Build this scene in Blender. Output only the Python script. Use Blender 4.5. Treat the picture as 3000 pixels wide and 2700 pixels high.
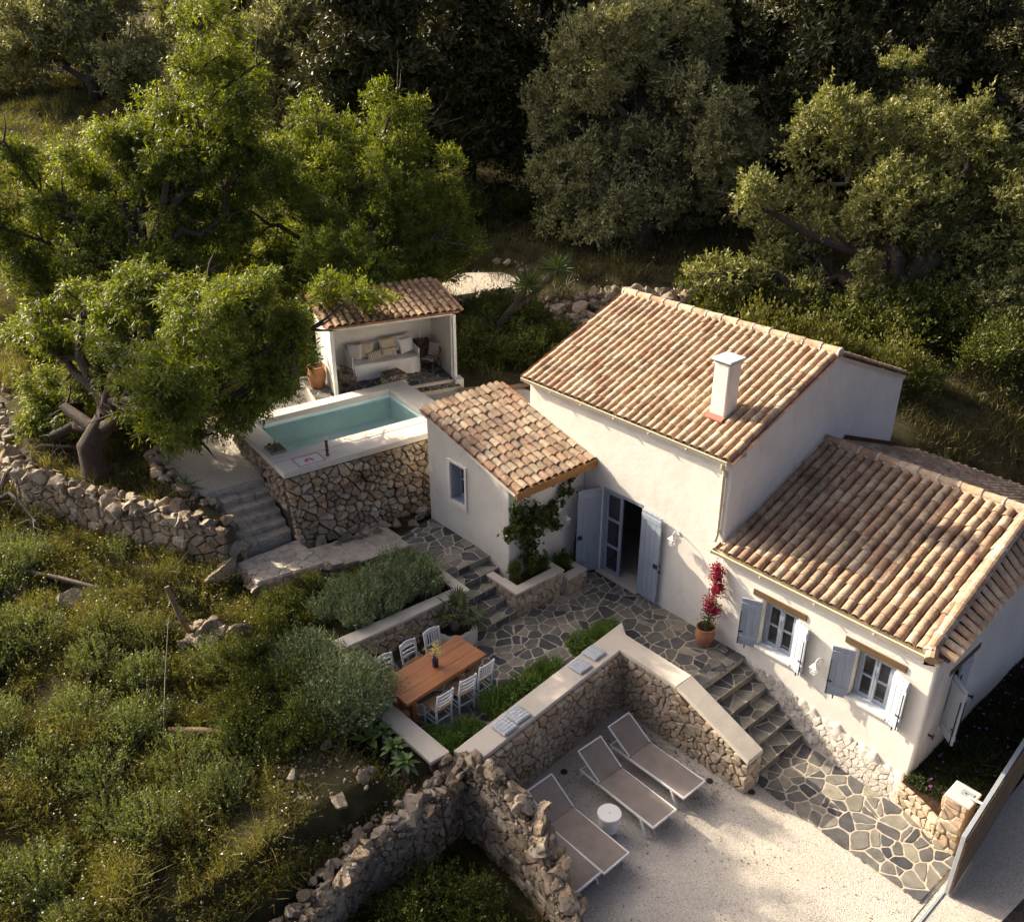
import bpy, bmesh, math, random
import numpy as np
from mathutils import Vector, Matrix
random.seed(7); rng = np.random.default_rng(7)
for o in list(bpy.data.objects): bpy.data.objects.remove(o, do_unlink=True)
S = bpy.context.scene
COL = S.collection
# ------------------------------------------------------------------ camera
PITCH = math.radians(26.8)
cam = bpy.data.cameras.new('camera'); camo = bpy.data.objects.new('camera', cam); COL.objects.link(camo); S.camera = camo
cam.sensor_fit = 'HORIZONTAL'; cam.sensor_width = 36.0; cam.lens = 36.0 * 2650 / 3000
cam.clip_start = 0.1; cam.clip_end = 3000
camo.location = (13.05, -13.85, 13.4)
camo.rotation_euler = (math.pi / 2 - PITCH, 0, math.radians(48.5))
# ------------------------------------------------------------------ sky, sun, exposure
SUN_DIR = Vector((1.0, 0.29, -0.56)).normalized()          # the way the light travels
w = bpy.data.worlds.new('World'); S.world = w; w.use_nodes = True
nt = w.node_tree; bg = nt.nodes['Background']
sky = nt.nodes.new('ShaderNodeTexSky'); sky.sky_type = 'NISHITA'; sky.sun_disc = False
sky.sun_elevation = math.asin(-SUN_DIR.z); sky.sun_rotation = math.atan2(-SUN_DIR.x, -SUN_DIR.y)
sky.air_density = 0.2; sky.dust_density = 5.0; sky.ozone_density = 0.0
nt.links.new(sky.outputs[0], bg.inputs[0]); bg.inputs[1].default_value = 0.15
sun = bpy.data.lights.new('sun', 'SUN'); suno = bpy.data.objects.new('sun', sun); COL.objects.link(suno)
sun.energy = 4.4; sun.angle = math.radians(0.5); sun.color = (1.0, 0.86, 0.655)
suno.rotation_euler = SUN_DIR.to_track_quat('-Z', 'Y').to_euler(); suno.location = (-30, -20, 30)
S.view_settings.view_transform = 'Standard'; S.view_settings.look = 'None'
S.view_settings.exposure = 1.12; S.view_settings.gamma = 1.0; S.view_settings.use_curve_mapping = False
S.render.engine = 'CYCLES'
S.cycles.max_bounces = 6; S.cycles.transparent_max_bounces = 8
S.cycles.diffuse_bounces = 3; S.cycles.glossy_bounces = 2; S.cycles.transmission_bounces = 3

# ------------------------------------------------------------------ materials
class NT:
    def __init__(s, name):
        s.m = bpy.data.materials.new(name); s.m.use_nodes = True
        s.t = s.m.node_tree; s.t.nodes.clear()
        s.out = s.n('ShaderNodeOutputMaterial'); s.pos = s.n('ShaderNodeNewGeometry')
        s._rand = None
    def n(s, typ, **kw):
        x = s.t.nodes.new(typ)
        for a, v in kw.items(): setattr(x, a, v)
        return x
    def l(s, a, b): s.t.links.new(a, b)
    def noise(s, scale, detail=4, rough=.6, vec=None, stretch=None, dist=0.0):
        x = s.n('ShaderNodeTexNoise'); x.inputs['Scale'].default_value = scale
        x.inputs['Detail'].default_value = detail; x.inputs['Roughness'].default_value = rough
        x.inputs['Distortion'].default_value = dist
        v = vec if vec is not None else s.pos.outputs['Position']
        if stretch:
            mp = s.n('ShaderNodeMapping'); mp.inputs['Scale'].default_value = stretch
            s.l(v, mp.inputs['Vector']); v = mp.outputs[0]
        s.l(v, x.inputs['Vector']); return x.outputs['Fac']
    def voro(s, scale, feature='F1', out='Distance'):
        x = s.n('ShaderNodeTexVoronoi', feature=feature); x.inputs['Scale'].default_value = scale
        s.l(s.pos.outputs['Position'], x.inputs['Vector']); return x.outputs[out]
    def ramp(s, fac, stops, interp='LINEAR'):
        r = s.n('ShaderNodeValToRGB'); r.color_ramp.interpolation = interp
        e = r.color_ramp.elements
        while len(e) < len(stops): e.new(0.5)
        for i, (p, c) in enumerate(stops):
            e[i].position = p; e[i].color = (c, c, c, 1) if isinstance(c, (int, float)) else (*c, 1)
        s.l(fac, r.inputs[0]); return r.outputs['Color']
    def mix(s, fac, a, b, mode='MIX'):
        x = s.n('ShaderNodeMix', data_type='RGBA', blend_type=mode)
        for sock, v in ((x.inputs[0], fac), (x.inputs[6], a), (x.inputs[7], b)):
            if isinstance(v, (int, float)): sock.default_value = v
            elif isinstance(v, tuple): sock.default_value = (*v, 1)
            else: s.l(v, sock)
        return x.outputs[2]
    def math(s, op, a, b=0.0):
        x = s.n('ShaderNodeMath', operation=op)
        for sock, v in ((x.inputs[0], a), (x.inputs[1], b)):
            if isinstance(v, (int, float)): sock.default_value = v
            else: s.l(v, sock)
        return x.outputs[0]
    def rand(s):
        if s._rand is None:
            oi = s.n('ShaderNodeObjectInfo')
            s._rand = s.math('FRACT', s.math('ADD', oi.outputs['Random'], s.pos.outputs['Random Per Island']))
        return s._rand
    def bump(s, h, strength, dist=0.02, normal=None):
        b = s.n('ShaderNodeBump'); b.inputs['Strength'].default_value = strength; b.inputs['Distance'].default_value = dist
        s.l(h, b.inputs['Height'])
        if normal is not None: s.l(normal, b.inputs['Normal'])
        return b.outputs[0]
    def bsdf(s, col, rough=.8, spec=.3, normal=None, metal=0.0):
        p = s.n('ShaderNodeBsdfPrincipled')
        for k, v in (('Base Color', col), ('Roughness', rough), ('Metallic', metal), ('Specular IOR Level', spec)):
            if isinstance(v, (int, float)): p.inputs[k].default_value = v
            elif isinstance(v, tuple): p.inputs[k].default_value = (*v, 1)
            else: s.l(v, p.inputs[k])
        if normal is not None: s.l(normal, p.inputs['Normal'])
        s.l(p.outputs[0], s.out.inputs[0]); return p
def pal(cols):
    n = len(cols); return [(i / max(1, n - 1), c) for i, c in enumerate(cols)]
MATS = {}
def simple(name, c, var=.12, scale=6, rough=.7, spec=.3, bump=.1, bscale=40, bdist=.01, metal=0.0, stretch=None, rv=0.0, detail=4):
    if name in MATS: return MATS[name]
    k = NT(name)
    f = k.noise(scale, detail, stretch=stretch)
    lo = tuple(max(0, x * (1 - 2 * var)) for x in c); hi = tuple(min(1, x * (1 + var * 1.4)) for x in c)
    col = k.ramp(f, [(.25, lo), (.5, c), (.78, hi)])
    if rv:
        col = k.mix(1.0, col, k.ramp(k.rand(), [(0, 1 - rv), (1, 1 + rv)]), 'MULTIPLY')
    nrm = k.bump(k.noise(bscale, 5, .7, stretch=stretch), bump, bdist) if bump else None
    k.bsdf(col, rough, spec, nrm, metal)
    MATS[name] = k.m; return k.m
def stone_mat(name, cols, pits=.0, lichen=.0, scale=9, bump=.6, stain=.5, bdist=.02):
    k = NT(name)
    col = k.ramp(k.rand(), pal(cols))
    col = k.mix(1.0, col, k.ramp(k.noise(scale, 6, .7), [(.25, .55), (.5, 1.0), (.75, 1.3)]), 'MULTIPLY')
    col = k.mix(k.ramp(k.noise(2.2, 5, .6), [(.5, 0.0), (.68, stain)]), col, tuple(x * .45 for x in cols[0]))
    h = k.noise(scale * 3, 8, .75)
    if lichen: col = k.mix(k.ramp(k.noise(17, 6, .7), [(.58, 0.0), (.66, lichen)]), col, (.62, .6, .55))
    if pits:
        pv = k.ramp(k.noise(14, 5, .6), [(.30, 1.0), (.39, 0.0)])
        col = k.mix(k.math('MULTIPLY', pv, pits), col, (.03, .026, .022))
        h = k.math('SUBTRACT', h, pv)
    k.bsdf(col, .9, .2, k.bump(h, bump, bdist)); return k.m
def leaf_mat(name, cols, back=None, rough=.5, trans=.35, clump=1.2, spec=.35):
    k = NT(name)
    col = k.ramp(k.rand(), pal(cols))
    col = k.mix(1.0, col, k.ramp(k.noise(clump, 3), [(.3, .6), (.7, 1.35)]), 'MULTIPLY')
    p = k.bsdf(col, rough, spec)
    tr = k.n('ShaderNodeBsdfTranslucent')
    k.l(k.mix(1.0, col, back or (1.0, 1.0, .45), 'MULTIPLY'), tr.inputs[0])
    mx = k.n('ShaderNodeMixShader'); mx.inputs[0].default_value = trans
    k.l(p.outputs[0], mx.inputs[1]); k.l(tr.outputs[0], mx.inputs[2]); k.l(mx.outputs[0], k.out.inputs[0])
    return k.m
def tile_mat(name, cols, dark, lich):
    k = NT(name)
    col = k.ramp(k.rand(), pal(cols))
    col = k.mix(1.0, col, k.ramp(k.noise(6, 5, .65), [(.25, .55), (.5, 1.0), (.78, 1.35)]), 'MULTIPLY')
    col = k.mix(k.ramp(k.noise(1.6, 6, .7), [(.48, 0.0), (.66, dark)]), col, (.075, .05, .038))
    col = k.mix(k.ramp(k.noise(22, 6, .75), [(.52, 0.0), (.64, dark * .9)]), col, (.06, .045, .036))
    col = k.mix(k.ramp(k.noise(30, 4, .7), [(.62, 0.0), (.68, lich)]), col, (.5, .46, .38))
    k.bsdf(col, .85, .2, k.bump(k.noise(60, 6, .7), .5, .008)); return k.m
# walls and masonry
def plaster(name, c, stain=(.45, .38, .28), amt=.46):
    k = NT(name)
    col = k.ramp(k.noise(1.3, 6, .65), [(.3, tuple(x * .9 for x in c)), (.55, c), (.8, tuple(min(1, x * 1.06) for x in c))])
    col = k.mix(k.ramp(k.noise(2.7, 7, .75, stretch=(1, 1, .35)), [(.56, 0.0), (.75, amt)]), col, stain)
    col = k.mix(k.ramp(k.noise(9, 6, .8, stretch=(1, 1, .12)), [(.60, 0.0), (.72, amt * .9)]), col, tuple(x * .62 for x in c))
    col = k.mix(k.ramp(k.noise(5, 2, .5, dist=1.6), [(.494, 0.0), (.499, amt * .7), (.501, amt * .7), (.506, 0.0)]), col, tuple(x * .5 for x in c))
    h = k.math('ADD', k.math('MULTIPLY', k.noise(2.6, 4, .55), 1.3), k.math('MULTIPLY', k.noise(16, 6, .7), .35))
    k.bsdf(col, .9, .15, k.bump(h, .35, .03)); return k.m
M_PLASTER = plaster('lime_plaster', (.775, .745, .67))
M_PLASTER2 = plaster('grey_plaster', (.70, .67, .595), amt=.35)
M_CAP = plaster('cement_cap', (.60, .545, .46), (.3, .25, .19), .4)
M_COPING = plaster('pool_coping', (.70, .655, .575), (.5, .44, .36), .3)
M_WHITEWASH = stone_mat('whitewashed_rock', [(0.6364, 0.5934, 0.5246), (0.5332, 0.4816, 0.4128), (0.688, 0.6536, 0.5848)], stain=.35, bump=.9, bdist=.05)
M_STONE = stone_mat('limestone_block', [(0.324, 0.2544, 0.1734), (0.432, 0.3551, 0.255), (0.5076, 0.424, 0.3162), (0.3888, 0.265, 0.1683), (0.4752, 0.4081, 0.3162)], bump=.6, stain=.35)
M_MORTAR = simple('wall_mortar', (.17, .135, .10), .25, 12, .95, .1, .6, 60)
M_MORTAR_L = simple('pale_mortar', (.40, .345, .27), .2, 12, .95, .1, .6, 60)
M_ROCK = stone_mat('weathered_rock', [(0.2032, 0.1638, 0.1153), (0.3556, 0.2962, 0.217), (0.508, 0.4366, 0.3322), (0.2878, 0.2262, 0.156), (0.4064, 0.2962, 0.1899)], pits=.85, lichen=.5, scale=6, bump=.9, stain=.55, bdist=.04)
M_ROCK_P = stone_mat('pale_warm_rock', [(0.3795, 0.3047, 0.2127), (0.4807, 0.4145, 0.3277), (0.4301, 0.2742, 0.161), (0.5313, 0.4632, 0.368)], pits=.6, lichen=.5, scale=6, bump=.9, stain=.35, bdist=.04)
M_ROCK_D = stone_mat('rubble_core', [(.10, .08, .06), (.13, .105, .08)], scale=8, bump=1.0, stain=.5, bdist=.05)
M_POOLSTONE = stone_mat('brown_rubble_stone', [(0.3478, 0.2541, 0.162), (0.5667, 0.4659, 0.3348), (0.2576, 0.1997, 0.1404), (0.5152, 0.3388, 0.1836), (0.644, 0.5505, 0.4104), (0.425, 0.3267, 0.2268)], pits=.6, lichen=.55, scale=7, bump=.9, stain=.5, bdist=.035)
M_STEP = stone_mat('worn_step_stone', [(.52, .455, .36), (.60, .535, .435)], scale=5, bump=.8, stain=.35, bdist=.03)
M_SLATE = stone_mat('slate_flag', [(.055, .057, .066), (.10, .10, .106), (.17, .165, .15), (.075, .076, .083), (.25, .235, .19), (.125, .125, .124), (.31, .285, .225), (.065, .066, .074)], scale=5, bump=.35, stain=.15)
M_GROUT = simple('pale_grout', (.46, .405, .325), .14, 9, .95, .1, .4, 70)
def gravel_mat(name, c):
    k = NT(name)
    d = k.voro(60); rc = k.voro(60, 'F1', 'Color')
    col = k.mix(1.0, c, k.ramp(rc, [(.1, .6), (.45, .95), (.9, 1.12)]), 'MULTIPLY')
    col = k.mix(k.ramp(k.noise(1.1, 5), [(.4, 0.0), (.75, .3)]), col, tuple(x * .62 for x in c))
    col = k.mix(k.ramp(k.noise(27, 5, .8), [(.63, 0.0), (.69, .8)]), col, (.10, .07, .045))
    k.bsdf(col, .95, .1, k.bump(k.math('MULTIPLY', d, -1.0), .6, .02)); return k.m
M_GRAVEL = gravel_mat('white_gravel', (.56, .515, .445))
M_GRAVEL2 = gravel_mat('cream_gravel', (.62, .56, .46))
M_ASPHALT = simple('asphalt', (.055, .047, .042), .3, 14, .95, .15, .7, 120)
M_SOIL = simple('red_brown_soil', (.052, .032, .022), .35, 7, 1.0, .05, .9, 30, .04)
M_EARTH = simple('mossy_earth', (.058, .052, .026), .4, 1.6, 1.0, .05, .9, 18, .05)
# roof
M_TILE_A = tile_mat('roof_tile_warm', [(0.3957, 0.2419, 0.1549), (0.4961, 0.3486, 0.2292), (0.5541, 0.4283, 0.2959), (0.449, 0.287, 0.1863), (0.5828, 0.4641, 0.329), (0.384, 0.275, 0.1853), (0.5023, 0.3323, 0.2177)], .44, .3)
M_TILE_B = tile_mat('roof_tile_weathered', [(0.3461, 0.2267, 0.1475), (0.4643, 0.3586, 0.242), (0.3886, 0.2458, 0.1618), (0.3145, 0.2298, 0.1611), (0.5107, 0.4119, 0.2916), (0.435, 0.3067, 0.2044)], .62, .55)
M_TILE_P = tile_mat('roof_tile_brown', [(0.195, 0.1125, 0.0675), (0.27, 0.1725, 0.105), (0.33, 0.2325, 0.1425), (0.165, 0.105, 0.0675)], .6, .3)
M_PAN = tile_mat('pan_tile', [(.36, .19, .115), (.28, .15, .095)], .6, .1)
# paint, wood, metal, glass
M_BLUE = simple('grey_blue_paint', (.30, .345, .415), .08, 3, .55, .35, .12, 22, .006, stretch=(6, 6, .6))
M_BLUE_L = simple('pale_blue_paint', (.47, .52, .585), .06, 3, .55, .35, .1, 22, .006, stretch=(6, 6, .6))
M_WHITE_P = simple('white_paint', (.72, .72, .70), .04, 3, .5, .4, .05, 30)
M_CREAM = simple('cream_gutter', (.66, .59, .42), .06, 4, .45, .4, 0)
M_IRON = simple('black_iron', (.02, .02, .022), .1, 5, .5, .5, 0)
def wood_mat(name, c, sx=(18, 1.2, 18), rough=.5, spec=.35, dark=.45):
    k = NT(name)
    f = k.noise(1.0, 6, .65, stretch=sx, dist=.6)
    col = k.ramp(f, [(.25, tuple(x * dark for x in c)), (.5, c), (.8, tuple(x * 1.35 for x in c))])
    col = k.mix(1.0, col, k.ramp(k.rand(), [(0, .82), (1, 1.14)]), 'MULTIPLY')
    k.bsdf(col, rough, spec, k.bump(f, .25, .006)); return k.m
M_TABLE = wood_mat('table_wood', (.36, .145, .055), (16, 1.1, 16), .42, .4, .6)
M_FASCIA = wood_mat('fascia_wood', (.36, .17, .055), (16, 1.2, 16))
M_LINTEL = wood_mat('lintel_wood', (.15, .095, .045), (1.4, 14, 20))
M_LINTEL2 = wood_mat('lintel_wood_side', (.15, .095, .045), (14, 1.4, 20))
M_BOARD = wood_mat('gate_board', (.27, .185, .105), (20, 1.0, 26), .7, .2)
M_DARKWOOD = wood_mat('dark_wood', (.085, .042, .026), (14, 14, 3))
M_DECKWOOD = wood_mat('grey_deck_wood', (.26, .20, .14), (14, 2, 14), .8, .2)
M_LOG = wood_mat('log_wood', (.20, .14, .09), (8, 8, 2), .9, .1)
M_BARK = stone_mat('bark', [(.07, .055, .045), (.10, .08, .065)], scale=8, bump=1.0, stain=.3, bdist=.05)
M_DEADWOOD = stone_mat('dead_wood', [(.14, .115, .09), (.20, .17, .14)], scale=8, bump=.8, stain=.3)
def glass_mat():
    k = NT('window_glass')
    k.bsdf((.03, .034, .036), .04, .9); return k.m
M_GLASS = glass_mat()
def clear_mat(name, c):
    k = NT(name); p = k.bsdf(c, .05, .5); p.inputs['Transmission Weight'].default_value = .85; return k.m
M_BOTTLE = clear_mat('green_bottle_glass', (.35, .33, .10)); M_CLEAR = clear_mat('clear_glass', (.85, .85, .82))
def water_mat():
    k = NT('pool_water')
    n = k.bump(k.noise(5.5, 4, .6), .9, .05)
    tr = k.n('ShaderNodeBsdfTransparent'); tr.inputs[0].default_value = (.92, 1.0, .995, 1)
    gl = k.n('ShaderNodeBsdfGlossy'); gl.inputs['Roughness'].default_value = .12; k.l(n, gl.inputs['Normal'])
    fr = k.n('ShaderNodeFresnel'); fr.inputs[0].default_value = 1.33; k.l(n, fr.inputs['Normal'])
    mx = k.n('ShaderNodeMixShader'); k.l(fr.outputs[0], mx.inputs[0]); k.l(tr.outputs[0], mx.inputs[1]); k.l(gl.outputs[0], mx.inputs[2])
    k.l(mx.outputs[0], k.out.inputs[0]); return k.m
M_WATER = water_mat()
M_POOL = plaster('pool_plaster', (.80, .97, .93), (.72, .92, .88), .2)
# fabric and furniture
M_SLING = simple('taupe_sling', (.24, .205, .18), .1, 3, .8, .15, .15, 240, .003)
M_LFRAME = simple('white_aluminium', (.66, .65, .63), .03, 3, .4, .45, 0)
M_CUSHION = simple('pale_blue_cushion', (.46, .49, .52), .1, 14, .95, .1, .2, 120, .005)
M_WHITECLOTH = simple('white_cloth', (.74, .72, .70), .06, 3, .95, .1, .35, 7, .03)
M_BEIGE = simple('beige_cloth', (.50, .42, .31), .14, 7, .95, .1, .25, 60, .01)
M_PALECLOTH = simple('pale_grey_cloth', (.62, .575, .545), .08, 5, .95, .1, .25, 50, .01)
M_RUSH = simple('rush_seat', (.36, .235, .12), .25, 40, .9, .1, .5, 90, .006)
M_CHAIRPAINT = simple('chair_white_paint', (.70, .72, .73), .06, 8, .5, .35, .08, 40)
M_TERRA = simple('terracotta', (.36, .165, .09), .16, 6, .85, .15, .2, 40)
M_RATTAN = simple('dark_rattan', (.085, .05, .032), .3, 40, .6, .3, .5, 160, .004)
M_COOLER = simple('white_plastic', (.76, .76, .73), .02, 3, .35, .4, 0)
M_VASE = simple('dark_blue_glass', (.018, .02, .045), .1, 4, .12, .6, 0)
M_TRAY = simple('tray_wood', (.27, .21, .165), .1, 8, .7, .2, .1)
M_CANDLE = simple('candle_wax', (.75, .72, .65), .03, 4, .6, .3, 0)
M_COPPER = simple('oxblood_ceramic', (.11, .035, .025), .2, 6, .35, .5, 0)
M_RED = simple('red_print', (.55, .07, .06), .1, 9, .9, .1, 0)
M_FLASH = simple('red_flashing', (.45, .14, .10), .15, 6, .6, .3, 0)
M_DARKRED = simple('dark_red_sheet', (.09, .02, .018), .1, 6, .5, .3, 0)
M_STEEL = simple('galvanised_steel', (.42, .45, .48), .06, 5, .4, .5, 0, metal=.3)
M_DRAIN = simple('bronze_lamp', (.07, .055, .04), .2, 9, .6, .4, .2)
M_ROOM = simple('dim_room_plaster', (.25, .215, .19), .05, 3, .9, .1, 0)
def stripe_mat(name, a, b, axis, freq, thr):
    k = NT(name); tc = k.n('ShaderNodeTexCoord'); sx = k.n('ShaderNodeSeparateXYZ'); k.l(tc.outputs['Object'], sx.inputs[0])
    v = k.math('ADD', sx.outputs[axis], k.math('MULTIPLY', k.noise(9, 2), .006))
    f = k.math('GREATER_THAN', k.math('FRACT', k.math('MULTIPLY', v, freq)), thr)
    k.bsdf(k.mix(f, a, b), .95, .1, k.bump(k.noise(70, 4), .2, .01)); return k.m
M_STRIPE = stripe_mat('striped_linen', (.60, .53, .42), (.10, .085, .075), 0, 19, .72)
M_STRIPE2 = stripe_mat('brown_ticking', (.13, .095, .08), (.52, .47, .41), 0, 26, .5)
def pouf_mat():
    k = NT('mudcloth'); f = k.ramp(k.noise(7, 1, .3, dist=2.5), [(.46, 0.0), (.48, 1.0), (.52, 1.0), (.54, 0.0)])
    k.bsdf(k.mix(f, (.085, .062, .042), (.52, .47, .38)), .95, .1, k.bump(k.noise(80, 4), .2, .01)); return k.m
M_POUF = pouf_mat()
def pouf2_mat():
    k = NT('mudcloth_pale'); f = k.ramp(k.noise(9, 1, .3, dist=1.5), [(.58, 0.0), (.6, 1.0)])
    k.bsdf(k.mix(f, (.60, .54, .43), (.08, .06, .045)), .95, .1); return k.m
M_POUF2 = pouf2_mat()
# plants
M_ALMOND = leaf_mat('almond_leaf', [(0.0825, 0.1205, 0.0189), (0.1352, 0.1771, 0.027), (0.198, 0.2338, 0.0405), (0.099, 0.1417, 0.0243)], (1.5, 1.35, .35), trans=.42)
M_OLIVE = leaf_mat('olive_leaf', [(0.1716, 0.1801, 0.087), (0.2567, 0.2594, 0.1214), (0.4269, 0.4049, 0.2071), (0.1461, 0.1581, 0.0737)], (1.2, 1.2, .5), trans=.25, clump=.7)
M_OLIVE_Y = leaf_mat('olive_leaf_yellow', [(0.1406, 0.1528, 0.054), (0.2247, 0.2346, 0.0835), (0.3645, 0.3529, 0.1406)], (1.2, 1.2, .4), trans=.28, clump=.7)
M_PINE = leaf_mat('conifer_needle', [(0.0469, 0.0495, 0.0192), (0.0738, 0.0743, 0.0257), (0.114, 0.1045, 0.0384)], trans=.12, clump=.5)
M_LAV = leaf_mat('lavender_leaf', [(0.1423, 0.1935, 0.0918), (0.2134, 0.2648, 0.1375), (0.3049, 0.3463, 0.1926), (0.1118, 0.1527, 0.0661)], (1.1, 1.15, .6), trans=.25, clump=3)
M_ROSE = leaf_mat('rosemary_leaf', [(0.0759, 0.1435, 0.027), (0.1266, 0.2109, 0.0405), (0.1856, 0.2869, 0.0574)], (1.3, 1.3, .35), trans=.3, clump=3)
M_DARKBUSH = leaf_mat('dark_shrub_leaf', [(0.0484, 0.0663, 0.0155), (0.088, 0.1092, 0.024), (0.165, 0.1755, 0.0378)], (1.3, 1.2, .35), trans=.3, clump=2)
M_GOLDBUSH = leaf_mat('gold_shrub_leaf', [(.075, .085, .020), (.125, .130, .032), (.17, .17, .05)], (1.3, 1.2, .35), trans=.35, clump=3)
M_VINE = leaf_mat('vine_leaf', [(0.0385, 0.0595, 0.014), (0.0735, 0.105, 0.0227), (0.1313, 0.1487, 0.035)], (1.3, 1.2, .35), trans=.3, clump=4)
M_THUJA = leaf_mat('thuja_spray', [(0.048, 0.0816, 0.012), (0.09, 0.126, 0.0168), (0.138, 0.168, 0.0264)], (1.2, 1.2, .3), trans=.25, clump=5)
M_AGAVE = leaf_mat('agave_leaf', [(0.072, 0.132, 0.048), (0.108, 0.18, 0.066), (0.156, 0.228, 0.06)], (1.2, 1.3, .4), trans=.25, clump=4)
M_YUCCA = leaf_mat('yucca_leaf', [(.050, .085, .022), (.085, .125, .034)], (1.2, 1.2, .4), trans=.2, clump=2)
M_PALM = leaf_mat('fan_palm_leaf', [(0.06, 0.087, 0.03), (0.093, 0.1275, 0.045), (0.135, 0.165, 0.0675)], (1.2, 1.2, .4), trans=.25, clump=4)
M_FIDDLE = leaf_mat('broad_leaf', [(0.066, 0.132, 0.022), (0.143, 0.209, 0.044)], (1.2, 1.3, .35), trans=.3, clump=6)
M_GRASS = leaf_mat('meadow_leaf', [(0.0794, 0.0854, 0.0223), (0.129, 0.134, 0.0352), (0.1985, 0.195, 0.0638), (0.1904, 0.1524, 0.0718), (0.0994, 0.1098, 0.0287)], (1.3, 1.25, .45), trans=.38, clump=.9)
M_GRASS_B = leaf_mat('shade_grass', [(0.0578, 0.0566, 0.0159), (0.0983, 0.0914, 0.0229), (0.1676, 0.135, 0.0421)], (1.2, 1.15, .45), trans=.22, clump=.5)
M_WEED = leaf_mat('weed_leaf', [(0.0888, 0.1159, 0.0396), (0.1306, 0.1623, 0.0594), (0.1724, 0.1993, 0.0924), (0.1045, 0.1217, 0.0528)], (1.25, 1.2, .5), trans=.36, clump=2.0)
M_ICE = leaf_mat('iceplant_leaf', [(0.0196, 0.028, 0.0098), (0.0336, 0.0476, 0.014), (0.063, 0.0812, 0.0196)], trans=.15, clump=3)
M_BOUGAIN = leaf_mat('crimson_bract', [(0.216, 0.0096, 0.0382), (0.3168, 0.016, 0.0595), (0.3744, 0.032, 0.085)], (1.2, .7, .8), trans=.35, clump=6)
M_PURPLE = leaf_mat('purple_petal', [(.20, .05, .26), (.30, .09, .36)], (1, .8, 1), trans=.2)
M_DAISY = leaf_mat('daisy_petal', [(.66, .64, .60), (.76, .74, .72)], (1, 1, 1), trans=.3)
M_YELLOW = leaf_mat('yellow_petal', [(.55, .45, .05), (.62, .52, .1)], (1, 1, .5), trans=.3)
M_DRYFLOWER = leaf_mat('dried_flower', [(.55, .45, .18), (.62, .54, .28)], (1, 1, .5), trans=.3)
M_DRY = leaf_mat('dry_stem', [(.18, .13, .07), (.26, .2, .12), (.12, .085, .05)], (1, 1, .6), trans=.1)
M_REDMOSS = leaf_mat('russet_creeper', [(.07, .022, .014), (.045, .02, .012), (.05, .04, .014)], (1, .8, .5), trans=.15)
# ------------------------------------------------------------------ geometry helpers
ORG = {}                                   # world origin of each thing / part, so that parts are modelled in place
def V3(*a): return np.array(a, float)
def unit(a): return a / (np.linalg.norm(a, axis=-1, keepdims=True) + 1e-9)
def put(o, parent=None, org=None):
    COL.objects.link(o)
    if parent is not None: o.parent = parent
    return o
def tag(o, label=None, cat=None, group=None, kind=None):
    if label: o['label'] = label
    if cat: o['category'] = cat
    if group: o['group'] = group
    if kind: o['kind'] = kind
    return o
def thing(name, label, cat, loc=(0, 0, 0), rz=0.0, group=None):
    o = bpy.data.objects.new(name, None); o.empty_display_size = .2; o.location = loc; o.rotation_euler = (0, 0, rz)
    put(o); ORG[o.name] = V3(*loc); return tag(o, label, cat, group)
def rawmesh(name, verts, faces, mat, smooth=False):
    me = bpy.data.meshes.new(name); me.from_pydata([tuple(map(float, v)) for v in verts], [], faces)
    for m in (mat if isinstance(mat, (list, tuple)) else [mat]): me.materials.append(m)
    if smooth: me.polygons.foreach_set('use_smooth', [True] * len(me.polygons)); me.update(); me.set_sharp_from_angle(angle=.9)
    me.update(); return me
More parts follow.
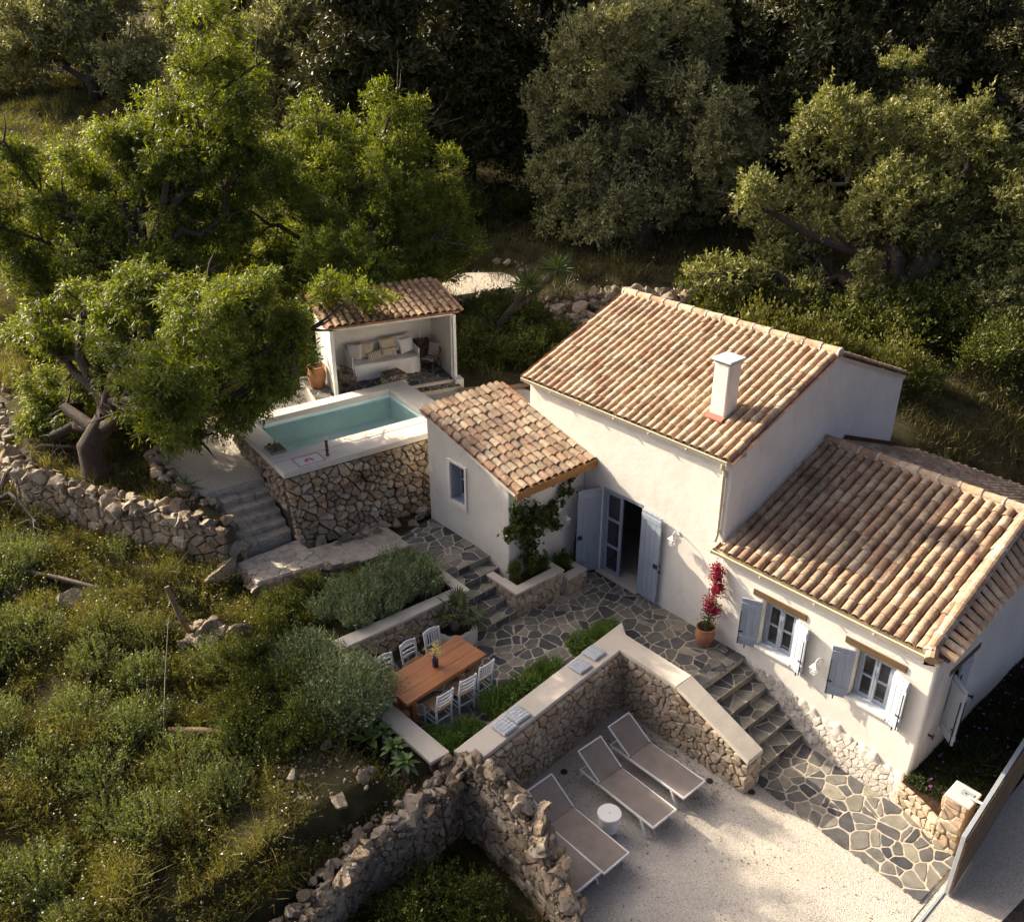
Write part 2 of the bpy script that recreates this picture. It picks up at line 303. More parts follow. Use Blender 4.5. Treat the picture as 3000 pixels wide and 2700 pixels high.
class MB:
    def __init__(s): s.v = []; s.f = []; s.mi = []
    def add(s, vs, fs, mi=0):
        o = len(s.v); s.v += [V3(*v) for v in vs]; s.f += [tuple(i + o for i in f) for f in fs]; s.mi += [mi] * len(fs); return s
    def box(s, x0, x1, y0, y1, z0, z1, mi=0):
        return s.add([(x0, y0, z0), (x1, y0, z0), (x1, y1, z0), (x0, y1, z0), (x0, y0, z1), (x1, y0, z1), (x1, y1, z1), (x0, y1, z1)],
                     [(0, 3, 2, 1), (4, 5, 6, 7), (0, 1, 5, 4), (1, 2, 6, 5), (2, 3, 7, 6), (3, 0, 4, 7)], mi)
    def bar(s, a, b, w, h, up=(0, 0, 1), mi=0):          # a beam from a to b, w wide (sideways), h high
        a, b = V3(*a), V3(*b); d = (b - a) / np.linalg.norm(b - a); u = V3(*up)
        sd = np.cross(d, u); sd /= np.linalg.norm(sd); u = np.cross(sd, d)
        q = [a + sd * i * w / 2 + u * j * h / 2 for i, j in ((-1, -1), (1, -1), (1, 1), (-1, 1))]
        q += [p + (b - a) for p in q]
        return s.add(q, [(0, 1, 2, 3), (7, 6, 5, 4), (0, 4, 5, 1), (1, 5, 6, 2), (2, 6, 7, 3), (3, 7, 4, 0)], mi)
    def tube(s, pts, rad, n=6, mi=0, caps=True):
        pts = [V3(*p) for p in pts]; rad = rad if hasattr(rad, '__len__') else [rad] * len(pts)
        vs = []; fs = []; prev = None
        for i, p in enumerate(pts):
            d = pts[min(i + 1, len(pts) - 1)] - pts[max(i - 1, 0)]; d = d / (np.linalg.norm(d) + 1e-9)
            if prev is None:
                a = np.cross(d, (0, 0, 1) if abs(d[2]) < .9 else (1, 0, 0))
            else: a = prev - d * (prev @ d)
            a = a / (np.linalg.norm(a) + 1e-9); prev = a; b = np.cross(d, a)
            for k in range(n):
                t = 2 * math.pi * k / n; vs.append(p + (a * math.cos(t) + b * math.sin(t)) * rad[i])
        for i in range(len(pts) - 1):
            for k in range(n):
                fs.append((i * n + k, i * n + (k + 1) % n, (i + 1) * n + (k + 1) % n, (i + 1) * n + k))
        if caps: fs += [tuple(range(n - 1, -1, -1)), tuple((len(pts) - 1) * n + k for k in range(n))]
        return s.add(vs, fs, mi)
    def lathe(s, prof, n=20, c=(0, 0, 0), mi=0):
        vs = []; fs = []
        for r, z in prof:
            for k in range(n):
                t = 2 * math.pi * k / n; vs.append((c[0] + r * math.cos(t), c[1] + r * math.sin(t), c[2] + z))
        for i in range(len(prof) - 1):
            for k in range(n): fs.append((i * n + k, i * n + (k + 1) % n, (i + 1) * n + (k + 1) % n, (i + 1) * n + k))
        fs.append(tuple(range(n - 1, -1, -1))); fs.append(tuple((len(prof) - 1) * n + k for k in range(n)))
        return s.add(vs, fs, mi)
    def prism(s, poly, vec, mi=0):
        n = len(poly); vec = V3(*vec); p = [V3(*q) for q in poly]
        return s.add(p + [q + vec for q in p], [tuple(range(n - 1, -1, -1)), tuple(range(n, 2 * n))] + [(k, (k + 1) % n, n + (k + 1) % n, n + k) for k in range(n)], mi)
    def build(s, name, mat, parent=None, smooth=False, bevel=0.0, seg=2, local=False, kind=None):
        org = ORG.get(parent.name, V3(0, 0, 0)) if (parent is not None and not local) else V3(0, 0, 0)
        me = rawmesh(name, [v - org for v in s.v], s.f, mat, smooth)
        if max(s.mi or [0]) > 0: me.polygons.foreach_set('material_index', s.mi)
        if bevel > 0:
            bm = bmesh.new(); bm.from_mesh(me); bmesh.ops.recalc_face_normals(bm, faces=bm.faces)
            bmesh.ops.bevel(bm, geom=list(bm.edges), offset=bevel, segments=seg, affect='EDGES', profile=.6, clamp_overlap=True)
            bm.to_mesh(me); bm.free()
        else:
            bm = bmesh.new(); bm.from_mesh(me); bmesh.ops.recalc_face_normals(bm, faces=bm.faces); bm.to_mesh(me); bm.free()
        if smooth: me.set_sharp_from_angle(angle=.9)
        o = put(bpy.data.objects.new(name, me), parent); ORG[o.name] = org
        if kind: o['kind'] = kind
        return o
def box(*a): return MB().box(*a)
def dup(src, loc, rz=None, label=None, group=None, parent=None):
    c = src.copy(); COL.objects.link(c); c.parent = parent
    if parent is None:
        c.location = loc; ORG[c.name] = V3(*loc)
        if rz is not None: c.rotation_euler = (0, 0, rz)
        if label: c['label'] = label
        if group: c['group'] = group
    for ch in src.children: dup(ch, None, parent=c)
    return c
# ---- walls with openings: a panel in the plane (h, z), hole = (h0, h1, z0, z1); top may slope (z at h0, z at h1)
def panel(axis, h0, h1, z0, topf, holes, n0, n1):
    """solid wall panel with thickness n0..n1; axis 'x': h runs along X and n along Y; axis 'y': h along Y and n along X"""
    hs = sorted({h0, h1, *[q for a in holes for q in a[:2]], *[q for q in topf[0] if h0 < q < h1]})
    zs = sorted({z0, *[q for a in holes for q in a[2:]]})
    tz = lambda h: float(np.interp(h, topf[0], topf[1]))
    mb = MB()
    P = (lambda h, n, z: (h, n, z)) if axis == 'x' else (lambda h, n, z: (n, h, z))
    ok = lambda a, b, c, d: not any(a >= q[0] - 1e-6 and b <= q[1] + 1e-6 and c >= q[2] - 1e-6 and d <= q[3] + 1e-6 for q in holes)
    for i in range(len(hs) - 1):
        a, b = hs[i], hs[i + 1]
        for j in range(len(zs)):
            c = zs[j]
            da, db = (zs[j + 1],) * 2 if j + 1 < len(zs) else (tz(a), tz(b))
            if not ok(a, b, c, min(da, db)): continue
            mb.add([P(a, n0, c), P(b, n0, c), P(b, n1, c), P(a, n1, c), P(a, n0, da), P(b, n0, db), P(b, n1, db), P(a, n1, da)],
                   [(0, 3, 2, 1), (4, 5, 6, 7), (0, 1, 5, 4), (1, 2, 6, 5), (2, 3, 7, 6), (3, 0, 4, 7)])
    return mb
def weld(o, grid=None, amp=0.0):
    """weld the cells of a wall, drop the faces inside it, optionally soften the outer edges"""
    bm = bmesh.new(); bm.from_mesh(o.data); bmesh.ops.remove_doubles(bm, verts=bm.verts, dist=1e-4)
    seen = {}
    for f in bm.faces: seen.setdefault(tuple(round(x, 3) for x in f.calc_center_median()), []).append(f)
    bmesh.ops.delete(bm, geom=[f for v in seen.values() if len(v) > 1 for f in v], context='FACES')
    bmesh.ops.recalc_face_normals(bm, faces=bm.faces)
    if amp:
        es = [e for e in bm.edges if len(e.link_faces) == 2 and e.calc_face_angle(0) > .5]
        bmesh.ops.bevel(bm, geom=es, offset=amp, segments=3, affect='EDGES', profile=.5, clamp_overlap=True)
    bm.to_mesh(o.data); bm.free(); return o
# ---- irregular paving / masonry cells
def clip(poly, n, d):                      # keep the side n.p <= d
    out = []
    for i in range(len(poly)):
        a, b = poly[i], poly[(i + 1) % len(poly)]; da, db = n @ a - d, n @ b - d
        if da <= 0: out.append(a)
        if da * db < 0: out.append(a + (b - a) * (da / (da - db)))
    return out
def cells(pts, bounds, gap, metric=(1, 1)):
    """Voronoi cells of pts inside a convex polygon, pulled apart by gap"""
    pts = np.array(pts, float); m = np.array(metric, float); res = []
    for i, p in enumerate(pts):
        poly = [np.array(q, float) for q in bounds]
        d2 = (((pts - p) * m) ** 2).sum(1); order = np.argsort(d2)[1:26]
        for j in order:
            n = (pts[j] - p) * m * m; ln = np.linalg.norm(n)
            if ln < 1e-9: continue
            n = n / ln; mid = (pts[j] + p) / 2
            poly = clip(poly, n, n @ mid - gap / 2)
            if len(poly) < 3: break
        if len(poly) >= 3: res.append(np.array(poly))
    return res
def scatter(x0, x1, y0, y1, size, k=6, jit=1.0):
    """random points with a spacing of about size"""
    n = max(3, int((x1 - x0) * (y1 - y0) / (size * size))); P = []
    for _ in range(n):
        best = None; bd = -1
        for _ in range(k):
            q = np.array((random.uniform(x0, x1), random.uniform(y0, y1)))
            d = min([float(((q - p) ** 2).sum()) for p in P[-400:]] or [9e9])
            if d > bd: bd, best = d, q
        P.append(best)
    return P
def area(p):
    x, y = p[:, 0], p[:, 1]; return .5 * abs(np.dot(x, np.roll(y, -1)) - np.dot(y, np.roll(x, -1)))
def rough_poly(p, amp, step=.12, pull=.12):
    """round the corners a little and waver the sides of a polygon"""
    out = []; n = len(p)
    for i in range(n):
        a, b = p[i], p[(i + 1) % n]; L = np.linalg.norm(b - a)
        if L < 1e-4: continue
        c = min(.03, L * pull)
        q0, q1 = a + (b - a) * c / L, b - (b - a) * c / L
        k = max(1, int(L / step)); nn = np.array((-(b - a)[1], (b - a)[0])) / L
        for t in range(k + 1):
            s = t / k; out.append(q0 + (q1 - q0) * s + nn * random.uniform(-amp, amp) * (1 if 0 < t < k else .5))
    return out
def flag(poly, frame, z0, z1, mat, parent, name='flagstone'):
    """one flat stone, frame maps (s, t, n) to the world"""
    if len(poly) < 3 or area(np.array(poly)) < .003: return None
    c = np.mean(poly, 0); n = len(poly); b = .006
    org = frame(c[0], c[1], z0)
    vs = [frame(*q, z0) - org for q in poly] + [frame(*q, z1 - b) - org for q in poly] + [frame(*(c + (q - c) * (1 - .02)), z1) - org for q in poly]
    fs = [(k, (k + 1) % n, n + (k + 1) % n, n + k) for k in range(n)] + [(n + k, n + (k + 1) % n, 2 * n + (k + 1) % n, 2 * n + k) for k in range(n)] + [tuple(range(2 * n, 3 * n))]
    o = bpy.data.objects.new(name, rawmesh(name, vs, fs, mat)); put(o, parent)
    o.location = org - ORG.get(parent.name, V3(0, 0, 0)); return o
def bulge(poly, frame, n0, dep, mat, parent, name='stone', amp=.012):
    """one wall stone standing proud of its bed by about dep"""
    poly = np.array(rough_poly(np.array(poly), amp, .14, .2))
    if len(poly) < 3 or area(poly) < .0012: return None
    c = poly.mean(0) + np.array((random.uniform(-.02, .02), random.uniform(-.02, .02))); n = len(poly); org = frame(c[0], c[1], n0)
    tx, ty = random.uniform(-.35, .35), random.uniform(-.35, .35)
    lift = lambda q, h: h + ((q - c) @ np.array((tx, ty))) * .35
    r1 = [c + (q - c) * .985 for q in poly]; r2 = [c + (q - c) * random.uniform(.72, .88) for q in poly]
    vs = [frame(*q, n0 - .05) - org for q in poly] + [frame(*q, n0 + lift(q, dep * random.uniform(.45, .7))) - org for q in r1] + [frame(*q, n0 + lift(q, dep * random.uniform(.85, 1.15))) - org for q in r2] + [frame(*c, n0 + dep * 1.05) - org]
    fs = []
    for a in (0, n):
        fs += [(a + k, a + (k + 1) % n, a + n + (k + 1) % n, a + n + k) for k in range(n)]
    fs += [(2 * n + k, 2 * n + (k + 1) % n, 3 * n) for k in range(n)]
    o = bpy.data.objects.new(name, rawmesh(name, vs, fs, mat)); put(o, parent)
    o.location = org - ORG.get(parent.name, V3(0, 0, 0)); return o
def stone_face(parent, O, ux, uz, nrm, W, Hf, size, mat, dep=.05, gap=.016, metric=(1, 1.25), n0=0.0, keep=None, cap=999):
    """a face of coursed random stones: O origin, ux along, uz up, nrm outwards, height Hf(s)"""
    O, ux, uz, nrm = map(lambda a: V3(*a), (O, ux, uz, nrm)); fr = lambda s, t, n: O + ux * s + uz * t + nrm * n
    hm = max(Hf(W * q / 20) for q in range(21))
    k = 0
    for c in cells(scatter(0, W, 0, hm, size, 3), [(0, 0), (W, 0), (W, hm), (0, hm)], gap, metric):
        m = c.mean(0)
        if m[1] > Hf(m[0]) - .02: continue
        # trim to a sloping top
        h0, h1 = Hf(max(0, m[0] - .15)), Hf(min(W, m[0] + .15))
        nn = np.array((-(h1 - h0) / .3, 1.0)); p = clip(list(c), nn, nn @ np.array((m[0], (h0 + h1) / 2)))
        if len(p) < 3 or (keep and not keep(m)): continue
        if bulge(np.array(p), fr, n0, dep * random.uniform(.7, 1.3), mat, parent): k += 1
        if k >= cap: break
    return k
# ---- rocks
def rock_mesh(name, seed, mat, sub=3, rough=.5):
    r = np.random.default_rng(seed); bm = bmesh.new(); bmesh.ops.create_icosphere(bm, subdivisions=sub, radius=.5)
    p = np.array([v.co for v in bm.verts]); dirs = unit(r.normal(size=(11, 3))); off = r.uniform(.17, .38, 11)
    for d, o in zip(dirs, off):
        t = p @ d; p = p - d * (np.maximum(0, t - o) * .96)[:, None]
    q = np.zeros(len(p))
    for k, (f, am) in enumerate(((5, .5), (9, .5), (16, .45), (27, .4))):
        if sub < 3 and k > 1: break
        ph = r.uniform(0, 6, 3); m = unit(r.normal(size=(3, 3))); a = p @ m.T * f + ph; s_ = np.sin(a[:, 0] + np.sin(a[:, 1])) * np.sin(a[:, 1] + np.sin(a[:, 2])) ; q += am * (1 - 2 * np.abs(s_)) * (5 / f) ** .55
    p = p * (1 + rough * .22 * q + r.normal(size=len(p)) * .012)[:, None]
    for v, c in zip(bm.verts, p): v.co = c
    me = bpy.data.meshes.new(name); bm.to_mesh(me); bm.free(); me.materials.append(mat)
    if sub > 2: me.polygons.foreach_set('use_smooth', [True] * len(me.polygons)); me.set_sharp_from_angle(angle=.38)
    return me
ROCKS = [rock_mesh('rock_%d' % i, 40 + i, M_ROCK) for i in range(9)]
ROCKS_P = [rock_mesh('pale_rock_%d' % i, 80 + i, M_ROCK_P) for i in range(6)]
ROCKS_S = [rock_mesh('small_rock_%d' % i, 140 + i, M_ROCK, 1, .3) for i in range(5)]
ROCKS_PS = [rock_mesh('small_pale_rock_%d' % i, 160 + i, M_ROCK_P, 1, .3) for i in range(5)]
def rock(me, loc, size, parent=None, name='stone', flat=1.0, rz=None):
    o = bpy.data.objects.new(name, me); put(o, parent)
    o.location = V3(*loc) - (ORG.get(parent.name, V3(0, 0, 0)) if parent is not None else 0)
    if parent is None: ORG[o.name] = V3(*loc)
    s = size
    o.scale = (s * random.uniform(.95, 1.7), s * random.uniform(.8, 1.25), s * random.uniform(.75, 1.1) * flat)
    o.rotation_euler = (random.uniform(-.5, .5), random.uniform(-.5, .5), random.uniform(0, 6.28) if rz is None else rz)
    return o
# ---- foliage: fast mesh of many leaf-shaped quads
def quads_mesh(name, co, mat):
    """co: (n, 4, 3)"""
    n = len(co); me = bpy.data.meshes.new(name)
    me.vertices.add(n * 4); me.vertices.foreach_set('co', np.ascontiguousarray(co, dtype=np.float32).ravel())
    me.loops.add(n * 4); me.loops.foreach_set('vertex_index', np.arange(n * 4, dtype=np.int32))
    me.polygons.add(n); me.polygons.foreach_set('loop_start', np.arange(0, n * 4, 4, dtype=np.int32))
    try: me.polygons.foreach_set('loop_total', np.full(n, 4, dtype=np.int32))
    except Exception: pass
    me.materials.append(mat); me.update(calc_edges=True); return me
def leaf_quads(c, d, L, W, r, nrm=None):
    """rhombic leaves at c along d"""
    n = len(c); d = unit(d); q = unit(np.cross(d, r.normal(size=(n, 3)) if nrm is None else unit(nrm) + r.normal(size=(n, 3)) * .5))
    L = (np.full(n, L) if np.isscalar(L) else L) * r.uniform(.7, 1.3, n); W = (np.full(n, W) if np.isscalar(W) else W) * r.uniform(.75, 1.25, n)
    b = c; t = c + d * L[:, None]; m = c + d * (L * .45)[:, None]
    return np.stack([b, m + q * (W / 2)[:, None], t, m - q * (W / 2)[:, None]], 1)
def blade_quads(c, d, L, W, r):
    n = len(c); d = unit(d); q = unit(np.cross(d, r.normal(size=(n, 3)))); 
    L = np.broadcast_to(L, n) * r.uniform(.6, 1.3, n); W = np.broadcast_to(W, n) * r.uniform(.7, 1.3, n)
    dr = np.zeros((n, 3)); dr[:, 2] = -.18; dr[:, :2] = r.normal(size=(n, 2)) * .22
    m = c + d * (L * .55)[:, None]; t = c + (d + dr) * L[:, None]
    return np.stack([c, m + q * (W / 2)[:, None], t, m - q * (W / 2)[:, None]], 1)
def pobj(name, me, parent=None, loc=None):
    o = bpy.data.objects.new(name, me); put(o, parent)
    if loc is not None: o.location = loc
    return o
def crown_pts(blobs, n, r, shell=.55, csize=.32, per=24, split=False):
    """leaf positions in tufts: every ellipsoid carries smaller clumps, every clump many short sprays; returns positions, outward directions"""
    if split: blobs = [(*(np.array(b[:3]) + unit(r.normal(size=3)) * np.array(b[3:6]) * r.uniform(.25, .7)), *(np.array(b[3:6]) * r.uniform(.38, .7))) for b in blobs for _ in range(4)]
    vol = np.array([b[3] * b[4] * b[5] for b in blobs]) ** .72; vol = vol / vol.sum(); P = []; D = []
    for b, w in zip(blobs, vol):
        R = np.array(b[3:6]); K = 14; g = unit(r.normal(size=(K, 3)) + (0, 0, .25))
        sub = np.array(b[:3]) + g * R * r.uniform(.55, .92, (K, 1)); sr = r.uniform(.24, .46, K)
        k = max(2, int(n * w / per)); j = r.integers(0, K, k); u = unit(r.normal(size=(k, 3)) + g[j] * .45)
        c = sub[j] + u * R * (sr[j] * (shell + (1 - shell) * r.uniform(0, 1, k) ** .5))[:, None]
        ax = unit(u * .8 + r.normal(size=(k, 3)) * .5)
        far = r.uniform(0, 1, k) < .3; c = c + ax * (far * r.uniform(.1, .45, k))[:, None] * R.mean()
        t = r.uniform(-.5, .5, (k, per, 1)) * csize * 2
        pp = c[:, None, :] + ax[:, None, :] * t + r.normal(size=(k, per, 3)) * csize * .22
        P.append(pp.reshape(-1, 3)); D.append(np.repeat(unit(u * .6 + g[j] * .6), per, 0))
    return np.concatenate(P), np.concatenate(D)
def branchy(mb, p, d, L, r0, depth, r, tips, wander=.35, n=7, up=.12):
    pts = [p]; rad = [r0]; k = 4; dd = np.array(d, float)
    for i in range(k):
        dd = unit(dd + r.normal(size=3) * wander * .5 + np.array((0, 0, up))); pts.append(pts[-1] + dd * L / k); rad.append(r0 * (1 - .45 * (i + 1) / k))
    mb.tube(pts, rad, n if depth > 1 else 5)
    if depth <= 0: tips.append(pts[-1]); return
    for j in range(2 if depth < 3 else 3):
        nd = unit(dd + unit(r.normal(size=3)) * .85 + np.array((0, 0, .1))); branchy(mb, pts[-1 - (j % 2)], nd, L * r.uniform(.6, .85), rad[-1 - (j % 2)] * .75, depth - 1, r, tips, wander, n, up)
def limbs_to(mb, base, targets, r0, r, fork):
    """a trunk from base to fork and limbs from there to each target"""
    base, fork = V3(*base), V3(*fork)
    mid = (base + fork) / 2 + r.normal(size=3) * .12
    mb.tube([base - (0, 0, .3), base + (0, 0, .15), mid, fork], [r0 * 1.5, r0 * 1.15, r0, r0 * .85], 10)
    for t in targets:
        t = V3(*t); k = 5; pts = [fork - unit(fork - base) * .2]
        for i in range(1, k + 1):
            q = fork + (t - fork) * i / k; q = q + r.normal(size=3) * .14 * np.linalg.norm(t - fork) / k * 2.0; pts.append(q)
        rr = r0 * .6
        mb.tube(pts, [rr * (1 - .8 * i / k) + .012 for i in range(k + 1)], 7)
        for i in range(2, k + 1):
            for _ in range(3):
                dv = unit(unit(t - fork) + r.normal(size=3) * .9); L = r.uniform(.4, .9) * np.linalg.norm(t - fork) * .30
                mb.tube([pts[i], pts[i] + dv * L * .5 + r.normal(size=3) * .05, pts[i] + dv * L + r.normal(size=3) * .1], [rr * .22 + .008, rr * .14 + .006, .005], 5, caps=False)
def grow_tree(name, label, cat, base, blobs, leafmat, n, L, W, seed, r0=.18, fork=None, droop=0.0, shell=.5, csize=.34, per=24, group=None, bark=None, upl=0.0, targets=None, split=True):
    r = np.random.default_rng(seed); t = thing(name, label, cat, base, group=group)
    base = V3(*base); mb = MB(); fork = V3(*fork) if fork is not None else base + (0, 0, 1.2)
    limbs_to(mb, base, [b[:3] for b in blobs] if targets is None else targets, r0, r, fork)
    mb.build('trunk', bark or M_BARK, t, smooth=True)
    P, D = crown_pts(blobs, n, r, shell, csize, per, split)
    d = D * .5 + r.normal(size=P.shape) * .6; d[:, 2] += upl - droop
    me = quads_mesh('crown', leaf_quads(P - base, d, L, W, r, D + np.array((0, 0, .35))), leafmat)
    pobj('crown', me, t); return t
def bush_mesh(name, rx, ry, h, n, L, W, mat, seed, upright=.5, shell=.35, per=14, csize=.14, blades=False):
    r = np.random.default_rng(seed)
    bl = [(0, 0, h * .42, rx, ry, h * .55)] + [(r.uniform(-.6, .6) * rx, r.uniform(-.6, .6) * ry, h * r.uniform(.35, .75), rx * .5, ry * .5, h * .38) for _ in range(5)]
    P, D = crown_pts(bl, n, r, shell, csize, per); P[:, 2] = np.abs(P[:, 2]) + .01
    d = D * .6 + r.normal(size=P.shape) * .45; d[:, 2] += upright
    return quads_mesh(name, leaf_quads(P, d, L, W, r, D + np.array((0, 0, .3))), mat)
def sprig_mesh(name, rx, ry, h, stems, per, L, W, mat, seed, lean=.45, stem_w=.006):
    """a bush of upright leafy stems (lavender, rosemary)"""
    r = np.random.default_rng(seed); a = r.uniform(0, 6.283, stems); q = np.sqrt(r.uniform(0, 1, stems))
    b = np.stack([np.cos(a) * q * rx * .75, np.sin(a) * q * ry * .75, np.zeros(stems)], 1)
    d = np.stack([np.cos(a) * q * lean * rx / max(rx, ry), np.sin(a) * q * lean * ry / max(rx, ry), np.ones(stems)], 1) + r.normal(size=(stems, 3)) * .12
    H = h * (1 - .45 * q ** 2) * r.uniform(.75, 1.15, stems); d = unit(d)
    t = np.tile(np.linspace(.12, 1, per), stems); S = np.repeat(np.arange(stems), per)
    c = b[S] + d[S] * (H[S] * t)[:, None]
    ld = d[S] * .8 + unit(r.normal(size=(len(S), 3))) * .75
    lf = leaf_quads(c, ld, L, W, r)
    st = leaf_quads(b, d, H * 1.03, np.full(stems, stem_w), r)
    return quads_mesh(name, np.concatenate([lf, st]), mat)
# ------------------------------------------------------------------ ground
def sst(a, b, x): t = np.clip((x - a) / (b - a), 0, 1); return t * t * (3 - 2 * t)
def lumps(x, y):
    return (np.sin(x * 1.3 + .7) * np.sin(y * 1.1 + 1.9) * .5 + np.sin(x * 2.9 + y * .6) * np.sin(y * 3.3 - x * .4 + 2) * .25 + np.sin(x * .41 + 2) * np.sin(y * .37) * .9)
WX = [-60, -16, -12, -10, -8.9, -7.0, -5.2, -3.95, 0, 3.2, 3.5, 60]
WY = [-8.5, -8.8, -9.4, -9.6, -9.1, -8.45, -7.58, -7.1, -7.05, -7.05, -7.05, -7.05]     # foot of the garden side of the upper terrace
def ground_z(x, y):
    x = np.asarray(x, float); y = np.asarray(y, float)
    s = -.749 * (x - 13.05) + .6626 * (y + 13.85)
    z = 3.25 + .17 * np.maximum(0, s - 27) * (1 - .35 * sst(80, 140, s)) + lumps(x, y) * (.10 + .35 * sst(30, 60, s))
    z = np.minimum(z, 26 + lumps(x * .2, y * .2) * 3)
    z = z - 1.7 * sst(2.5, 7, x) * (1 - sst(12, 20, y))                                     # falls away behind the low wing
    up = 2.86 + .42 * sst(-9.2, -12, x) + 0 * y + lumps(x, y) * .04
    near = (x < -4.45) & (y < 3) & (x > -18)
    z = np.where(near, np.where(y < -1, up, up + (np.maximum(z, up) - up) * sst(-1, 4, y)), z)
    z = np.where((x > -8.3) & (x < -1.9) & (y > -.5) & (y < 3.2), 3.12 + .25 * sst(2.6, 3.2, y), z)
    z = np.where((x > -4.5) & (x < .1) & (y > -7.3) & (y <= -3.45), 1.85 - .12 * (x < -2.7) + .03 * lumps(x, y), z)
    z = np.where((x > -4.5) & (x < -.9) & (y > -3.6) & (y < -.6), 1.78, z); z = np.where((x >= -.95) & (x < .1) & (y > -3.75) & (y < -.3), .95, z)
    z = np.where((x > -1.9) & (x < 8.6) & (y > -.02) & (y < 6.9), .9, z); z = np.where((x > 4.3) & (x < 8.6) & (y > -.6) & (y < 6.9), -.06, z)
    a = (x + 4.31) * .115 + (y + 5.51) * .993; b = -(x + 4.31) * .993 + (y + 5.51) * .115
    z = np.where((a > .15) & (a < 4.85) & (b > .15) & (b < 3.4), 2.0, z)                    # pool pit
    z = np.where((a > -1.35) & (a < .05) & (b > -.1) & (b < 1.75), 1.75, z)                 # under the stone stairs
    z = np.where((x > -4.3) & (x < 3.6) & (y < -3.4) & (y > -7.5), np.minimum(z, 1.8), z)
    wy = np.interp(x, WX, WY)
    gd = 1.45 + .16 * sst(1.0, 2.0, x) * sst(-7.6, -8.2, y) - .48 * sst(-8.4, -7.3, y) * sst(-.6, .3, x) + .065 * np.maximum(0, 1 - x) + lumps(x, y) * .07 + .12 * lumps(x * 2.1, y * 2.3)
    g = sst(.12, -.12, y - wy)
    z = np.where((y < wy + .12) & (x < 3.5), z * (1 - g) + gd * g, z)
    z = np.where((x > .05) & (x < 3.22) & (y > -7.03) & (y < .1), .93, z)
    z = np.where((x >= 3.2) & (x < 4.95) & (y > -2.1) & (y < .1), .93, z)
    z = np.where((x > 3.2) & (y <= -1.95) & (y > -6.95), -.06, z); z = np.where((x > 3.4) & (y <= -1.95), -.06, z); z = np.where((x >= 4.9) & (y < -.1), -.06, z)
    z = np.where((x > 3.2) & (x < 3.8) & (y < -6.9), 1.2 + 0 * x, z)
    z = np.where((x > 3.75) & (x < 6.9) & (y < -6.9), .1 + .12 * lumps(x * 2, y * 2), z)
    bed = np.minimum(.62 + .07 * np.maximum(0, y) + .25 * np.maximum(0, y - 5), 1.6 + .12 * (y - 7))
    z = np.where((x > 8.5) & (y > -.35), np.where(y > 9, np.minimum(z, np.maximum(bed, z - .6)), bed), z)
    z = np.where((x > 8.5) & (x < 9.9) & (y > -.9) & (y < 5.9), -.06, z)
    pw = sst(1.5, .75, np.sqrt(((x + 13) / 2.4) ** 2 + ((y - 7.3) / 2.4) ** 2)); z = z * (1 - pw) + 3.8 * pw
    road = np.maximum(-.06, .16 * (y - 5)) + 0 * x
    z = np.where(x > 9.85, np.where(y < 14, np.minimum(road, z + 5), z), z)
    return z
gx = np.concatenate([np.arange(-240, -60, 12), np.arange(-60, -16, 1.6), np.arange(-16, 12, .16), np.arange(12, 30, 1.5), np.arange(30, 160, 10)])
gy = np.concatenate([np.arange(-90, -16, 6), np.arange(-16, 14, .16), np.arange(14, 70, 1.6), np.arange(70, 300, 12)])
X, Y = np.meshgrid(gx, gy); Z = ground_z(X, Y)
nx, ny = len(gx), len(gy); idx = np.arange(nx * ny).reshape(ny, nx)
fc = np.stack([idx[:-1, :-1], idx[:-1, 1:], idx[1:, 1:], idx[1:, :-1]], -1).reshape(-1, 4)
me = bpy.data.meshes.new('ground'); co = np.stack([X, Y, Z], -1).reshape(-1, 3)
me.vertices.add(len(co)); me.vertices.foreach_set('co', co.astype(np.float32).ravel())
me.loops.add(len(fc) * 4); me.loops.foreach_set('vertex_index', fc.astype(np.int32).ravel())
me.polygons.add(len(fc)); me.polygons.foreach_set('loop_start', np.arange(0, len(fc) * 4, 4, dtype=np.int32))
try: me.polygons.foreach_set('loop_total', np.full(len(fc), 4, dtype=np.int32))
except Exception: pass
me.materials.append(M_EARTH); me.update(calc_edges=True); me.polygons.foreach_set('use_smooth', [True] * len(fc))
ground = tag(pobj('ground', me), kind='structure')
def sheet(name, poly, z, mat, thick=.0, kind='structure'):
    mb = MB()
    if thick: mb.prism([(p[0], p[1], z - thick) for p in poly], (0, 0, thick))
    else: mb.add([(p[0], p[1], z) for p in poly], [tuple(range(len(poly)))])
    return tag(mb.build(name, mat), kind=kind)
court = sheet('gravel_court', [(3.4, -6.55), (5.2, -6.55), (6.4, -6.8), (7.05, -7.05), (7.1, -15), (10.02, -15), (10.02, -1.0), (9.0, -.2), (4.85, -.02), (4.85, -1.6), (3.4, -1.6)], 0.0, M_GRAVEL)
sheet('roadside_gravel', [(10.14, -15), (11.05, -15), (11.0, -6), (10.95, -2), (11.2, 1), (11.1, 4.9), (9.95, 4.9)], -.012, M_GRAVEL)
sheet('road', [(10.9, -15), (18, -15), (18, 4.9), (10.9, 4.9)], -.022, M_ASPHALT)
sheet('upper_gravel', [(-5.75, -5.4), (-5.95, -6.75), (-6.9, -7.25), (-8.4, -6.9), (-9.0, -6.2), (-9.6, -4.6), (-10.6, -2.6), (-10.4, -1.7), (-8.05, -1.95), (-7.9, -5.0)], 3.0, M_GRAVEL2, .35)
sheet('back_gravel', [(-6.9, -.1), (-3.0, -.5), (-1.98, .1), (-1.98, 3.2), (-5.2, 3.1), (-6.1, 1.9), (-6.5, 1.3), (-7.0, .9)], 3.24, M_GRAVEL, .3)
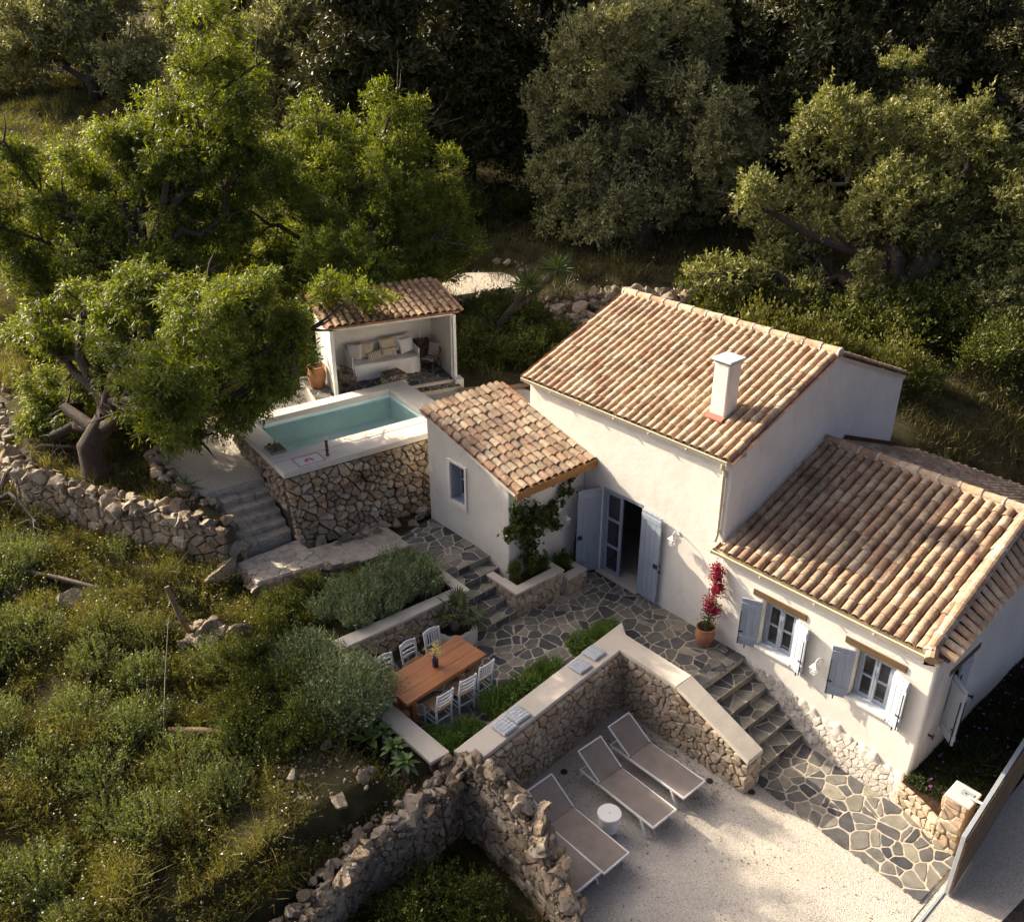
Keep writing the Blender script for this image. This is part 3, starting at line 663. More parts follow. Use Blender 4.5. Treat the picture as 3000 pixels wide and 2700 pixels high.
sheet('upper_path', [(-13.3, 5.5), (-14.4, 7.7), (-13.4, 9.0), (-12.1, 9.0), (-11.6, 8.0), (-12.0, 6.2), (-12.2, 5.3)], 4.02, M_GRAVEL2, .9)
sheet('flowerbed', [(8.64, -.30), (9.0, -.38), (9.3, -.5), (9.53, -.62), (9.84, -.3), (9.84, 6.0), (8.64, 6.0)], .56, M_SOIL, .55)
# ------------------------------------------------------------------ flagstone paving
XY = lambda z: (lambda s, t, n: V3(s, t, z + n))
def paving(name, bounds, z, size, seed, inside=None, trims=None, gap=.035, bed=None, thick=.12, rects=None):
    """a bed of grout with separate flat stones in it"""
    random.seed(seed)
    p = sheet(name, bed or bounds, z, M_GROUT, thick)
    xs = [q[0] for q in bounds]; ys = [q[1] for q in bounds]; k = 0
    cl = []
    for c in cells(scatter(min(xs), max(xs), min(ys), max(ys), size, 2), bounds, gap, (1, .86)):
        if area(c) > size * size * .7 and random.random() < .45:            # broken into two along a straight crack
            a_ = random.uniform(0, math.pi); nn_ = np.array((math.cos(a_), math.sin(a_))); d_ = nn_ @ (c.mean(0) + np.random.default_rng(len(cl)).normal(size=2) * size * .16)
            for sg in (1, -1):
                q_ = clip(list(c), nn_ * sg, d_ * sg - gap * .42)
                if len(q_) > 2: cl.append(np.array(q_))
        else: cl.append(c)
    for c in cl:
        m = c.mean(0)
        if inside and not inside(m): continue
        poly = list(c)
        for f, n, d in (trims or []):
            if f(m): poly = clip(poly, np.array(n, float), d)
        if len(poly) < 3 or area(np.array(poly)) < .008: continue
        q = rough_poly(np.array(poly), .014, .09)
        if flag(q, XY(z), -.02, .006 + random.uniform(0, .006), M_SLATE, p): k += 1
    return p, k
BW0, BW1 = np.array((3.0, -1.6)), np.array((3.55, -6.6))            # middle line of the bench wall
bn = np.array((BW1 - BW0)[[1, 0]]) * (-1, 1); bn = bn / np.linalg.norm(bn); bn = bn if bn[0] > 0 else -bn
terr, nt_ = paving('stone_terrace', [(.02, -6.95), (4.9, -6.95), (4.9, -.02), (.02, -.02)], 1.05, .31, 11,
    inside=lambda m: (bn @ m < bn @ BW0 if m[1] < -1.9 else True) and m[1] > -6.9 and not (m[1] < -2.0 and m[0] > 3.4),
    trims=[(lambda m: m[1] < -1.9, tuple(bn), float(bn @ BW0)), (lambda m: m[0] > 2.9, (0, -1), 1.95)],
    bed=[(.0, -6.95), (3.4, -6.95), (3.05, -2.0), (4.9, -2.0), (4.9, -.0), (.0, -.0)])
paving('entry_path', [(6.55, -1.86), (8.0, -1.95), (9.95, -2.03), (10.0, -.55), (9.75, -.5), (8.65, -.3), (6.6, -.3)], .03, .29, 12, gap=.036)
paving('side_path', [(-2.75, -3.5), (-1.04, -3.55), (-1.04, -2.36), (-2.95, -2.36)], 1.9, .3, 13)
# ---- stepped flights: every step a block of grout with its own stones on tread and riser
def flight(name, n, x0, dx, z0, dz, y0, y1, seed, per=3, depth=None):
    random.seed(seed); st = None
    depth = depth or abs(dx)
    for i in range(n):
        xa = x0 + dx * i; xb = xa + math.copysign(depth + .02, dx); z = z0 + dz * (i + 1)
        a, b = min(xa, xb), max(xa, xb)
        p = tag(box(a, b, y0, y1, z0 + dz * i - .35, z).build(name, M_GROUT), kind='structure')
        W = y1 - y0; L = b - a
        for c in cells(scatter(y0, y1, 0, L, .27, 4), [(y0 + .02, .015), (y1 - .02, .015), (y1 - .02, L - .01), (y0 + .02, L - .01)], .03):
            sgn = -1 if dx < 0 else 1
            fr = lambda s, t, q, xa=xa, z=z, sgn=sgn: V3(xa + sgn * t, s, z + q)
            flag(rough_poly(c, .007, .11), fr, -.02, .007 + random.uniform(0, .004), M_SLATE, p)
        cuts = sorted([y0 + .015] + [y0 + W * (k + random.uniform(.25, .75)) / (per + 1) for k in range(per)] + [y1 - .015])
        for u, v in zip(cuts[:-1], cuts[1:]):
            if v - u < .05: continue
            sgn = -1 if dx < 0 else 1
            fr = lambda s, t, q, xa=xa, z=z, sgn=sgn: V3(xa - sgn * q, s, z + t)
            flag([np.array(q) for q in ((u + .012, -dz + .012), (v - .012, -dz + .01), (v - .014, -.014), (u + .01, -.012))], fr, -.02, .006, M_SLATE, p, 'riser_stone')
flight('entry_step', 6, 6.56, -.335, .03, .17, -1.82, -.06, 21)
flight('terrace_step', 5, .66, -.34, 1.05, .17, -3.62, -2.39, 22, 2)
# ------------------------------------------------------------------ roofs
def tile_mesh(name, seed, mat, L=.345, r0=.084, r1=.0955, th=.012, seg=7):
    r = np.random.default_rng(seed); vs = []; fs = []
    rows = ((0, r0), (L * .5, (r0 + r1) / 2 + r.uniform(-.003, .003)), (L, r1)); tw = r.uniform(-.008, .008)
    for layer in (0, th):
        for y, rr in rows:
            for k in range(seg + 1):
                t = math.pi * (k / seg) ; rad = rr - layer
                vs.append((math.cos(t) * rad + tw * y * 3, -y, math.sin(t) * rad * .92 + .012))
    m = seg + 1; o2 = 3 * m
    for i in range(2):
        for k in range(seg):
            a = i * m + k; fs += [(a, a + 1, a + m + 1, a + m), (o2 + a, o2 + a + m, o2 + a + m + 1, o2 + a + 1)]
    for k in range(seg):
        a = 2 * m + k; fs.append((a, a + 1, o2 + a + 1, o2 + a)); fs.append((k, o2 + k, o2 + k + 1, k + 1))
    return rawmesh(name, vs, fs, mat, True)
def tiled_slope(parent, O, along, down, ncol, nrow, cp, rp, mat, seed, name='roof', limit=300, deck_mat=None, nearest=True, skip=None):
    """O = top corner (ridge end); along = unit vector along the ridge; down = unit vector down the slope"""
    random.seed(seed); O, along, down = V3(*O), V3(*along), V3(*down); nrm = np.cross(along, down); nrm = nrm if nrm[2] > 0 else -nrm
    W, Ls = ncol * cp, nrow * rp
    dk = MB(); q = [O - nrm * .09, O + along * W - nrm * .09, O + along * W + down * (Ls - .09) - nrm * .09, O + down * (Ls - .09) - nrm * .09]
    dk.prism(q, nrm * .075); roof = dk.build(name, deck_mat or M_PAN, parent)
    vs = [tile_mesh('barrel_tile', seed * 10 + i, mat) for i in range(5)]
    ax = along if np.cross(along, -down) @ nrm > 0 else -along
    R = Matrix((( ax[0], -down[0], nrm[0]), (ax[1], -down[1], nrm[1]), (ax[2], -down[2], nrm[2])))
    places = [(O + along * (cp * (c + .5)) + down * (rp * rw - .02), c, rw) for rw in range(nrow) for c in range(ncol) if not (skip and skip(c, rw))]
    cl = np.array(camo.location)
    if len(places) > limit: places.sort(key=lambda a: np.linalg.norm(a[0] - cl))
    org = ORG.get(parent.name, V3(0, 0, 0)); stuff = MB()
    for i, (p, c, rw) in enumerate(places):
        p = p + along * random.uniform(-.010, .010) + down * random.uniform(-.015, .015) + nrm * (.012 + random.uniform(0, .006))
        tilt = Matrix.Rotation(-.022 + random.uniform(-.012, .012), 3, 'X') @ Matrix.Rotation(random.uniform(-.035, .035), 3, 'Z')
        Mx = (R @ tilt).to_4x4(); me = random.choice(vs)
        if i < limit:
            o = bpy.data.objects.new('roof_tile', me); put(o, roof); Mx.translation = Vector(p - org); o.matrix_local = Mx
        else:
            Mx.translation = Vector(p); o = len(stuff.v)
            stuff.add([tuple(Mx @ v.co) for v in me.vertices], [tuple(f.vertices) for f in me.polygons])
    if stuff.v: stuff.build('far_roof_tiles', mat, roof, smooth=True, kind='stuff')
    pn = MB()                                                # the channel tiles between the covers
    for c in range(ncol + 1):
        for rw in range(nrow):
            b = O + along * (cp * c) + down * (rp * rw); r = cp * .42; sg = 4
            v = []
            for y, lift in ((0, .0), (rp * 1.08, .014)):
                for k in range(sg + 1):
                    t = math.pi * k / sg; v.append(b + down * y + along * math.cos(t) * r + nrm * (.05 + lift - math.sin(t) * .045))
            pn.add(v, [(k, k + 1, sg + 2 + k, sg + 1 + k) for k in range(sg)])
    pn.build('channel_tiles', M_PAN, roof, smooth=True, kind='stuff')
    return roof
def ridge_run(roof, a, b, n, mat, rad=.115, name='ridge_tile', mort=True):
    a, b = V3(*a), V3(*b); d = unit(b - a); L = np.linalg.norm(b - a) / n
    up = unit(np.array((0, 0, 1.)) - d * d[2]); sd = np.cross(d, up)
    for i in range(n):
        mb = MB(); seg = 7; vs = []; lift = random.uniform(0, .012)
        for y, rr in ((-.01, rad * .9), (L * .5, rad * .96), (L * 1.02, rad * 1.06)):
            for k in range(seg + 1):
                t = math.pi * k / seg; vs.append(a + d * (L * i + y) + sd * math.cos(t) * rr + up * (math.sin(t) * rr + lift))
        m = seg + 1; fs = [(j * m + k, j * m + k + 1, (j + 1) * m + k + 1, (j + 1) * m + k) for j in range(2) for k in range(seg)]
        mb.add(vs, fs)
        for e in (0, 2 * m): mb.add([vs[e + k] for k in range(m)], [tuple(range(m))])
        mb.build(name, mat, roof, smooth=False)
    if mort:
        mo = MB()
        mo.tube([a - up * .02, b - up * .02], rad * 1.0, 8)
        for i in range(n + 1):
            c = a + d * L * i; mo.tube([c - d * .022, c + d * .022], rad * 1.1, 10)
        mo.build('ridge_mortar', M_CAP, roof)
def frame_rect(mb, axis, h0, h1, z0, z1, n, w, d):
    """a rectangular frame of bars w wide and d deep, centred on plane n"""
    for a, b, c, e in ((h0, h1, z0, z0 + w), (h0, h1, z1 - w, z1), (h0, h0 + w, z0 + w, z1 - w), (h1 - w, h1, z0 + w, z1 - w)):
        if axis == 'x': mb.box(a, b, n - d / 2, n + d / 2, c, e)
        else: mb.box(n - d / 2, n + d / 2, a, b, c, e)
def casement(parent, axis, h0, h1, z0, z1, n, rows=2, leaves=2, mat=None, name='window'):
    """window frame with leaves, glazing bars and panes; n is the plane of the frame"""
    mat = mat or M_BLUE; fr = MB(); frame_rect(fr, axis, h0, h1, z0, z1, n, .045, .08); w = fr.build(name, mat, parent)
    lw = (h1 - h0 - .09) / leaves
    for i in range(leaves):
        a = h0 + .045 + lw * i; lf = MB(); frame_rect(lf, axis, a + .003, a + lw - .003, z0 + .048, z1 - .048, n - (.012 if axis == 'x' else -.012), .052, .05)
        hz = (z1 - z0 - .09) / rows
        for j in range(1, rows):
            zc = z0 + .045 + hz * j; q = (a + .05, a + lw - .05)
            m_ = n - (.012 if axis == 'x' else -.012)
            if axis == 'x': lf.box(q[0], q[1], m_ - .022, m_ + .022, zc - .018, zc + .018)
            else: lf.box(m_ - .022, m_ + .022, q[0], q[1], zc - .018, zc + .018)
        lf.build('casement', mat, w, bevel=.004, seg=1)
        for j in range(rows):
            za, zb = z0 + .045 + hz * j + .02, z0 + .045 + hz * (j + 1) - .02
            pb = MB()
            if axis == 'x': pb.box(a + .045, a + lw - .045, n + .002, n + .008, za, zb)
            else: pb.box(n - .008, n - .002, a + .045, a + lw - .045, za, zb)
            pb.build('pane', M_GLASS, w)
    return w
def shutter(parent, hinge, ang, w, z0, z1, mat, boards=4, bands=2, bolt=True, name='shutter', th=.035):
    """a boarded shutter standing on a vertical hinge line; ang = direction of the leaf in plan"""
    hx, hy = hinge; d = V3(math.cos(ang), math.sin(ang), 0); n = V3(-d[1], d[0], 0); O = V3(hx, hy, 0)
    sh = MB()
    bw = w / boards
    def slab(mb, s0, s1, n0, n1, za, zb):
        q = [O + d * s + n * t for s, t in ((s0, n0), (s1, n0), (s1, n1), (s0, n1))]
        mb.prism([(p[0], p[1], za) for p in q], (0, 0, zb - za))
    slab(sh, .004, w - .004, -th / 2 + .006, th / 2 - .006, z0 + .004, z1 - .004)
    s = sh.build(name, mat, parent)
    for i in range(boards):
        b = MB(); slab(b, bw * i + .003, bw * (i + 1) - .003, -th / 2, th / 2, z0, z1); b.build('board', mat, s, bevel=.003, seg=1)
    for za in ([z0 + .10, z1 - .22] if bands == 2 else [z0 + .05, (z0 + z1) / 2 - .08, z1 - .2]):
        for sg in (-1, 1):
            b = MB(); lo, hi = sorted((sg * th / 2, sg * (th / 2 + .018))); slab(b, .006, w - .006, lo, hi, za, za + .12); b.build('ledge', mat, s, bevel=.003, seg=1)
    if bolt:
        b = MB(); 
        for sg in (-1, 1):
            lo, hi = sorted((sg * (th / 2 + .018), sg * (th / 2 + .034)))
            slab(b, w - .035, w - .02, lo, hi, z0 + .02, z1 - .3)
            slab(b, w - .10, w - .01, lo, hi, z0 + .32, z0 + .345)
        b.build('bolt', M_IRON, s)
        c = MB(); p = O + d * (w * .6); c.bar((p[0], p[1], z0 - .005), (p[0], p[1], z0 - .09), .02, .02, up=(1, 0, 0)); c.build('catch', M_IRON, s)
    return s
def lantern(label, at, nrm, side):
    """wall lantern on a scrolled arm: at = fixing point, nrm = out of the wall"""
    t = thing('wall_lantern', label, 'wall lamp', at); p = V3(*at); n = V3(*nrm); sd = V3(*side)
    MB().tube([p - n * .002, p + n * .02], [.055, .045], 14).build('back_plate', M_WHITE_P, t)
    arm = [p, p + n * .06 + V3(0, 0, .07), p + n * .14 + V3(0, 0, .10), p + n * .20 + V3(0, 0, .07), p + n * .215 + V3(0, 0, .02)]
    MB().tube(arm, .011, 6).build('arm', M_WHITE_P, t)
    c = p + n * .215; mb = MB()
    for (r0, z0, r1, z1) in ((.012, .02, .075, -.05), (.075, -.05, .08, -.058)):
        q = [c + n * a * r + sd * b * r + V3(0, 0, z) for r, z in ((r0, z0), (r1, z1)) for a, b in ((-1, -1), (1, -1), (1, 1), (-1, 1))]
        mb.add(q, [(0, 1, 5, 4), (1, 2, 6, 5), (2, 3, 7, 6), (3, 0, 4, 7), (3, 2, 1, 0), (4, 5, 6, 7)])
    mb.build('hood', M_WHITE_P, t)
    mb = MB()
    for a, b in ((-1, -1), (1, -1), (1, 1), (-1, 1)): mb.bar(c + n * a * .062 + sd * b * .062 + V3(0, 0, -.055), c + n * a * .05 + sd * b * .05 + V3(0, 0, -.2), .012, .012, up=(1, 1, 0))
    for z, r in ((-.2, .05), (-.13, .056)):
        for (a, b), (e, f) in (((-1, -1), (1, -1)), ((1, -1), (1, 1)), ((1, 1), (-1, 1)), ((-1, 1), (-1, -1))):
            mb.bar(c + n * a * r + sd * b * r + V3(0, 0, z), c + n * e * r + sd * f * r + V3(0, 0, z), .01, .01)
    mb.build('cage', M_WHITE_P, t)
    MB().lathe([(.018, -.2), (.022, -.15), (.012, -.1)], 8, c).build('bulb', M_CANDLE, t)
    return t
# ------------------------------------------------------------------ main house
house = thing('house', 'tall white plastered house block with terracotta gable roof and chimney', 'house', (1.0, 3.4, .9))
s1 = .392; EZ = 5.36; RZ = 6.74
w1 = weld(panel('x', -1.95, 4.0, .9, ([-1.95, 4], [EZ - .05, EZ - .05]), [(.60, 1.84, 1.10, 3.38)], 0.0, .45).build('front_wall', M_PLASTER, house), amp=.03)
gt = ([0, 3.4, 6.85], [EZ - .05, RZ - .07, EZ - .05])
weld(panel('y', .45, 6.85, .9, gt, [], 3.6, 4.0).build('gable_wall', M_PLASTER, house), amp=.03)
weld(panel('y', .45, 6.85, .9, gt, [], -1.95, -1.55).build('gable_wall', M_PLASTER, house))
weld(panel('x', -1.55, 3.6, .9, ([-1.55, 3.6], [EZ - .05, EZ - .05]), [], 6.45, 6.85).build('back_wall', M_PLASTER, house))
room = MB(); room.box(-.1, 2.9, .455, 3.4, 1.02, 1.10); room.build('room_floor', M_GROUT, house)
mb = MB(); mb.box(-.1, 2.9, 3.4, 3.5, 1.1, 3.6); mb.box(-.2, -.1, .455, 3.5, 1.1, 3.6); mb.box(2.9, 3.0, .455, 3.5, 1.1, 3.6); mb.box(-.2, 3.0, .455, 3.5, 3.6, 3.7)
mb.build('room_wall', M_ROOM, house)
dn = unit(np.array((0, -1, -s1))); dr = unit(np.array((0, 1, -s1)))
rfA = tiled_slope(house, (-2.03, 3.4, RZ), (1, 0, 0), tuple(dn), 30, 13, .2027, .292, M_TILE_A, 31, deck_mat=M_CAP)
rfB = tiled_slope(house, (-2.03, 3.4, RZ), (1, 0, 0), tuple(dr), 30, 13, .2027, .292, M_TILE_A, 32, limit=24, deck_mat=M_CAP)
ridge_run(rfA, (-2.05, 3.4, RZ + .045), (4.06, 3.4, RZ + .045), 14, M_TILE_A)
mb = MB()                                                # plaster under the verge tiles
for x in (4.0, -1.95):
    for sy in (-1, 1):
        a = V3(x, 3.4, RZ - .075); b = V3(x, 3.4 + sy * 3.45, RZ - .075 - 3.45 * s1); mb.bar(a, b, .05, .09)
mb.build('verge_fillet', M_PLASTER, house)
def gutter(parent, x0, x1, y, z, m=M_CREAM):
    mb = MB(); prof = [(0, 0), (0, .10), (.012, .10), (.012, .012), (-.10, .012), (-.115, .085), (-.145, .09), (-.145, .102), (-.127, .102), (-.125, .09), (-.115, .0)]
    mb.prism([(x0, y + a, z + b) for a, b in ((0, .0), (0, .10), (-.012, .10), (-.012, .012), (-.10, .012), (-.118, .095), (-.15, .095), (-.15, .08), (-.13, .075), (-.112, 0))], (x1 - x0, 0, 0))
    o = mb.build('gutter', m, parent)
    j = MB()
    for i in range(1, int((x1 - x0) / 1.0)): 
        xx = x0 + i * (x1 - x0) / int((x1 - x0) / 1.0); j.box(xx - .012, xx + .012, y - .156, y - .0, z - .006, z + .03)
    for xx in (x0, x1): j.box(xx - .004, xx + .004, y - .14, y - .002, z + .002, z + .096)
    j.build('gutter_joint', m, o); return o
gutter(house, -2.06, 3.98, -.06, 5.27)
dp = MB(); dp.tube([(3.86, -.14, 5.30), (3.86, -.14, 5.17), (3.86, -.045, 5.08), (3.86, -.045, 3.62), (3.90, -.17, 3.5)], .038, 8); dpo = dp.build('downpipe', M_CREAM, house, smooth=True)
mb = MB()
for z in (4.98, 4.3, 3.68): mb.tube([(3.86, -.045, z - .02), (3.86, -.045, z + .02)], .047, 10)
mb.build('pipe_bracket', M_CREAM, dpo)
ch = MB(); ch.box(2.85, 3.22, .66, 1.07, 5.5, 6.98); cho = ch.build('chimney', M_PLASTER, house, bevel=.03)
box(2.80, 3.27, .61, 1.12, 6.985, 7.035).build('cap_slab', M_WHITE_P, cho, bevel=.01)
mb = MB(); mb.box(2.83, 3.24, .64, 1.09, 6.955, 6.99); mb.build('painted_shadow_band', M_IRON, cho)  # solid black band standing in for the shade under the cap slab
fl = MB(); fl.prism([(2.82, .655, 5.80), (3.24, .655, 5.80), (3.25, .53, 5.75), (2.81, .53, 5.75)], (0, 0, .03)); fl.build('flashing', M_FLASH, cho)
# ---- the entrance
door = MB(); 
door.box(.60, .66, .02, .16, 1.12, 3.38); door.box(1.78, 1.84, .02, .16, 1.12, 3.38); door.box(.66, 1.78, .02, .16, 3.31, 3.38)
dro = door.build('door_frame', M_BLUE, house, bevel=.005, seg=1)
box(.56, 1.88, -.10, .45, 1.06, 1.115).build('threshold', M_CAP, house, bevel=.008)
lf = MB(); a, b, z0, z1, n = .665, 1.17, 1.13, 3.30, .09
frame_rect(lf, 'x', a, b, z0, z1, n, .075, .05)
for z in (1.86, 2.58): lf.box(a + .075, b - .075, n - .025, n + .025, z - .035, z + .035)
lfo = lf.build('door_leaf', M_BLUE, dro, bevel=.004, seg=1)
for za, zb in ((1.2, 1.83), (1.89, 2.55), (2.61, 3.23)): box(a + .07, b - .07, n - .004, n + .004, za, zb).build('pane', M_GLASS, dro)
lf = MB(); d_ = V3(-.25, .97, 0); q0 = V3(1.775, .13, 0)
for s0, s1_, za, zb in ((0, .07, 1.13, 3.3), (.43, .5, 1.13, 3.3), (.07, .43, 1.13, 1.2), (.07, .43, 3.23, 3.3), (.07, .43, 1.83, 1.9), (.07, .43, 2.55, 2.62)):
    p = q0 + d_ * s0; e = q0 + d_ * s1_; lf.bar(p + (0, 0, (za + zb) / 2), e + (0, 0, (za + zb) / 2), .045, zb - za)
lf.build('door_leaf', M_BLUE, dro)
def door_shutter(hinge, ang):
    s = shutter(house, hinge, ang, .60, 1.13, 3.37, M_BLUE, 4, 3, False, 'door_shutter', .04)
    d = V3(math.cos(ang), math.sin(ang), 0); n = V3(-d[1], d[0], 0); O = V3(*hinge, 0); mb = MB()
    for sg in (-1, 1):
        c = O + d * .53 + n * sg * .05 + V3(0, 0, 2.13); mb.bar(c - d * .05, c + d * .05, .03, .10)
    mb.bar(O + d * .57 + V3(0, 0, 2.02), O + d * .66 + V3(0, 0, 2.0), .025, .03); mb.build('lock', M_IRON, s); return s
door_shutter((.57, -.03), math.radians(250)); door_shutter((1.87, -.06), math.radians(-4))
tl = MB(); tl.lathe([(.10, 0), (.13, .12), (.19, .34), (.20, .40), (.16, .405)], 16, (1.45, 2.35, 1.10)); tl.box(1.28, 1.62, 2.55, 2.72, 1.45, 1.85)
tlt = thing('toilet', 'white ceramic toilet in the dim room behind the open door', 'toilet', (1.45, 2.35, 1.1)); tl.build('bowl', M_COOLER, tlt, smooth=False)
lantern('white wall lantern on the tall house wall beside the door shutter', (2.86, -.002, 3.16), (0, -1, 0), (1, 0, 0))
# ------------------------------------------------------------------ low wing
wing = thing('house_wing', 'low white wing with weathered tiled roof and two blue shuttered front windows', 'house', (6.3, 3.4, 0))
WE, WR = 3.28, 4.70; s2 = .384
W1 = (5.16, 5.92, 1.52, 2.62); W2 = (7.22, 7.96, 1.52, 2.62); W3 = (.82, 1.64, 1.22, 2.50)
weld(panel('x', 4.0, 8.66, 0, ([4.0, 8.66], [WE, WE]), [W1, W2], -.05, .35).build('front_wall', M_PLASTER, wing), amp=.06)
weld(panel('y', .35, 8.0, 0, ([-.05, 3.45, 8.0], [WE, WR - .35, 3.1]), [W3], 8.26, 8.66).build('end_wall', M_PLASTER, wing), amp=.03)
weld(panel('x', 4.0, 8.66, 0, ([4, 8.66], [3.0, 3.0]), [], 7.6, 8.0).build('back_wall', M_PLASTER, wing))
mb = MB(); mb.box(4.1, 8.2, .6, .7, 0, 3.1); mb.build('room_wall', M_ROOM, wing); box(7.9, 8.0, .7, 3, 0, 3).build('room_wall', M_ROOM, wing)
d2 = unit(np.array((0, -1, -s2))); d2r = unit(np.array((0, 1, -s2)))
rfC = tiled_slope(wing, (4.02, 3.45, WR), (1, 0, 0), tuple(d2), 21, 13, .2105, .2955, M_TILE_B, 33)
rfD = tiled_slope(wing, (4.02, 3.45, WR), (1, 0, 0), tuple(d2r), 21, 17, .2105, .305, M_TILE_B, 34, limit=120)
ridge_run(rfC, (4.02, 3.45, WR + .05), (8.35, 3.45, WR + .05), 10, M_TILE_A)
ridge_run(rfC, (8.50, -.20, 3.42), (8.38, 3.45, WR + .07), 10, M_TILE_A, .105, 'hip_tile')
MB().tube([(8.52, -.12, 3.44), (8.60, -.33, 3.36)], [.105, .11], 10).build('hip_tile', M_TILE_A, rfC)
random.seed(5); vt = [tile_mesh('barrel_tile', 900 + i, M_TILE_A, .36) for i in range(4)]
sk = MB(); sk.add([(8.45, -.1, 3.36), (8.80, -.05, 3.26), (8.80, 3.5, 4.18), (8.35, 3.45, 4.60)], [(0, 1, 2, 3)]); sk.build('skirt_bed', M_PAN, rfC)
sc = MB(); sc.add([(8.40, -.05, 3.1), (8.72, -.05, 3.24), (8.72, 3.5, 4.14), (8.40, 3.5, 4.14), (8.40, -.05, 3.0), (8.66, -.05, 3.1), (8.66, 3.5, 3.95), (8.40, 3.5, 3.95)], [(0, 1, 2, 3), (4, 7, 6, 5), (0, 4, 5, 1), (1, 5, 6, 2), (2, 6, 7, 3), (3, 7, 4, 0)]); sc.build('skirt_plaster', M_PLASTER, wing)
for i in range(18):
    y = .02 + i * .192; f = y / 3.45; a = V3(8.50 - .12 * f, y - .05, 3.42 + 1.24 * f); b = V3(8.84, y + .02, 3.30 + .80 * f)
    d = unit(b - a); L = np.linalg.norm(b - a) + .02; ax = unit(np.cross(d, (0, 0, 1))); n = np.cross(ax, d); n = n if n[2] > 0 else -n; ax = np.cross(-d, n)
    o = bpy.data.objects.new('skirt_tile', random.choice(vt)); put(o, rfC); R = Matrix(((ax[0], -d[0], n[0]), (ax[1], -d[1], n[1]), (ax[2], -d[2], n[2]))).to_4x4()
    R.translation = Vector(a - ORG[wing.name] + n * .02); o.matrix_local = R @ Matrix.Diagonal((1, L / .36, 1, 1))
gutter(wing, 3.86, 8.72, -.085, 3.215)
box(4.01, 4.05, -.06, 7.0, 3.2, 3.3).build('wall_flashing', M_CAP, wing)
mb = MB(); mb.bar((4.03, 0, 3.40), (4.03, 3.45, 4.74), .09, .08); mb.bar((4.03, 3.45, 4.74), (4.03, 7.0, 3.37), .09, .08); mb.build('mortar_fillet', M_CAP, wing)
mb = MB(); mb.bar((4.06, 4.35, 4.50), (4.06, 6.95, 3.50), .05, .14); mb.build('roof_flashing', M_DARKRED, wing)
for k, (h0, h1, z0, z1) in enumerate((W1, W2)):
    wd = casement(wing, 'x', h0 + .02, h1 - .02, z0 + .03, z1 - .01, .10)
    box(h0 - .05, h1 + .05, -.12, .10, z0 - .05, z0 + .015).build('sill', M_PLASTER, wd, bevel=.012)
    box(h0 + .01, h1 - .01, -.045, .09, z0 + .016, z0 + .045).build('inner_sill', M_BLUE_L, wd)
    box(h0 - .27, h1 + .20, -.075, .12, z1 + .04, z1 + .185).build('lintel', M_LINTEL, wing, bevel=.008, seg=1)
    shutter(wing, (h0 - .01, -.075), math.radians(180 + 24), .42, z0 - .06, z1 - .02, M_BLUE, 3); shutter(wing, (h1 + .01, -.075), math.radians(-17), .35, z0 - .06, z1 - .02, M_BLUE_L, 3)
wd = casement(wing, 'y', W3[0] + .02, W3[1] - .02, W3[2] + .03, W3[3] - .01, 8.50)
box(8.49, 8.70, W3[0] - .05, W3[1] + .05, W3[2] - .05, W3[2] + .02).build('sill', M_PLASTER, wd, bevel=.012)
box(8.5, 8.675, W3[0] - .22, W3[1] + .22, W3[3] + .03, W3[3] + .16).build('lintel', M_LINTEL2, wing, bevel=.008, seg=1)
shutter(wing, (8.69, W3[0] + .0), math.radians(-38), .44, W3[2] - .06, W3[3] - .02, M_BLUE_L, 3); shutter(wing, (8.66, W3[1] - .01), math.radians(262), .36, W3[2] + .04, W3[3] - .02, M_BLUE_L, 3)
for y in (.35, 1.98):
    MB().bar((8.66, y, 1.30), (8.76, y, 1.30), .03, .03).bar((8.75, y, 1.24), (8.75, y, 1.36), .02, .02, up=(1, 0, 0)).build('shutter_dog', M_IRON, wing)
lantern('white wall lantern between the two shuttered windows of the low wing', (6.56, -.052, 1.98), (0, -1, 0), (1, 0, 0))
# rough whitewashed footing along the foot of the wing
nx_, nz_ = 90, 26; vs = []; fs = []
rr = np.random.default_rng(3)
for j in range(nz_):
    for i in range(nx_):
        x = 5.0 + (8.74 - 5.0) * i / (nx_ - 1); t = j / (nz_ - 1)
        top = np.interp(x, [5.0, 5.6, 6.3, 7.2, 8.0, 8.74], [1.02, .98, .82, .70, .58, .42]) + .05 * math.sin(x * 9) + .04 * math.sin(x * 23)
        dpt = np.interp(x, [5, 6.2, 7.5, 8.74], [.04, .14, .26, .30]) * (1 - t ** 1.6)
        z = -.05 + (top + .05) * t
        q = (math.sin(x * 11 + z * 5 + 2 * math.sin(x * 3.1)) * math.sin(z * 15 + x * 3) + .9 * math.sin(x * 31 + 2 * math.sin(z * 9)) * math.sin(z * 37 + x * 7)) * .010 + rr.normal() * .003
        vs.append((x, -.045 - dpt - (q + .03) * (1 if t < .97 else 0), z))
for j in range(nz_ - 1):
    for i in range(nx_ - 1): a = j * nx_ + i; fs.append((a, a + 1, a + nx_ + 1, a + nx_))
ft = MB().add(vs, fs).build('rock_footing', M_WHITEWASH, wing, smooth=True)
random.seed(44); FT = lambda x: float(np.interp(x, [5.0, 5.6, 6.3, 7.2, 8.0, 8.74], [1.0, .95, .80, .68, .56, .40])); FD = lambda x: float(np.interp(x, [5, 6.2, 7.5, 8.74], [.04, .14, .26, .30]))
fr = lambda s_, t_, n_: V3(5.05 + s_, -.05 - FD(5.05 + s_) * (1 - min(1, max(0, t_) / FT(5.05 + s_)) ** 1.6) - .03 - n_, t_)
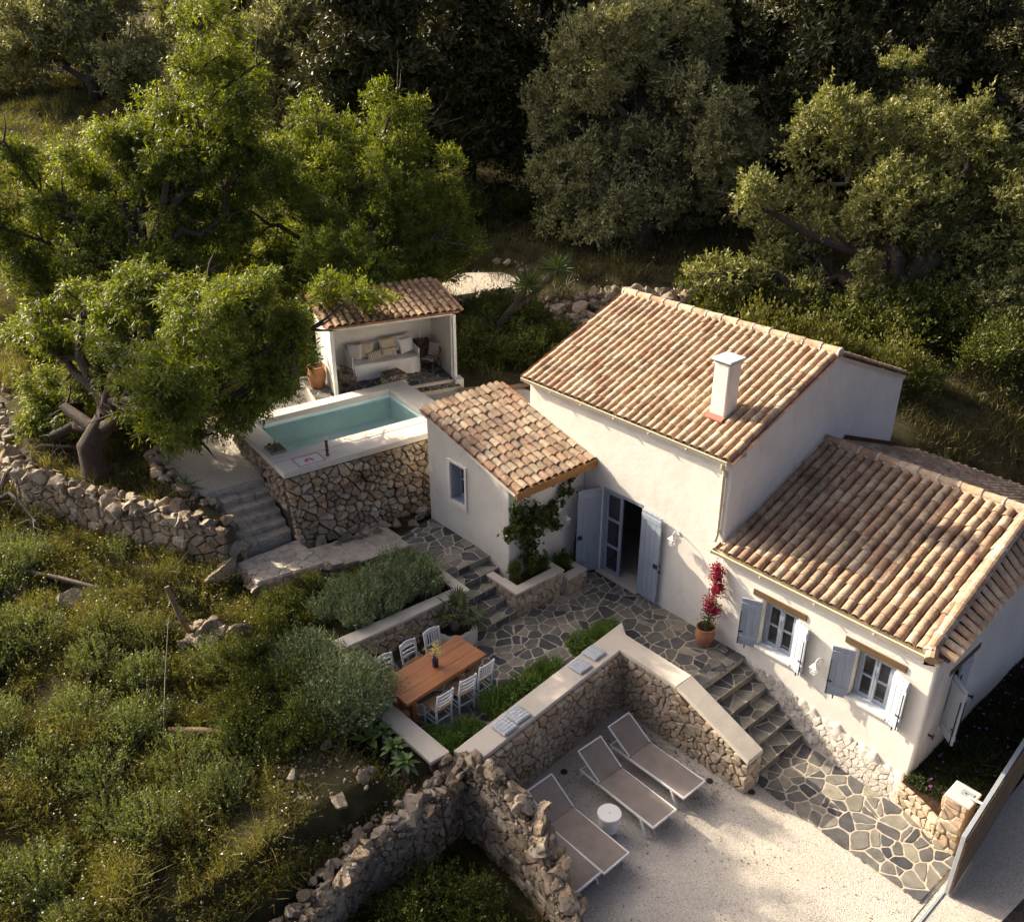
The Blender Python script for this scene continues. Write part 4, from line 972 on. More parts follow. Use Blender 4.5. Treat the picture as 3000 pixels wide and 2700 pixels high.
for c in cells(scatter(0, 3.68, 0, 1.0, .125), [(0, 0), (3.68, 0), (3.68, 1.0), (0, 1.0)], .003, (1, 1.2)):
    m = c.mean(0)
    if m[1] < FT(5.05 + m[0]) - .06: bulge(c, fr, 0, random.uniform(.008, .026), M_WHITEWASH, ft, 'whitewashed_stone', .016)
# ------------------------------------------------------------------ lean-to annex
annex = thing('house_annex', 'small white lean-to annex with tiled roof and wooden fascia beam', 'house', (-1.4, -1.2, 1.7))
AZ0, AS = 3.98, .255                                      # roof deck height at x = 0.3 and rise towards -x
az = lambda x: AZ0 + (.3 - x) * AS
AW = (-2.10, -1.56, 2.83, 3.82)
weld(panel('x', -3.0, 0.0, 1.3, ([-3.0, 0], [az(-3) - .06, az(0) - .06]), [AW], -2.38, -2.02).build('window_wall', M_PLASTER2, annex), amp=.05)
weld(panel('y', -2.02, -.005, .9, ([-2.38, 0], [az(0) - .06] * 2), [], -.36, 0.0).build('vine_wall', M_PLASTER, annex), amp=.02)
weld(panel('y', -2.02, -.005, 1.3, ([-2.38, 0], [az(-3) - .06] * 2), [], -3.0, -2.64).build('back_wall', M_PLASTER2, annex))
mb = MB()
for a, b, c, d in ((AW[0] - .10, AW[0] - .002, AW[2] - .12, AW[3] + .06), (AW[1] + .002, AW[1] + .07, AW[2] - .12, AW[3] + .06), (AW[0] - .002, AW[1] + .002, AW[3] + .002, AW[3] + .06), (AW[0] - .002, AW[1] + .002, AW[2] - .12, AW[2] - .002)): mb.box(a, b, -2.415, -2.37, c, d)
mb.build('window_surround', M_PLASTER, annex)
wd = casement(annex, 'x', AW[0] + .01, AW[1] - .01, AW[2] + .01, AW[3] - .01, -2.12, 2, 2)
box(AW[0] + .005, AW[1] - .005, -2.375, -2.165, AW[2] + .003, AW[2] + .03).build('inner_sill', M_BLUE, wd)
mb = MB(); mb.box(AW[0] + .001, AW[0] + .02, -2.375, -2.165, AW[2] + .032, AW[3] - .005); mb.build('reveal_board', M_BLUE, wd)
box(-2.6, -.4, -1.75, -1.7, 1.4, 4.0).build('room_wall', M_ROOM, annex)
da = unit(np.array((1, 0, -AS)))
rfE = tiled_slope(annex, (-3.10, -2.46, az(-3.10)), (0, 1, 0), tuple(da), 12, 12, .205, .292, M_TILE_A if False else M_TILE_B, 35, deck_mat=M_PAN)
mb = MB(); mb.bar((.375, -2.50, 3.93), (.375, -.01, 3.93), .045, .19, up=(0, 0, 1)); mb.build('fascia_beam', M_FASCIA, annex, bevel=.008, seg=1)
for y in (-2.1, -1.35, -.6): MB().bar((-.2, y, az(-.2) - .16), (.35, y, az(.35) - .16), .08, .1).build('rafter', M_FASCIA, annex)
mb = MB(); mb.bar((-2.0, -.03, az(-2.0) + .05), (.33, -.03, az(.33) + .05), .09, .09); mb.build('mortar_fillet', M_CAP, annex)
mb = MB(); mb.bar((-3.05, -2.47, az(-3.05) - .035), (.32, -2.47, az(.32) - .035), .06, .07); mb.build('verge_fillet', M_PLASTER2, annex)
lantern('white wall lantern half hidden behind the climbing plant', (.002, -.80, 2.72), (1, 0, 0), (0, 1, 0))
# ------------------------------------------------------------------ bench wall round the terrace (mortared stone, cement top)
random.seed(51)
def capped(name, label, cat, core_polys, cap_polys, loc):
    t = thing(name, label, cat, loc)
    for p, z0, z1 in core_polys: MB().prism([(q[0], q[1], z0) for q in p], (0, 0, z1 - z0)).build('core', M_MORTAR, t)
    for p, z0, z1 in cap_polys: MB().prism([(q[0], q[1], z0) for q in p], (0, 0, z1 - z0)).build('cement_cap', M_CAP, t, bevel=.018)
    return t
bw = capped('bench_wall', 'stone retaining wall with flat cement top used as a bench', 'wall',
    [([(2.85, -1.62), (3.36, -1.95), (3.84, -6.55), (3.34, -6.75)], -.05, 1.40)],
    [([(2.74, -1.56), (3.30, -1.97), (3.33, -2.02), (3.79, -6.45), (3.30, -6.62)], 1.40, 1.50)], (3.3, -4.2, 0))
o0, o1 = V3(3.37, -2.0, 0), V3(3.85, -6.5, 0); ux = unit(o1 - o0); Lw = np.linalg.norm(o1 - o0)
nn = V3(ux[1], -ux[0], 0); nn = nn if nn[0] > 0 else -nn
stone_face(bw, o0, ux, (0, 0, 1), nn, Lw, lambda s: 1.41, .155, M_STONE, .045, cap=300)
# side wall of the stairs: level, then falling with the flight
sw = thing('stair_wall', 'stone wall with sloping cement top beside the slate stairs', 'wall', (5.0, -2.1, 0))
tops = ([3.3, 4.85, 6.62], [1.40, 1.40, .74])
q = [(3.30, 0), (6.60, 0), (6.60, .74), (4.85, 1.40), (3.30, 1.40)]
MB().prism([(x, -2.24, z - .05 if z == 0 else z) for x, z in q], (0, .38, 0)).build('core', M_MORTAR, sw)
mb = MB()
for (xa, za), (xb, zb) in (((2.98, 1.40), (4.85, 1.40)), ((4.85, 1.40), (6.62, .74))):
    mb.add([(xa, -2.30, za), (xb, -2.30, zb), (xb, -1.82, zb), (xa, -1.82, za), (xa, -2.30, za + .10), (xb, -2.30, zb + .10), (xb, -1.82, zb + .10), (xa, -1.82, za + .10)],
           [(0, 3, 2, 1), (4, 5, 6, 7), (0, 1, 5, 4), (1, 2, 6, 5), (2, 3, 7, 6), (3, 0, 4, 7)])
o = mb.build('cement_cap', M_CAP, sw)
bm = bmesh.new(); bm.from_mesh(o.data); bmesh.ops.bevel(bm, geom=[e for e in bm.edges], offset=.012, segments=2, affect='EDGES', clamp_overlap=True); bm.to_mesh(o.data); bm.free()
o.location.z += .003
stone_face(sw, (3.38, -2.25, 0), (1, 0, 0), (0, 0, 1), (0, -1, 0), 3.24, lambda s: float(np.interp(3.38 + s, *tops)) + .02, .155, M_STONE, .045, cap=240)
stone_face(sw, (6.605, -2.24, 0), (0, 1, 0), (0, 0, 1), (1, 0, 0), .38, lambda s: .74, .2, M_STONE, .03, metric=(1, 1))
stone_face(sw, (6.55, -1.855, 0), (-1, 0, 0), (0, 0, 1), (0, 1, 0), .5, lambda s: .72, .2, M_STONE, .03)
ew = capped('end_wall', 'low plastered wall closing the dining terrace beside the agaves', 'wall',
    [([(-.25, -6.86), (3.25, -6.72), (3.25, -7.06), (-.25, -7.14)], .6, 1.42)], [([(-.28, -6.82), (3.28, -6.68), (3.26, -7.10), (-.28, -7.18)], 1.42, 1.50)], (1.9, -6.95, .9))
# ------------------------------------------------------------------ lavender bed wall and planters
lw = capped('bed_wall', 'pale stone wall holding up the lavender bed behind the dining table', 'wall',
    [([(-.26, -6.9), (.02, -6.9), (.10, -3.70), (-.20, -3.70)], .95, 1.90), ([(-1.06, -3.86), (.10, -3.86), (.10, -3.66), (-1.06, -3.64)], 1.0, 1.90)],
    [([(-.30, -6.9), (.06, -6.9), (.15, -3.66), (-1.06, -3.62), (-1.06, -3.88), (-.14, -3.92)], 1.90, 1.965)], (-.1, -5.3, 1.05))
stone_face(lw, (.02, -6.9, 1.05), unit(V3(.08, 3.2, 0)), (0, 0, 1), (1, 0, 0), 3.2, lambda s: .86, .17, M_STONE, .04)
stone_face(lw, (.11, -3.68, 1.05), (-1, 0, 0), (0, 0, 1), (0, 1, 0), .8, lambda s: .86, .17, M_STONE, .03)
vp = thing('corner_planter', 'stepped stone planter at the corner of the annex below the climber', 'planter', (.3, -1.9, 1.05))
mb = MB()
for x0, x1, y0, y1, z in ((.02, .66, -2.76, -2.56, 1.66), (.46, .66, -2.56, -1.32, 1.66), (-.42, .02, -2.76, -2.60, 1.66), (.02, .46, -1.46, -1.32, 1.66), (.62, .80, -1.32, -.70, 1.48), (.02, .62, -.84, -.70, 1.48)): mb.box(x0, x1, y0, y1, 1.0, z)
mb.build('core', M_MORTAR_L, vp)
mb = MB()
for x0, x1, y0, y1, z in ((.02, .69, -2.79, -2.55, 1.66), (.45, .69, -2.55, -1.30, 1.66), (-.45, .02, -2.79, -2.58, 1.66), (.02, .45, -1.47, -1.30, 1.66), (.61, .83, -1.30, -.68, 1.48), (.02, .61, -.86, -.68, 1.48)): mb.box(x0, x1, y0, y1, z + .002, z + .05)
mb.build('cement_cap', M_CAP, vp)
random.seed(9)
stone_face(vp, (.665, -2.76, 1.05), (0, 1, 0), (0, 0, 1), (1, 0, 0), 1.44, lambda s: .62, .19, M_STONE, .03, metric=(1, 1.1))
stone_face(vp, (.805, -1.32, 1.05), (0, 1, 0), (0, 0, 1), (1, 0, 0), .62, lambda s: .44, .2, M_STONE, .03)
stone_face(vp, (-.42, -2.765, 1.05), (1, 0, 0), (0, 0, 1), (0, -1, 0), 1.08, lambda s: .62, .19, M_STONE, .03)
stone_face(vp, (.80, -.695, 1.05), (-1, 0, 0), (0, 0, 1), (0, 1, 0), .3, lambda s: .44, .2, M_STONE, .03)
mb = MB(); mb.box(.0, .47, -2.57, -1.45, 1.5, 1.58); mb.box(.0, .63, -1.31, -.83, 1.3, 1.40); mb.build('soil', M_SOIL, vp)
pp = thing('palm_pocket', 'rounded cement planting pocket holding the fan palm', 'planter', (.5, -4.25, 1.05))
mb = MB(); vs = []; fs = []; n = 24
for i in range(n + 1):
    t = -math.pi * .62 + math.pi * 1.24 * i / n
    for r, z in ((.52, 1.0), (.50, 1.37), (.47, 1.40), (.41, 1.40), (.38, 1.30), (.38, 1.0)): vs.append((.28 + r * math.cos(t) * 1.05, -4.25 + r * math.sin(t), z + .02 * math.sin(i * 1.7)))
for i in range(n):
    for j in range(5): a = i * 6 + j; fs.append((a, a + 6, a + 7, a + 1))
mb.add(vs, fs).build('rim', M_CAP, pp, smooth=True)
MB().lathe([(.42, 1.02), (.42, 1.29)], 20, (.28, -4.25, 0)).build('soil', M_SOIL, pp)
# ------------------------------------------------------------------ pool
PA, PB, PO = V3(.115, .993, 0), V3(-.993, .115, 0), V3(-4.31, -5.51, 0)
PW = lambda a, b, z: PO + PA * a + PB * b + V3(0, 0, z)
PZ = 3.75
pool = thing('pool', 'raised plunge pool with pale cement coping and turquoise water', 'pool', tuple(PW(2.4, 1.75, 2.0)))
def pslab(mb, a0, a1, b0, b1, z0, z1): mb.prism([PW(a, b, z0) for a, b in ((a0, b0), (a1, b0), (a1, b1), (a0, b1))], (0, 0, z1 - z0)); return mb
mb = MB()
for r in ((-.04, 5.0, -.04, .575), ): pslab(mb, *r, PZ - .16, PZ)
mb.build('coping', M_COPING, pool, bevel=.02)
for r in ((-.04, 5.0, .60, .97), (-.04, .47, .97, 3.12), (4.37, 5.0, .97, 3.12), (-.04, 5.0, 3.12, 3.54)):
    mb = MB(); pslab(mb, *[q + e for q, e in zip(r, (.0015, -.0015, .0015, -.0015))], PZ - .16, PZ); mb.build('coping', M_COPING, pool, bevel=.008, seg=1)
mb = MB(); pslab(mb, -.02, 4.98, .575, .60, PZ - .1, PZ - .045); mb.build('overflow_slot', M_IRON, pool)
mb = MB(); c0 = [(.47, .97), (4.37, .97), (4.37, 3.12), (.47, 3.12)]; zb = PZ - .85
for (a, b), (c, d) in zip(c0, c0[1:] + c0[:1]): mb.add([PW(a, b, zb), PW(c, d, zb), PW(c, d, PZ - .16), PW(a, b, PZ - .16)], [(0, 1, 2, 3)])
mb.add([PW(a, b, zb) for a, b in c0], [(0, 1, 2, 3)]); mb.build('basin', M_POOL, pool)
mb = MB(); pslab(mb, .472, 4.368, .972, 3.118, PZ - .26, PZ - .25)
wv = MB(); wv.add([PW(a, b, PZ - .25) for a, b in ((.472, .972), (4.368, .972), (4.368, 3.118), (.472, 3.118))], [(0, 1, 2, 3)]); wv.build('water', M_WATER, pool)
mb = MB(); pslab(mb, .02, 4.95, .02, .93, 1.6, PZ - .161); pslab(mb, .02, .44, .93, 3.5, 2.2, PZ - .161); mb.build('wall_core', M_ROCK_D, pool)
random.seed(61)
pfr = [PW(-.02, .0, 1.75), PA, unit(V3(-.20, 0, 1)), -PB]
stone_face(pool, PW(-.02, -.32, 1.80), PA, unit(PB * .18 + V3(0, 0, 1)), -PB, 4.6, lambda s: 1.80, .185, M_POOLSTONE, .10, .02, cap=280, n0=-.01)
mb = MB(); q = [PW(-.02, .10, 1.7), PW(4.9, .10, 1.7), PW(4.9, .05, PZ - .17), PW(-.02, .05, PZ - .17), PW(-.02, -.31, 1.7), PW(4.9, -.31, 1.7), PW(4.9, -.02, PZ - .17), PW(-.02, -.02, PZ - .17)]
mb.add(q, [(0, 1, 2, 3), (4, 7, 6, 5), (0, 4, 5, 1), (3, 2, 6, 7), (0, 3, 7, 4), (1, 5, 6, 2)]); mb.build('face_core', M_ROCK_D, pool)
stone_face(pool, PW(0, 3.5, 2.7), -PB, (0, 0, 1), -PA, 3.45, lambda s: .90, .12, M_ROCK_P, .05, .012, cap=160, n0=.0)
# boulders and soil at the foot of the pool wall
random.seed(62)
for i in range(16):
    rock(random.choice(ROCKS), PW(.5 + i * .28, -.55 - random.uniform(-.1, .35) - .25 * i / 16, 1.84 + random.uniform(0, .1)), random.uniform(.22, .48), pool, 'boulder')
# ------------------------------------------------------------------ old stone stairs and landing left of the pool
stairs = thing('stone_stairs', 'worn pale stone stairs climbing beside the pool wall', 'stairs', tuple(PW(-.6, .5, 1.8)))
random.seed(63)
for i in range(6):
    b0 = .0 + .29 * i; z = 2.20 + .15 * i
    mb = MB(); pslab(mb, -1.22 - .03 * i, .0, b0 + .03, b0 + .36, z - .5, z - .035); mb.build('step', M_STEP, stairs, bevel=.02)
    fr = lambda s, t, n, b0=b0, z=z: PW(-1.22 + s, b0 + .035 - n, z - .17 + t)
    for c in cells(scatter(0, 1.1, 0, .16, .2, 3), [(0, 0), (1.1, 0), (1.1, .16), (0, .16)], .012): bulge(c, fr, 0, .035, M_STEP, stairs, 'riser_stone')
    fr = lambda s, t, n, b0=b0, z=z: PW(-1.22 + s, b0 - .03 + t, z - .055 + n)
    for c in cells([(.2 + random.uniform(-.08, .08), .16), (.58 + random.uniform(-.1, .1), .17), (.98 + random.uniform(-.08, .08), .16)], [(0, 0), (1.2, 0), (1.2, .33), (0, .33)], .014): flag(rough_poly(c, .016, .09), fr, 0, .055 + random.uniform(0, .014), M_STEP, stairs, 'tread_stone')
land = thing('stone_landing', 'square landing of pale worn stone below the stairs', 'landing', (-3.4, -6.3, 1.8))
MB().prism([(-4.10, -7.08, 1.6), (-3.05, -7.10, 1.6), (-2.74, -5.55, 1.6), (-4.05, -5.50, 1.6)], (0, 0, .43)).build('bed', M_STEP, land, bevel=.03)
fr = lambda s, t, n: V3(s, t, 2.03 + n)
for c in cells(scatter(-4.1, -2.75, -7.1, -5.5, .27), [(-4.08, -7.06), (-3.07, -7.08), (-2.77, -5.57), (-4.05, -5.52)], .012): flag(rough_poly(c, .012, .1), fr, -.01, .012 + random.uniform(0, .012), M_STEP, land)
for i in range(26):
    t = i / 25; p = (-4.10 + 1.05 * min(1, t * 2.2), -7.10, 0) if t < .45 else (-3.03 + .31 * (t - .45) / .55, -7.1 + 1.55 * (t - .45) / .55, 0)
    rock(random.choice(ROCKS + ROCKS_P), (p[0], p[1], 1.86 + random.uniform(-.08, .08)), random.uniform(.18, .34), land)
for i, (y0, y1, z) in enumerate(((-5.52, -5.18, 1.985), (-5.18, -4.82, 1.94), (-4.82, -4.2, 1.90), (-4.2, -3.45, 1.885))):
    s = MB().prism([(-3.65, y0, 1.5), (-2.66 + .1 * i, y0, 1.5), (-2.58 + .1 * i, y1 + .01, 1.5), (-3.55, y1 + .01, 1.5)], (0, 0, z - 1.5)).build('step', M_STEP, land, bevel=.025)
# ------------------------------------------------------------------ pavilion
PV_R = math.radians(17); PVO = V3(-8.05, -1.85, 3.45)
pv = thing('pavilion', 'open white pavilion with brown tiled lean-to roof beside the pool', 'pavilion', tuple(PVO), -PV_R)
# local frame: x' = backwards is -X ... here u runs along the front (local Y), b runs to the back (local -X)
PVW, PVD = 3.64, 1.95
pb = lambda x0, x1, y0, y1, z0, z1: box(x0, x1, y0, y1, z0, z1)
def L(mb, name, mat, par=pv, **k): return mb.build(name, mat, par, local=True, **k)
fl_ = L(pb(-PVD, .12, -.62, PVW + .12, -.45, -.012), 'floor_slab', M_CAP)
random.seed(71)
for c in cells(scatter(-PVD, .1, -.6, PVW + .1, .33), [(-PVD + .18, -.58), (.10, -.58), (.10, PVW + .02), (-PVD + .18, PVW + .02)], .035):
    q = rough_poly(c, .01, .12); n = len(q); cc = np.mean(q, 0)
    o = bpy.data.objects.new('flagstone', rawmesh('flagstone', [(*(p - cc), -.03) for p in q] + [(*(p - cc), random.uniform(0, .003)) for p in q], [tuple(range(n, 2 * n))] + [(k, (k + 1) % n, n + (k + 1) % n, n + k) for k in range(n)], M_SLATE)); put(o, fl_); o.location = (*cc, 0)
TB = 2.27; TF = 1.98
L(pb(-PVD, -PVD + .16, .0, PVW, -.02, TB - .05), 'back_wall', M_PLASTER)
for y in (0.0, PVW - .10):
    mb = MB(); q = [(-PVD + .16, -.02), (-.06, -.02), (-.06, TF - .02), (-PVD + .16, TB - .10)]
    mb.prism([(x, y, z) for x, z in q], (0, .10, 0)); L(mb, 'side_wall', M_PLASTER)
for y in (-.03, PVW - .05):
    L(pb(-.055, .035, y, y + .09, -.02, TF - .04), 'post', M_WHITE_P); L(pb(-.06, .04, y - .004, y + .094, TF - .04, TF + .055), 'post_bracket', M_IRON)
L(pb(-.05, .03, .064, PVW - .055, TF - .045, TF + .05), 'front_beam', M_WHITE_P)
for y in (-.02, PVW - .05):
    mb = MB(); mb.bar((-.06, y + .03, TF + .01), (-PVD + .08, y + .03, TB - .02), .07, .09); L(mb, 'side_beam', M_WHITE_P)
L(pb(-.05, .30, PVW - .12, PVW + .14, -.40, .03), 'plinth', M_PLASTER)
# roof in local coordinates
s3 = (TB - TF) / PVD; dl = unit(np.array((1, 0, -s3)))
ORG['__pv'] = V3(0, 0, 0)
def local_roof():
    keep = ORG[pv.name]; ORG[pv.name] = V3(0, 0, 0)
    r = tiled_slope(pv, (-PVD - .1, -.14, TB + .15), (0, 1, 0), tuple(dl), 18, 8, .217, .288, M_TILE_P, 36); ORG[pv.name] = keep; return r
local_roof()
st = thing('pavilion_step', 'slate paved step in front of the pavilion corner', 'step', (-6.5, .55, 3.2))
cR, sR = math.cos(-PV_R), math.sin(-PV_R)
PVp = lambda x, y, z: PVO + V3(x * cR - y * sR, x * sR + y * cR, z)
MB().prism([PVp(.14, 2.0, -.6), PVp(.5, 2.0, -.6), PVp(.5, 3.62, -.6), PVp(.14, 3.62, -.6)], (0, 0, .50)).build('bed', M_GROUT, st)
random.seed(72); fr = lambda s, t, n: PVp(s, t, -.10 + n)
for c in cells(scatter(.14, .5, 2.0, 3.62, .19), [(.15, 2.0), (.49, 2.0), (.49, 3.61), (.15, 3.61)], .04): flag(rough_poly(c, .01, .08), fr, -.02, .01, M_SLATE, st)
dk = thing('deck_steps', 'weathered grey slatted boards beside the pool end', 'decking', (-5.5, .0, 3.26))
for i in range(7):
    a = V3(-6.0 + .02 * i, -.05 + .085 * i, 3.275); MB().bar(a, a + V3(1.35, -.22, 0), .07, .035).build('slat', M_DECKWOOD, dk, bevel=.005, seg=1)
MB().tube([(-6.42, 1.35, 3.28), (-5.95, 2.0, 3.31), (-5.55, 2.6, 3.30), (-5.2, 3.25, 3.34)], [.07, .08, .075, .07], 8).build('border_log', M_LOG)
tag(bpy.data.objects['border_log'], 'brown log edging the gravel behind the annex', 'log')
# ------------------------------------------------------------------ dry stone walls of loose rocks
def rubble(name, label, path, z0, z1, thick, size, n, seed, big=0, meshes=None, group=None, batter=.0, small=0, cap=300, face=0, fmat=None, fsize=None):
    """path of (x, y); rocks stacked from z0(s) to z1(s) over a dark core"""
    random.seed(seed); meshes = meshes or ROCKS; path = [np.array(p, float) for p in path]
    seg = [np.linalg.norm(b - a) for a, b in zip(path[:-1], path[1:])]; T = sum(seg); cum = np.cumsum([0] + seg)
    at = lambda s: np.array([np.interp(s, cum, [p[i] for p in path]) for i in (0, 1)])
    tg = lambda s: unit(at(min(T, s + .15)) - at(max(0, s - .15)))
    Z0 = lambda s: float(np.interp(s / T, np.linspace(0, 1, len(z0)), z0)); Z1 = lambda s: float(np.interp(s / T, np.linspace(0, 1, len(z1)), z1))
    c = at(T / 2); t = thing(name, label, 'wall', (c[0], c[1], Z0(T / 2)), group=group)
    k = max(4, int(T / .35)); vs = []; fs = []
    for i in range(k + 1):
        s = T * i / k; p = at(s); d = tg(s); nrm = np.array((d[1], -d[0])); h = thick * .33
        for sg, z, e in ((-1, Z0(s) - .35, 1), (1, Z0(s) - .35, 1), (1, Z1(s) - size * .45, .8), (-1, Z1(s) - size * .45, .8)):
            q = p + nrm * sg * h * e; vs.append((q[0], q[1], z))
    for i in range(k):
        for j in range(4): a = i * 4; fs.append((a + j, a + (j + 1) % 4, a + 4 + (j + 1) % 4, a + 4 + j))
    fs += [(3, 2, 1, 0), tuple(k * 4 + j for j in range(4))]
    MB().add(vs, fs).build('core', M_ROCK_D, t)
    used = 0
    if face:                                                   # tightly stacked stones on the visible side
        for a, b in zip(path[:-1], path[1:]):
            d = unit(b - a); nrm = np.array((d[1], -d[0])) * face; L_ = np.linalg.norm(b - a); sa = cum[[i for i, p in enumerate(path) if p is a][0]]
            o = a + nrm * thick * .40; zz = min(Z0(sa), Z0(sa + L_)) - .12
            used += stone_face(t, (o[0], o[1], zz), (d[0], d[1], 0), unit(V3(-nrm[0] * batter, -nrm[1] * batter, 1)), (nrm[0], nrm[1], 0), L_, lambda q, sa=sa, zz=zz: Z1(sa + q) - zz + random.uniform(-.06, .03), fsize or size * .8, fmat or M_ROCK, size * .26, .016, (1, 1.35), cap=max(0, 230 - used))
    for i in range(min(n, cap - used)):
        s = random.uniform(0, T); p = at(s); d = tg(s); nrm = np.array((d[1], -d[0])); f = random.random() ** .8 if not face else random.uniform(.88, 1.03); z = Z0(s) + (Z1(s) - Z0(s)) * f
        top = f > .86; off = random.uniform(-.42, .42) * thick if top else random.choice((-1, 1)) * thick * (.40 - batter * f) + random.uniform(-.04, .04)
        q = p + nrm * off; sz = size * random.uniform(.6, 1.35) * (1.15 if not top else 1)
        if i < big: sz = size * random.uniform(1.5, 2.1)
        rock(random.choice(meshes), (q[0], q[1], z), sz, t)
    if small:
        mb = MB(); ss = ROCKS_S if meshes is ROCKS else ROCKS_PS
        for i in range(small):
            s = random.uniform(0, T); p = at(s); d = tg(s); nrm = np.array((d[1], -d[0])); q = p + nrm * random.uniform(-.5, .5) * thick
            me = random.choice(ss); sc = random.uniform(.05, .12); Mx = Matrix.Translation((q[0], q[1], Z0(s) + (Z1(s) - Z0(s)) * random.uniform(.75, 1.0) + .0)) @ Matrix.Rotation(random.uniform(0, 6), 4, 'Z') @ Matrix.Rotation(random.uniform(0, 3), 4, 'X') @ Matrix.Scale(sc, 4)
            mb.add([tuple(Mx @ v.co) for v in me.vertices], [tuple(f.vertices) for f in me.polygons])
        mb.build('small_stones', M_ROCK if meshes is ROCKS else M_ROCK_P, t, kind='stuff')
    return t
rubble('dry_stone_wall', 'grey dry stone wall joining the foot of the stone stairs', [(-4.35, -7.0), (-5.2, -7.55), (-6.3, -8.1), (-7.5, -8.65), (-8.9, -9.2), (-10.0, -9.7), (-11.2, -9.6)], [1.8, 1.85, 1.9, 2.0, 2.1], [2.92, 2.95, 3.0, 3.05, 3.05], .62, .30, 120, 81, 8, small=300, face=-1, batter=.1)
rubble('stair_kerb', 'short rough stone kerb wall beside the worn stone stairs', [(-4.12, -7.0), (-4.9, -6.92), (-5.7, -6.85), (-6.4, -7.2)], [1.8, 2.2, 2.6], [2.25, 2.7, 3.05], .4, .24, 60, 92, 6, small=60)
rubble('dry_stone_wall', 'dry stone wall of pale rocks running off beyond the almond tree trunk', [(-11.2, -9.6), (-12.6, -9.3), (-14.3, -8.9), (-16.2, -8.7), (-18.5, -8.6)], [2.3, 2.8, 3.2], [3.1, 3.3, 3.5], .5, .32, 110, 82, 6, small=60)
rubble('ruined_wall', 'broken grey rubble wall standing between the sun loungers and the pit', [(3.5, -6.62), (4.3, -6.58), (5.1, -6.58), (5.7, -6.66), (6.4, -6.85), (7.1, -7.08)], [-.05, -.05, -.05], [1.55, 1.72, 1.75, 1.45, .90, .32], .36, .24, 90, 83, 6, small=420, face=1, batter=.06, fsize=.2)
rubble('ruined_wall', 'grey rubble wall holding the soil below the agaves', [(3.48, -6.72), (3.72, -7.35), (3.75, -8.0), (3.72, -8.7), (3.95, -9.5), (4.2, -10.6)], [.05, .0, .0], [1.5, 1.38, 1.34, 1.25, 1.2], .55, .21, 130, 84, 8, small=420, face=-1, batter=.08, fsize=.18)
rubble('stone_cairn', 'heap of pitted white stones round the foot of the wooden stake', [(-2.55, -8.95), (-2.1, -8.6), (-1.7, -8.25)], [1.5, 1.5], [1.95, 2.05, 1.9], .5, .30, 40, 85, 4, small=30)
rubble('dry_stone_wall', 'sunlit orange stained stone wall behind the tall house', [(-10.2, 7.3), (-9.2, 7.75), (-7.9, 7.5), (-6.6, 7.15), (-5.6, 6.6), (-4.2, 6.2)], [3.3, 3.4, 3.2], [4.15, 4.2, 4.2, 4.2], .75, .33, 190, 86, 10, ROCKS_P, small=160)
rubble('dry_stone_wall', 'grey dry stone wall in shade above the ridge of the tall house', [(-8.0, 8.0), (-7.6, 9.3), (-6.4, 9.6), (-5.8, 10.2), (-5.4, 11.4)], [3.6, 3.8, 4.0], [4.5, 4.6, 4.7], .7, .34, 130, 87, 6, small=60)
rubble('dry_stone_wall', 'tumbled dry stone wall climbing beside the upper path', [(-12.6, 9.9), (-13.6, 9.9), (-14.8, 10.1), (-16.8, 10.7)], [3.7, 3.9], [4.3, 4.3, 4.4], .7, .36, 70, 88, 5, ROCKS_P, small=60)
rubble('dry_stone_wall', 'low retaining wall of stones below the upper path', [(-12.0, 5.2), (-11.8, 6.2), (-11.4, 8.0), (-10.6, 8.1)], [3.2, 3.3], [3.95, 4.0, 4.1], .5, .32, 70, 89, 3, small=40)
rubble('edging_stones', 'line of pale stones edging the upper gravel under the almond tree', [(-6.9, -7.2), (-8.5, -6.95), (-9.1, -6.2), (-9.6, -4.7), (-10.7, -2.6)], [2.9, 3.1], [3.12, 3.2], .35, .24, 70, 90, 4, ROCKS_P, small=80)
# ------------------------------------------------------------------ right-hand boundary: retaining wall, pillar, gate
rw = thing('flowerbed_wall', 'low curved stone wall below the purple flowerbed', 'wall', (9.1, -.4, 0))
pts = [V3(8.62, -.34, 0), V3(9.0, -.42, 0), V3(9.3, -.55, 0), V3(9.52, -.68, 0)]; random.seed(91)
mb = MB(); mb.prism([(8.5, -.05, -.05), (8.62, -.32, -.05), (9.0, -.40, -.05), (9.3, -.53, -.05), (9.55, -.67, -.05), (9.6, -.2, -.05)], (0, 0, .55)); mb.build('core', M_MORTAR_L, rw)
for a, b in zip(pts[:-1], pts[1:]):
    d = unit(b - a); stone_face(rw, a, d, (0, 0, 1), (d[1], -d[0], 0), np.linalg.norm(b - a), lambda s: .53, .15, M_STONE, .035)
pl = thing('gate_pillar', 'square stone gate pillar with a plastered top', 'pillar', (9.7, -.45, 0))
box(9.52, 9.90, -.68, -.27, -.05, 1.16).build('core', M_MORTAR_L, pl); box(9.49, 9.93, -.71, -.24, 1.16, 1.22).build('cement_cap', M_CAP, pl, bevel=.02)
stone_face(pl, (9.52, -.685, 0), (1, 0, 0), (0, 0, 1), (0, -1, 0), .38, lambda s: 1.16, .17, M_STONE, .03); stone_face(pl, (9.515, -.27, 0), (0, -1, 0), (0, 0, 1), (-1, 0, 0), .41, lambda s: 1.16, .17, M_STONE, .03)
MB().box(9.66, 9.86, -.52, -.36, 1.222, 1.235).build('steel_plate', M_STEEL, pl); MB().tube([(9.74, -.45, 1.235), (9.74, -.45, 1.25)], .012, 8).build('bolt', M_IRON, pl)
mb = MB(); mb.bar((9.8, -.50, 1.245), (10.12, -.62, 1.38), .04, .03); mb.build('guide_arm', M_STEEL, pl)
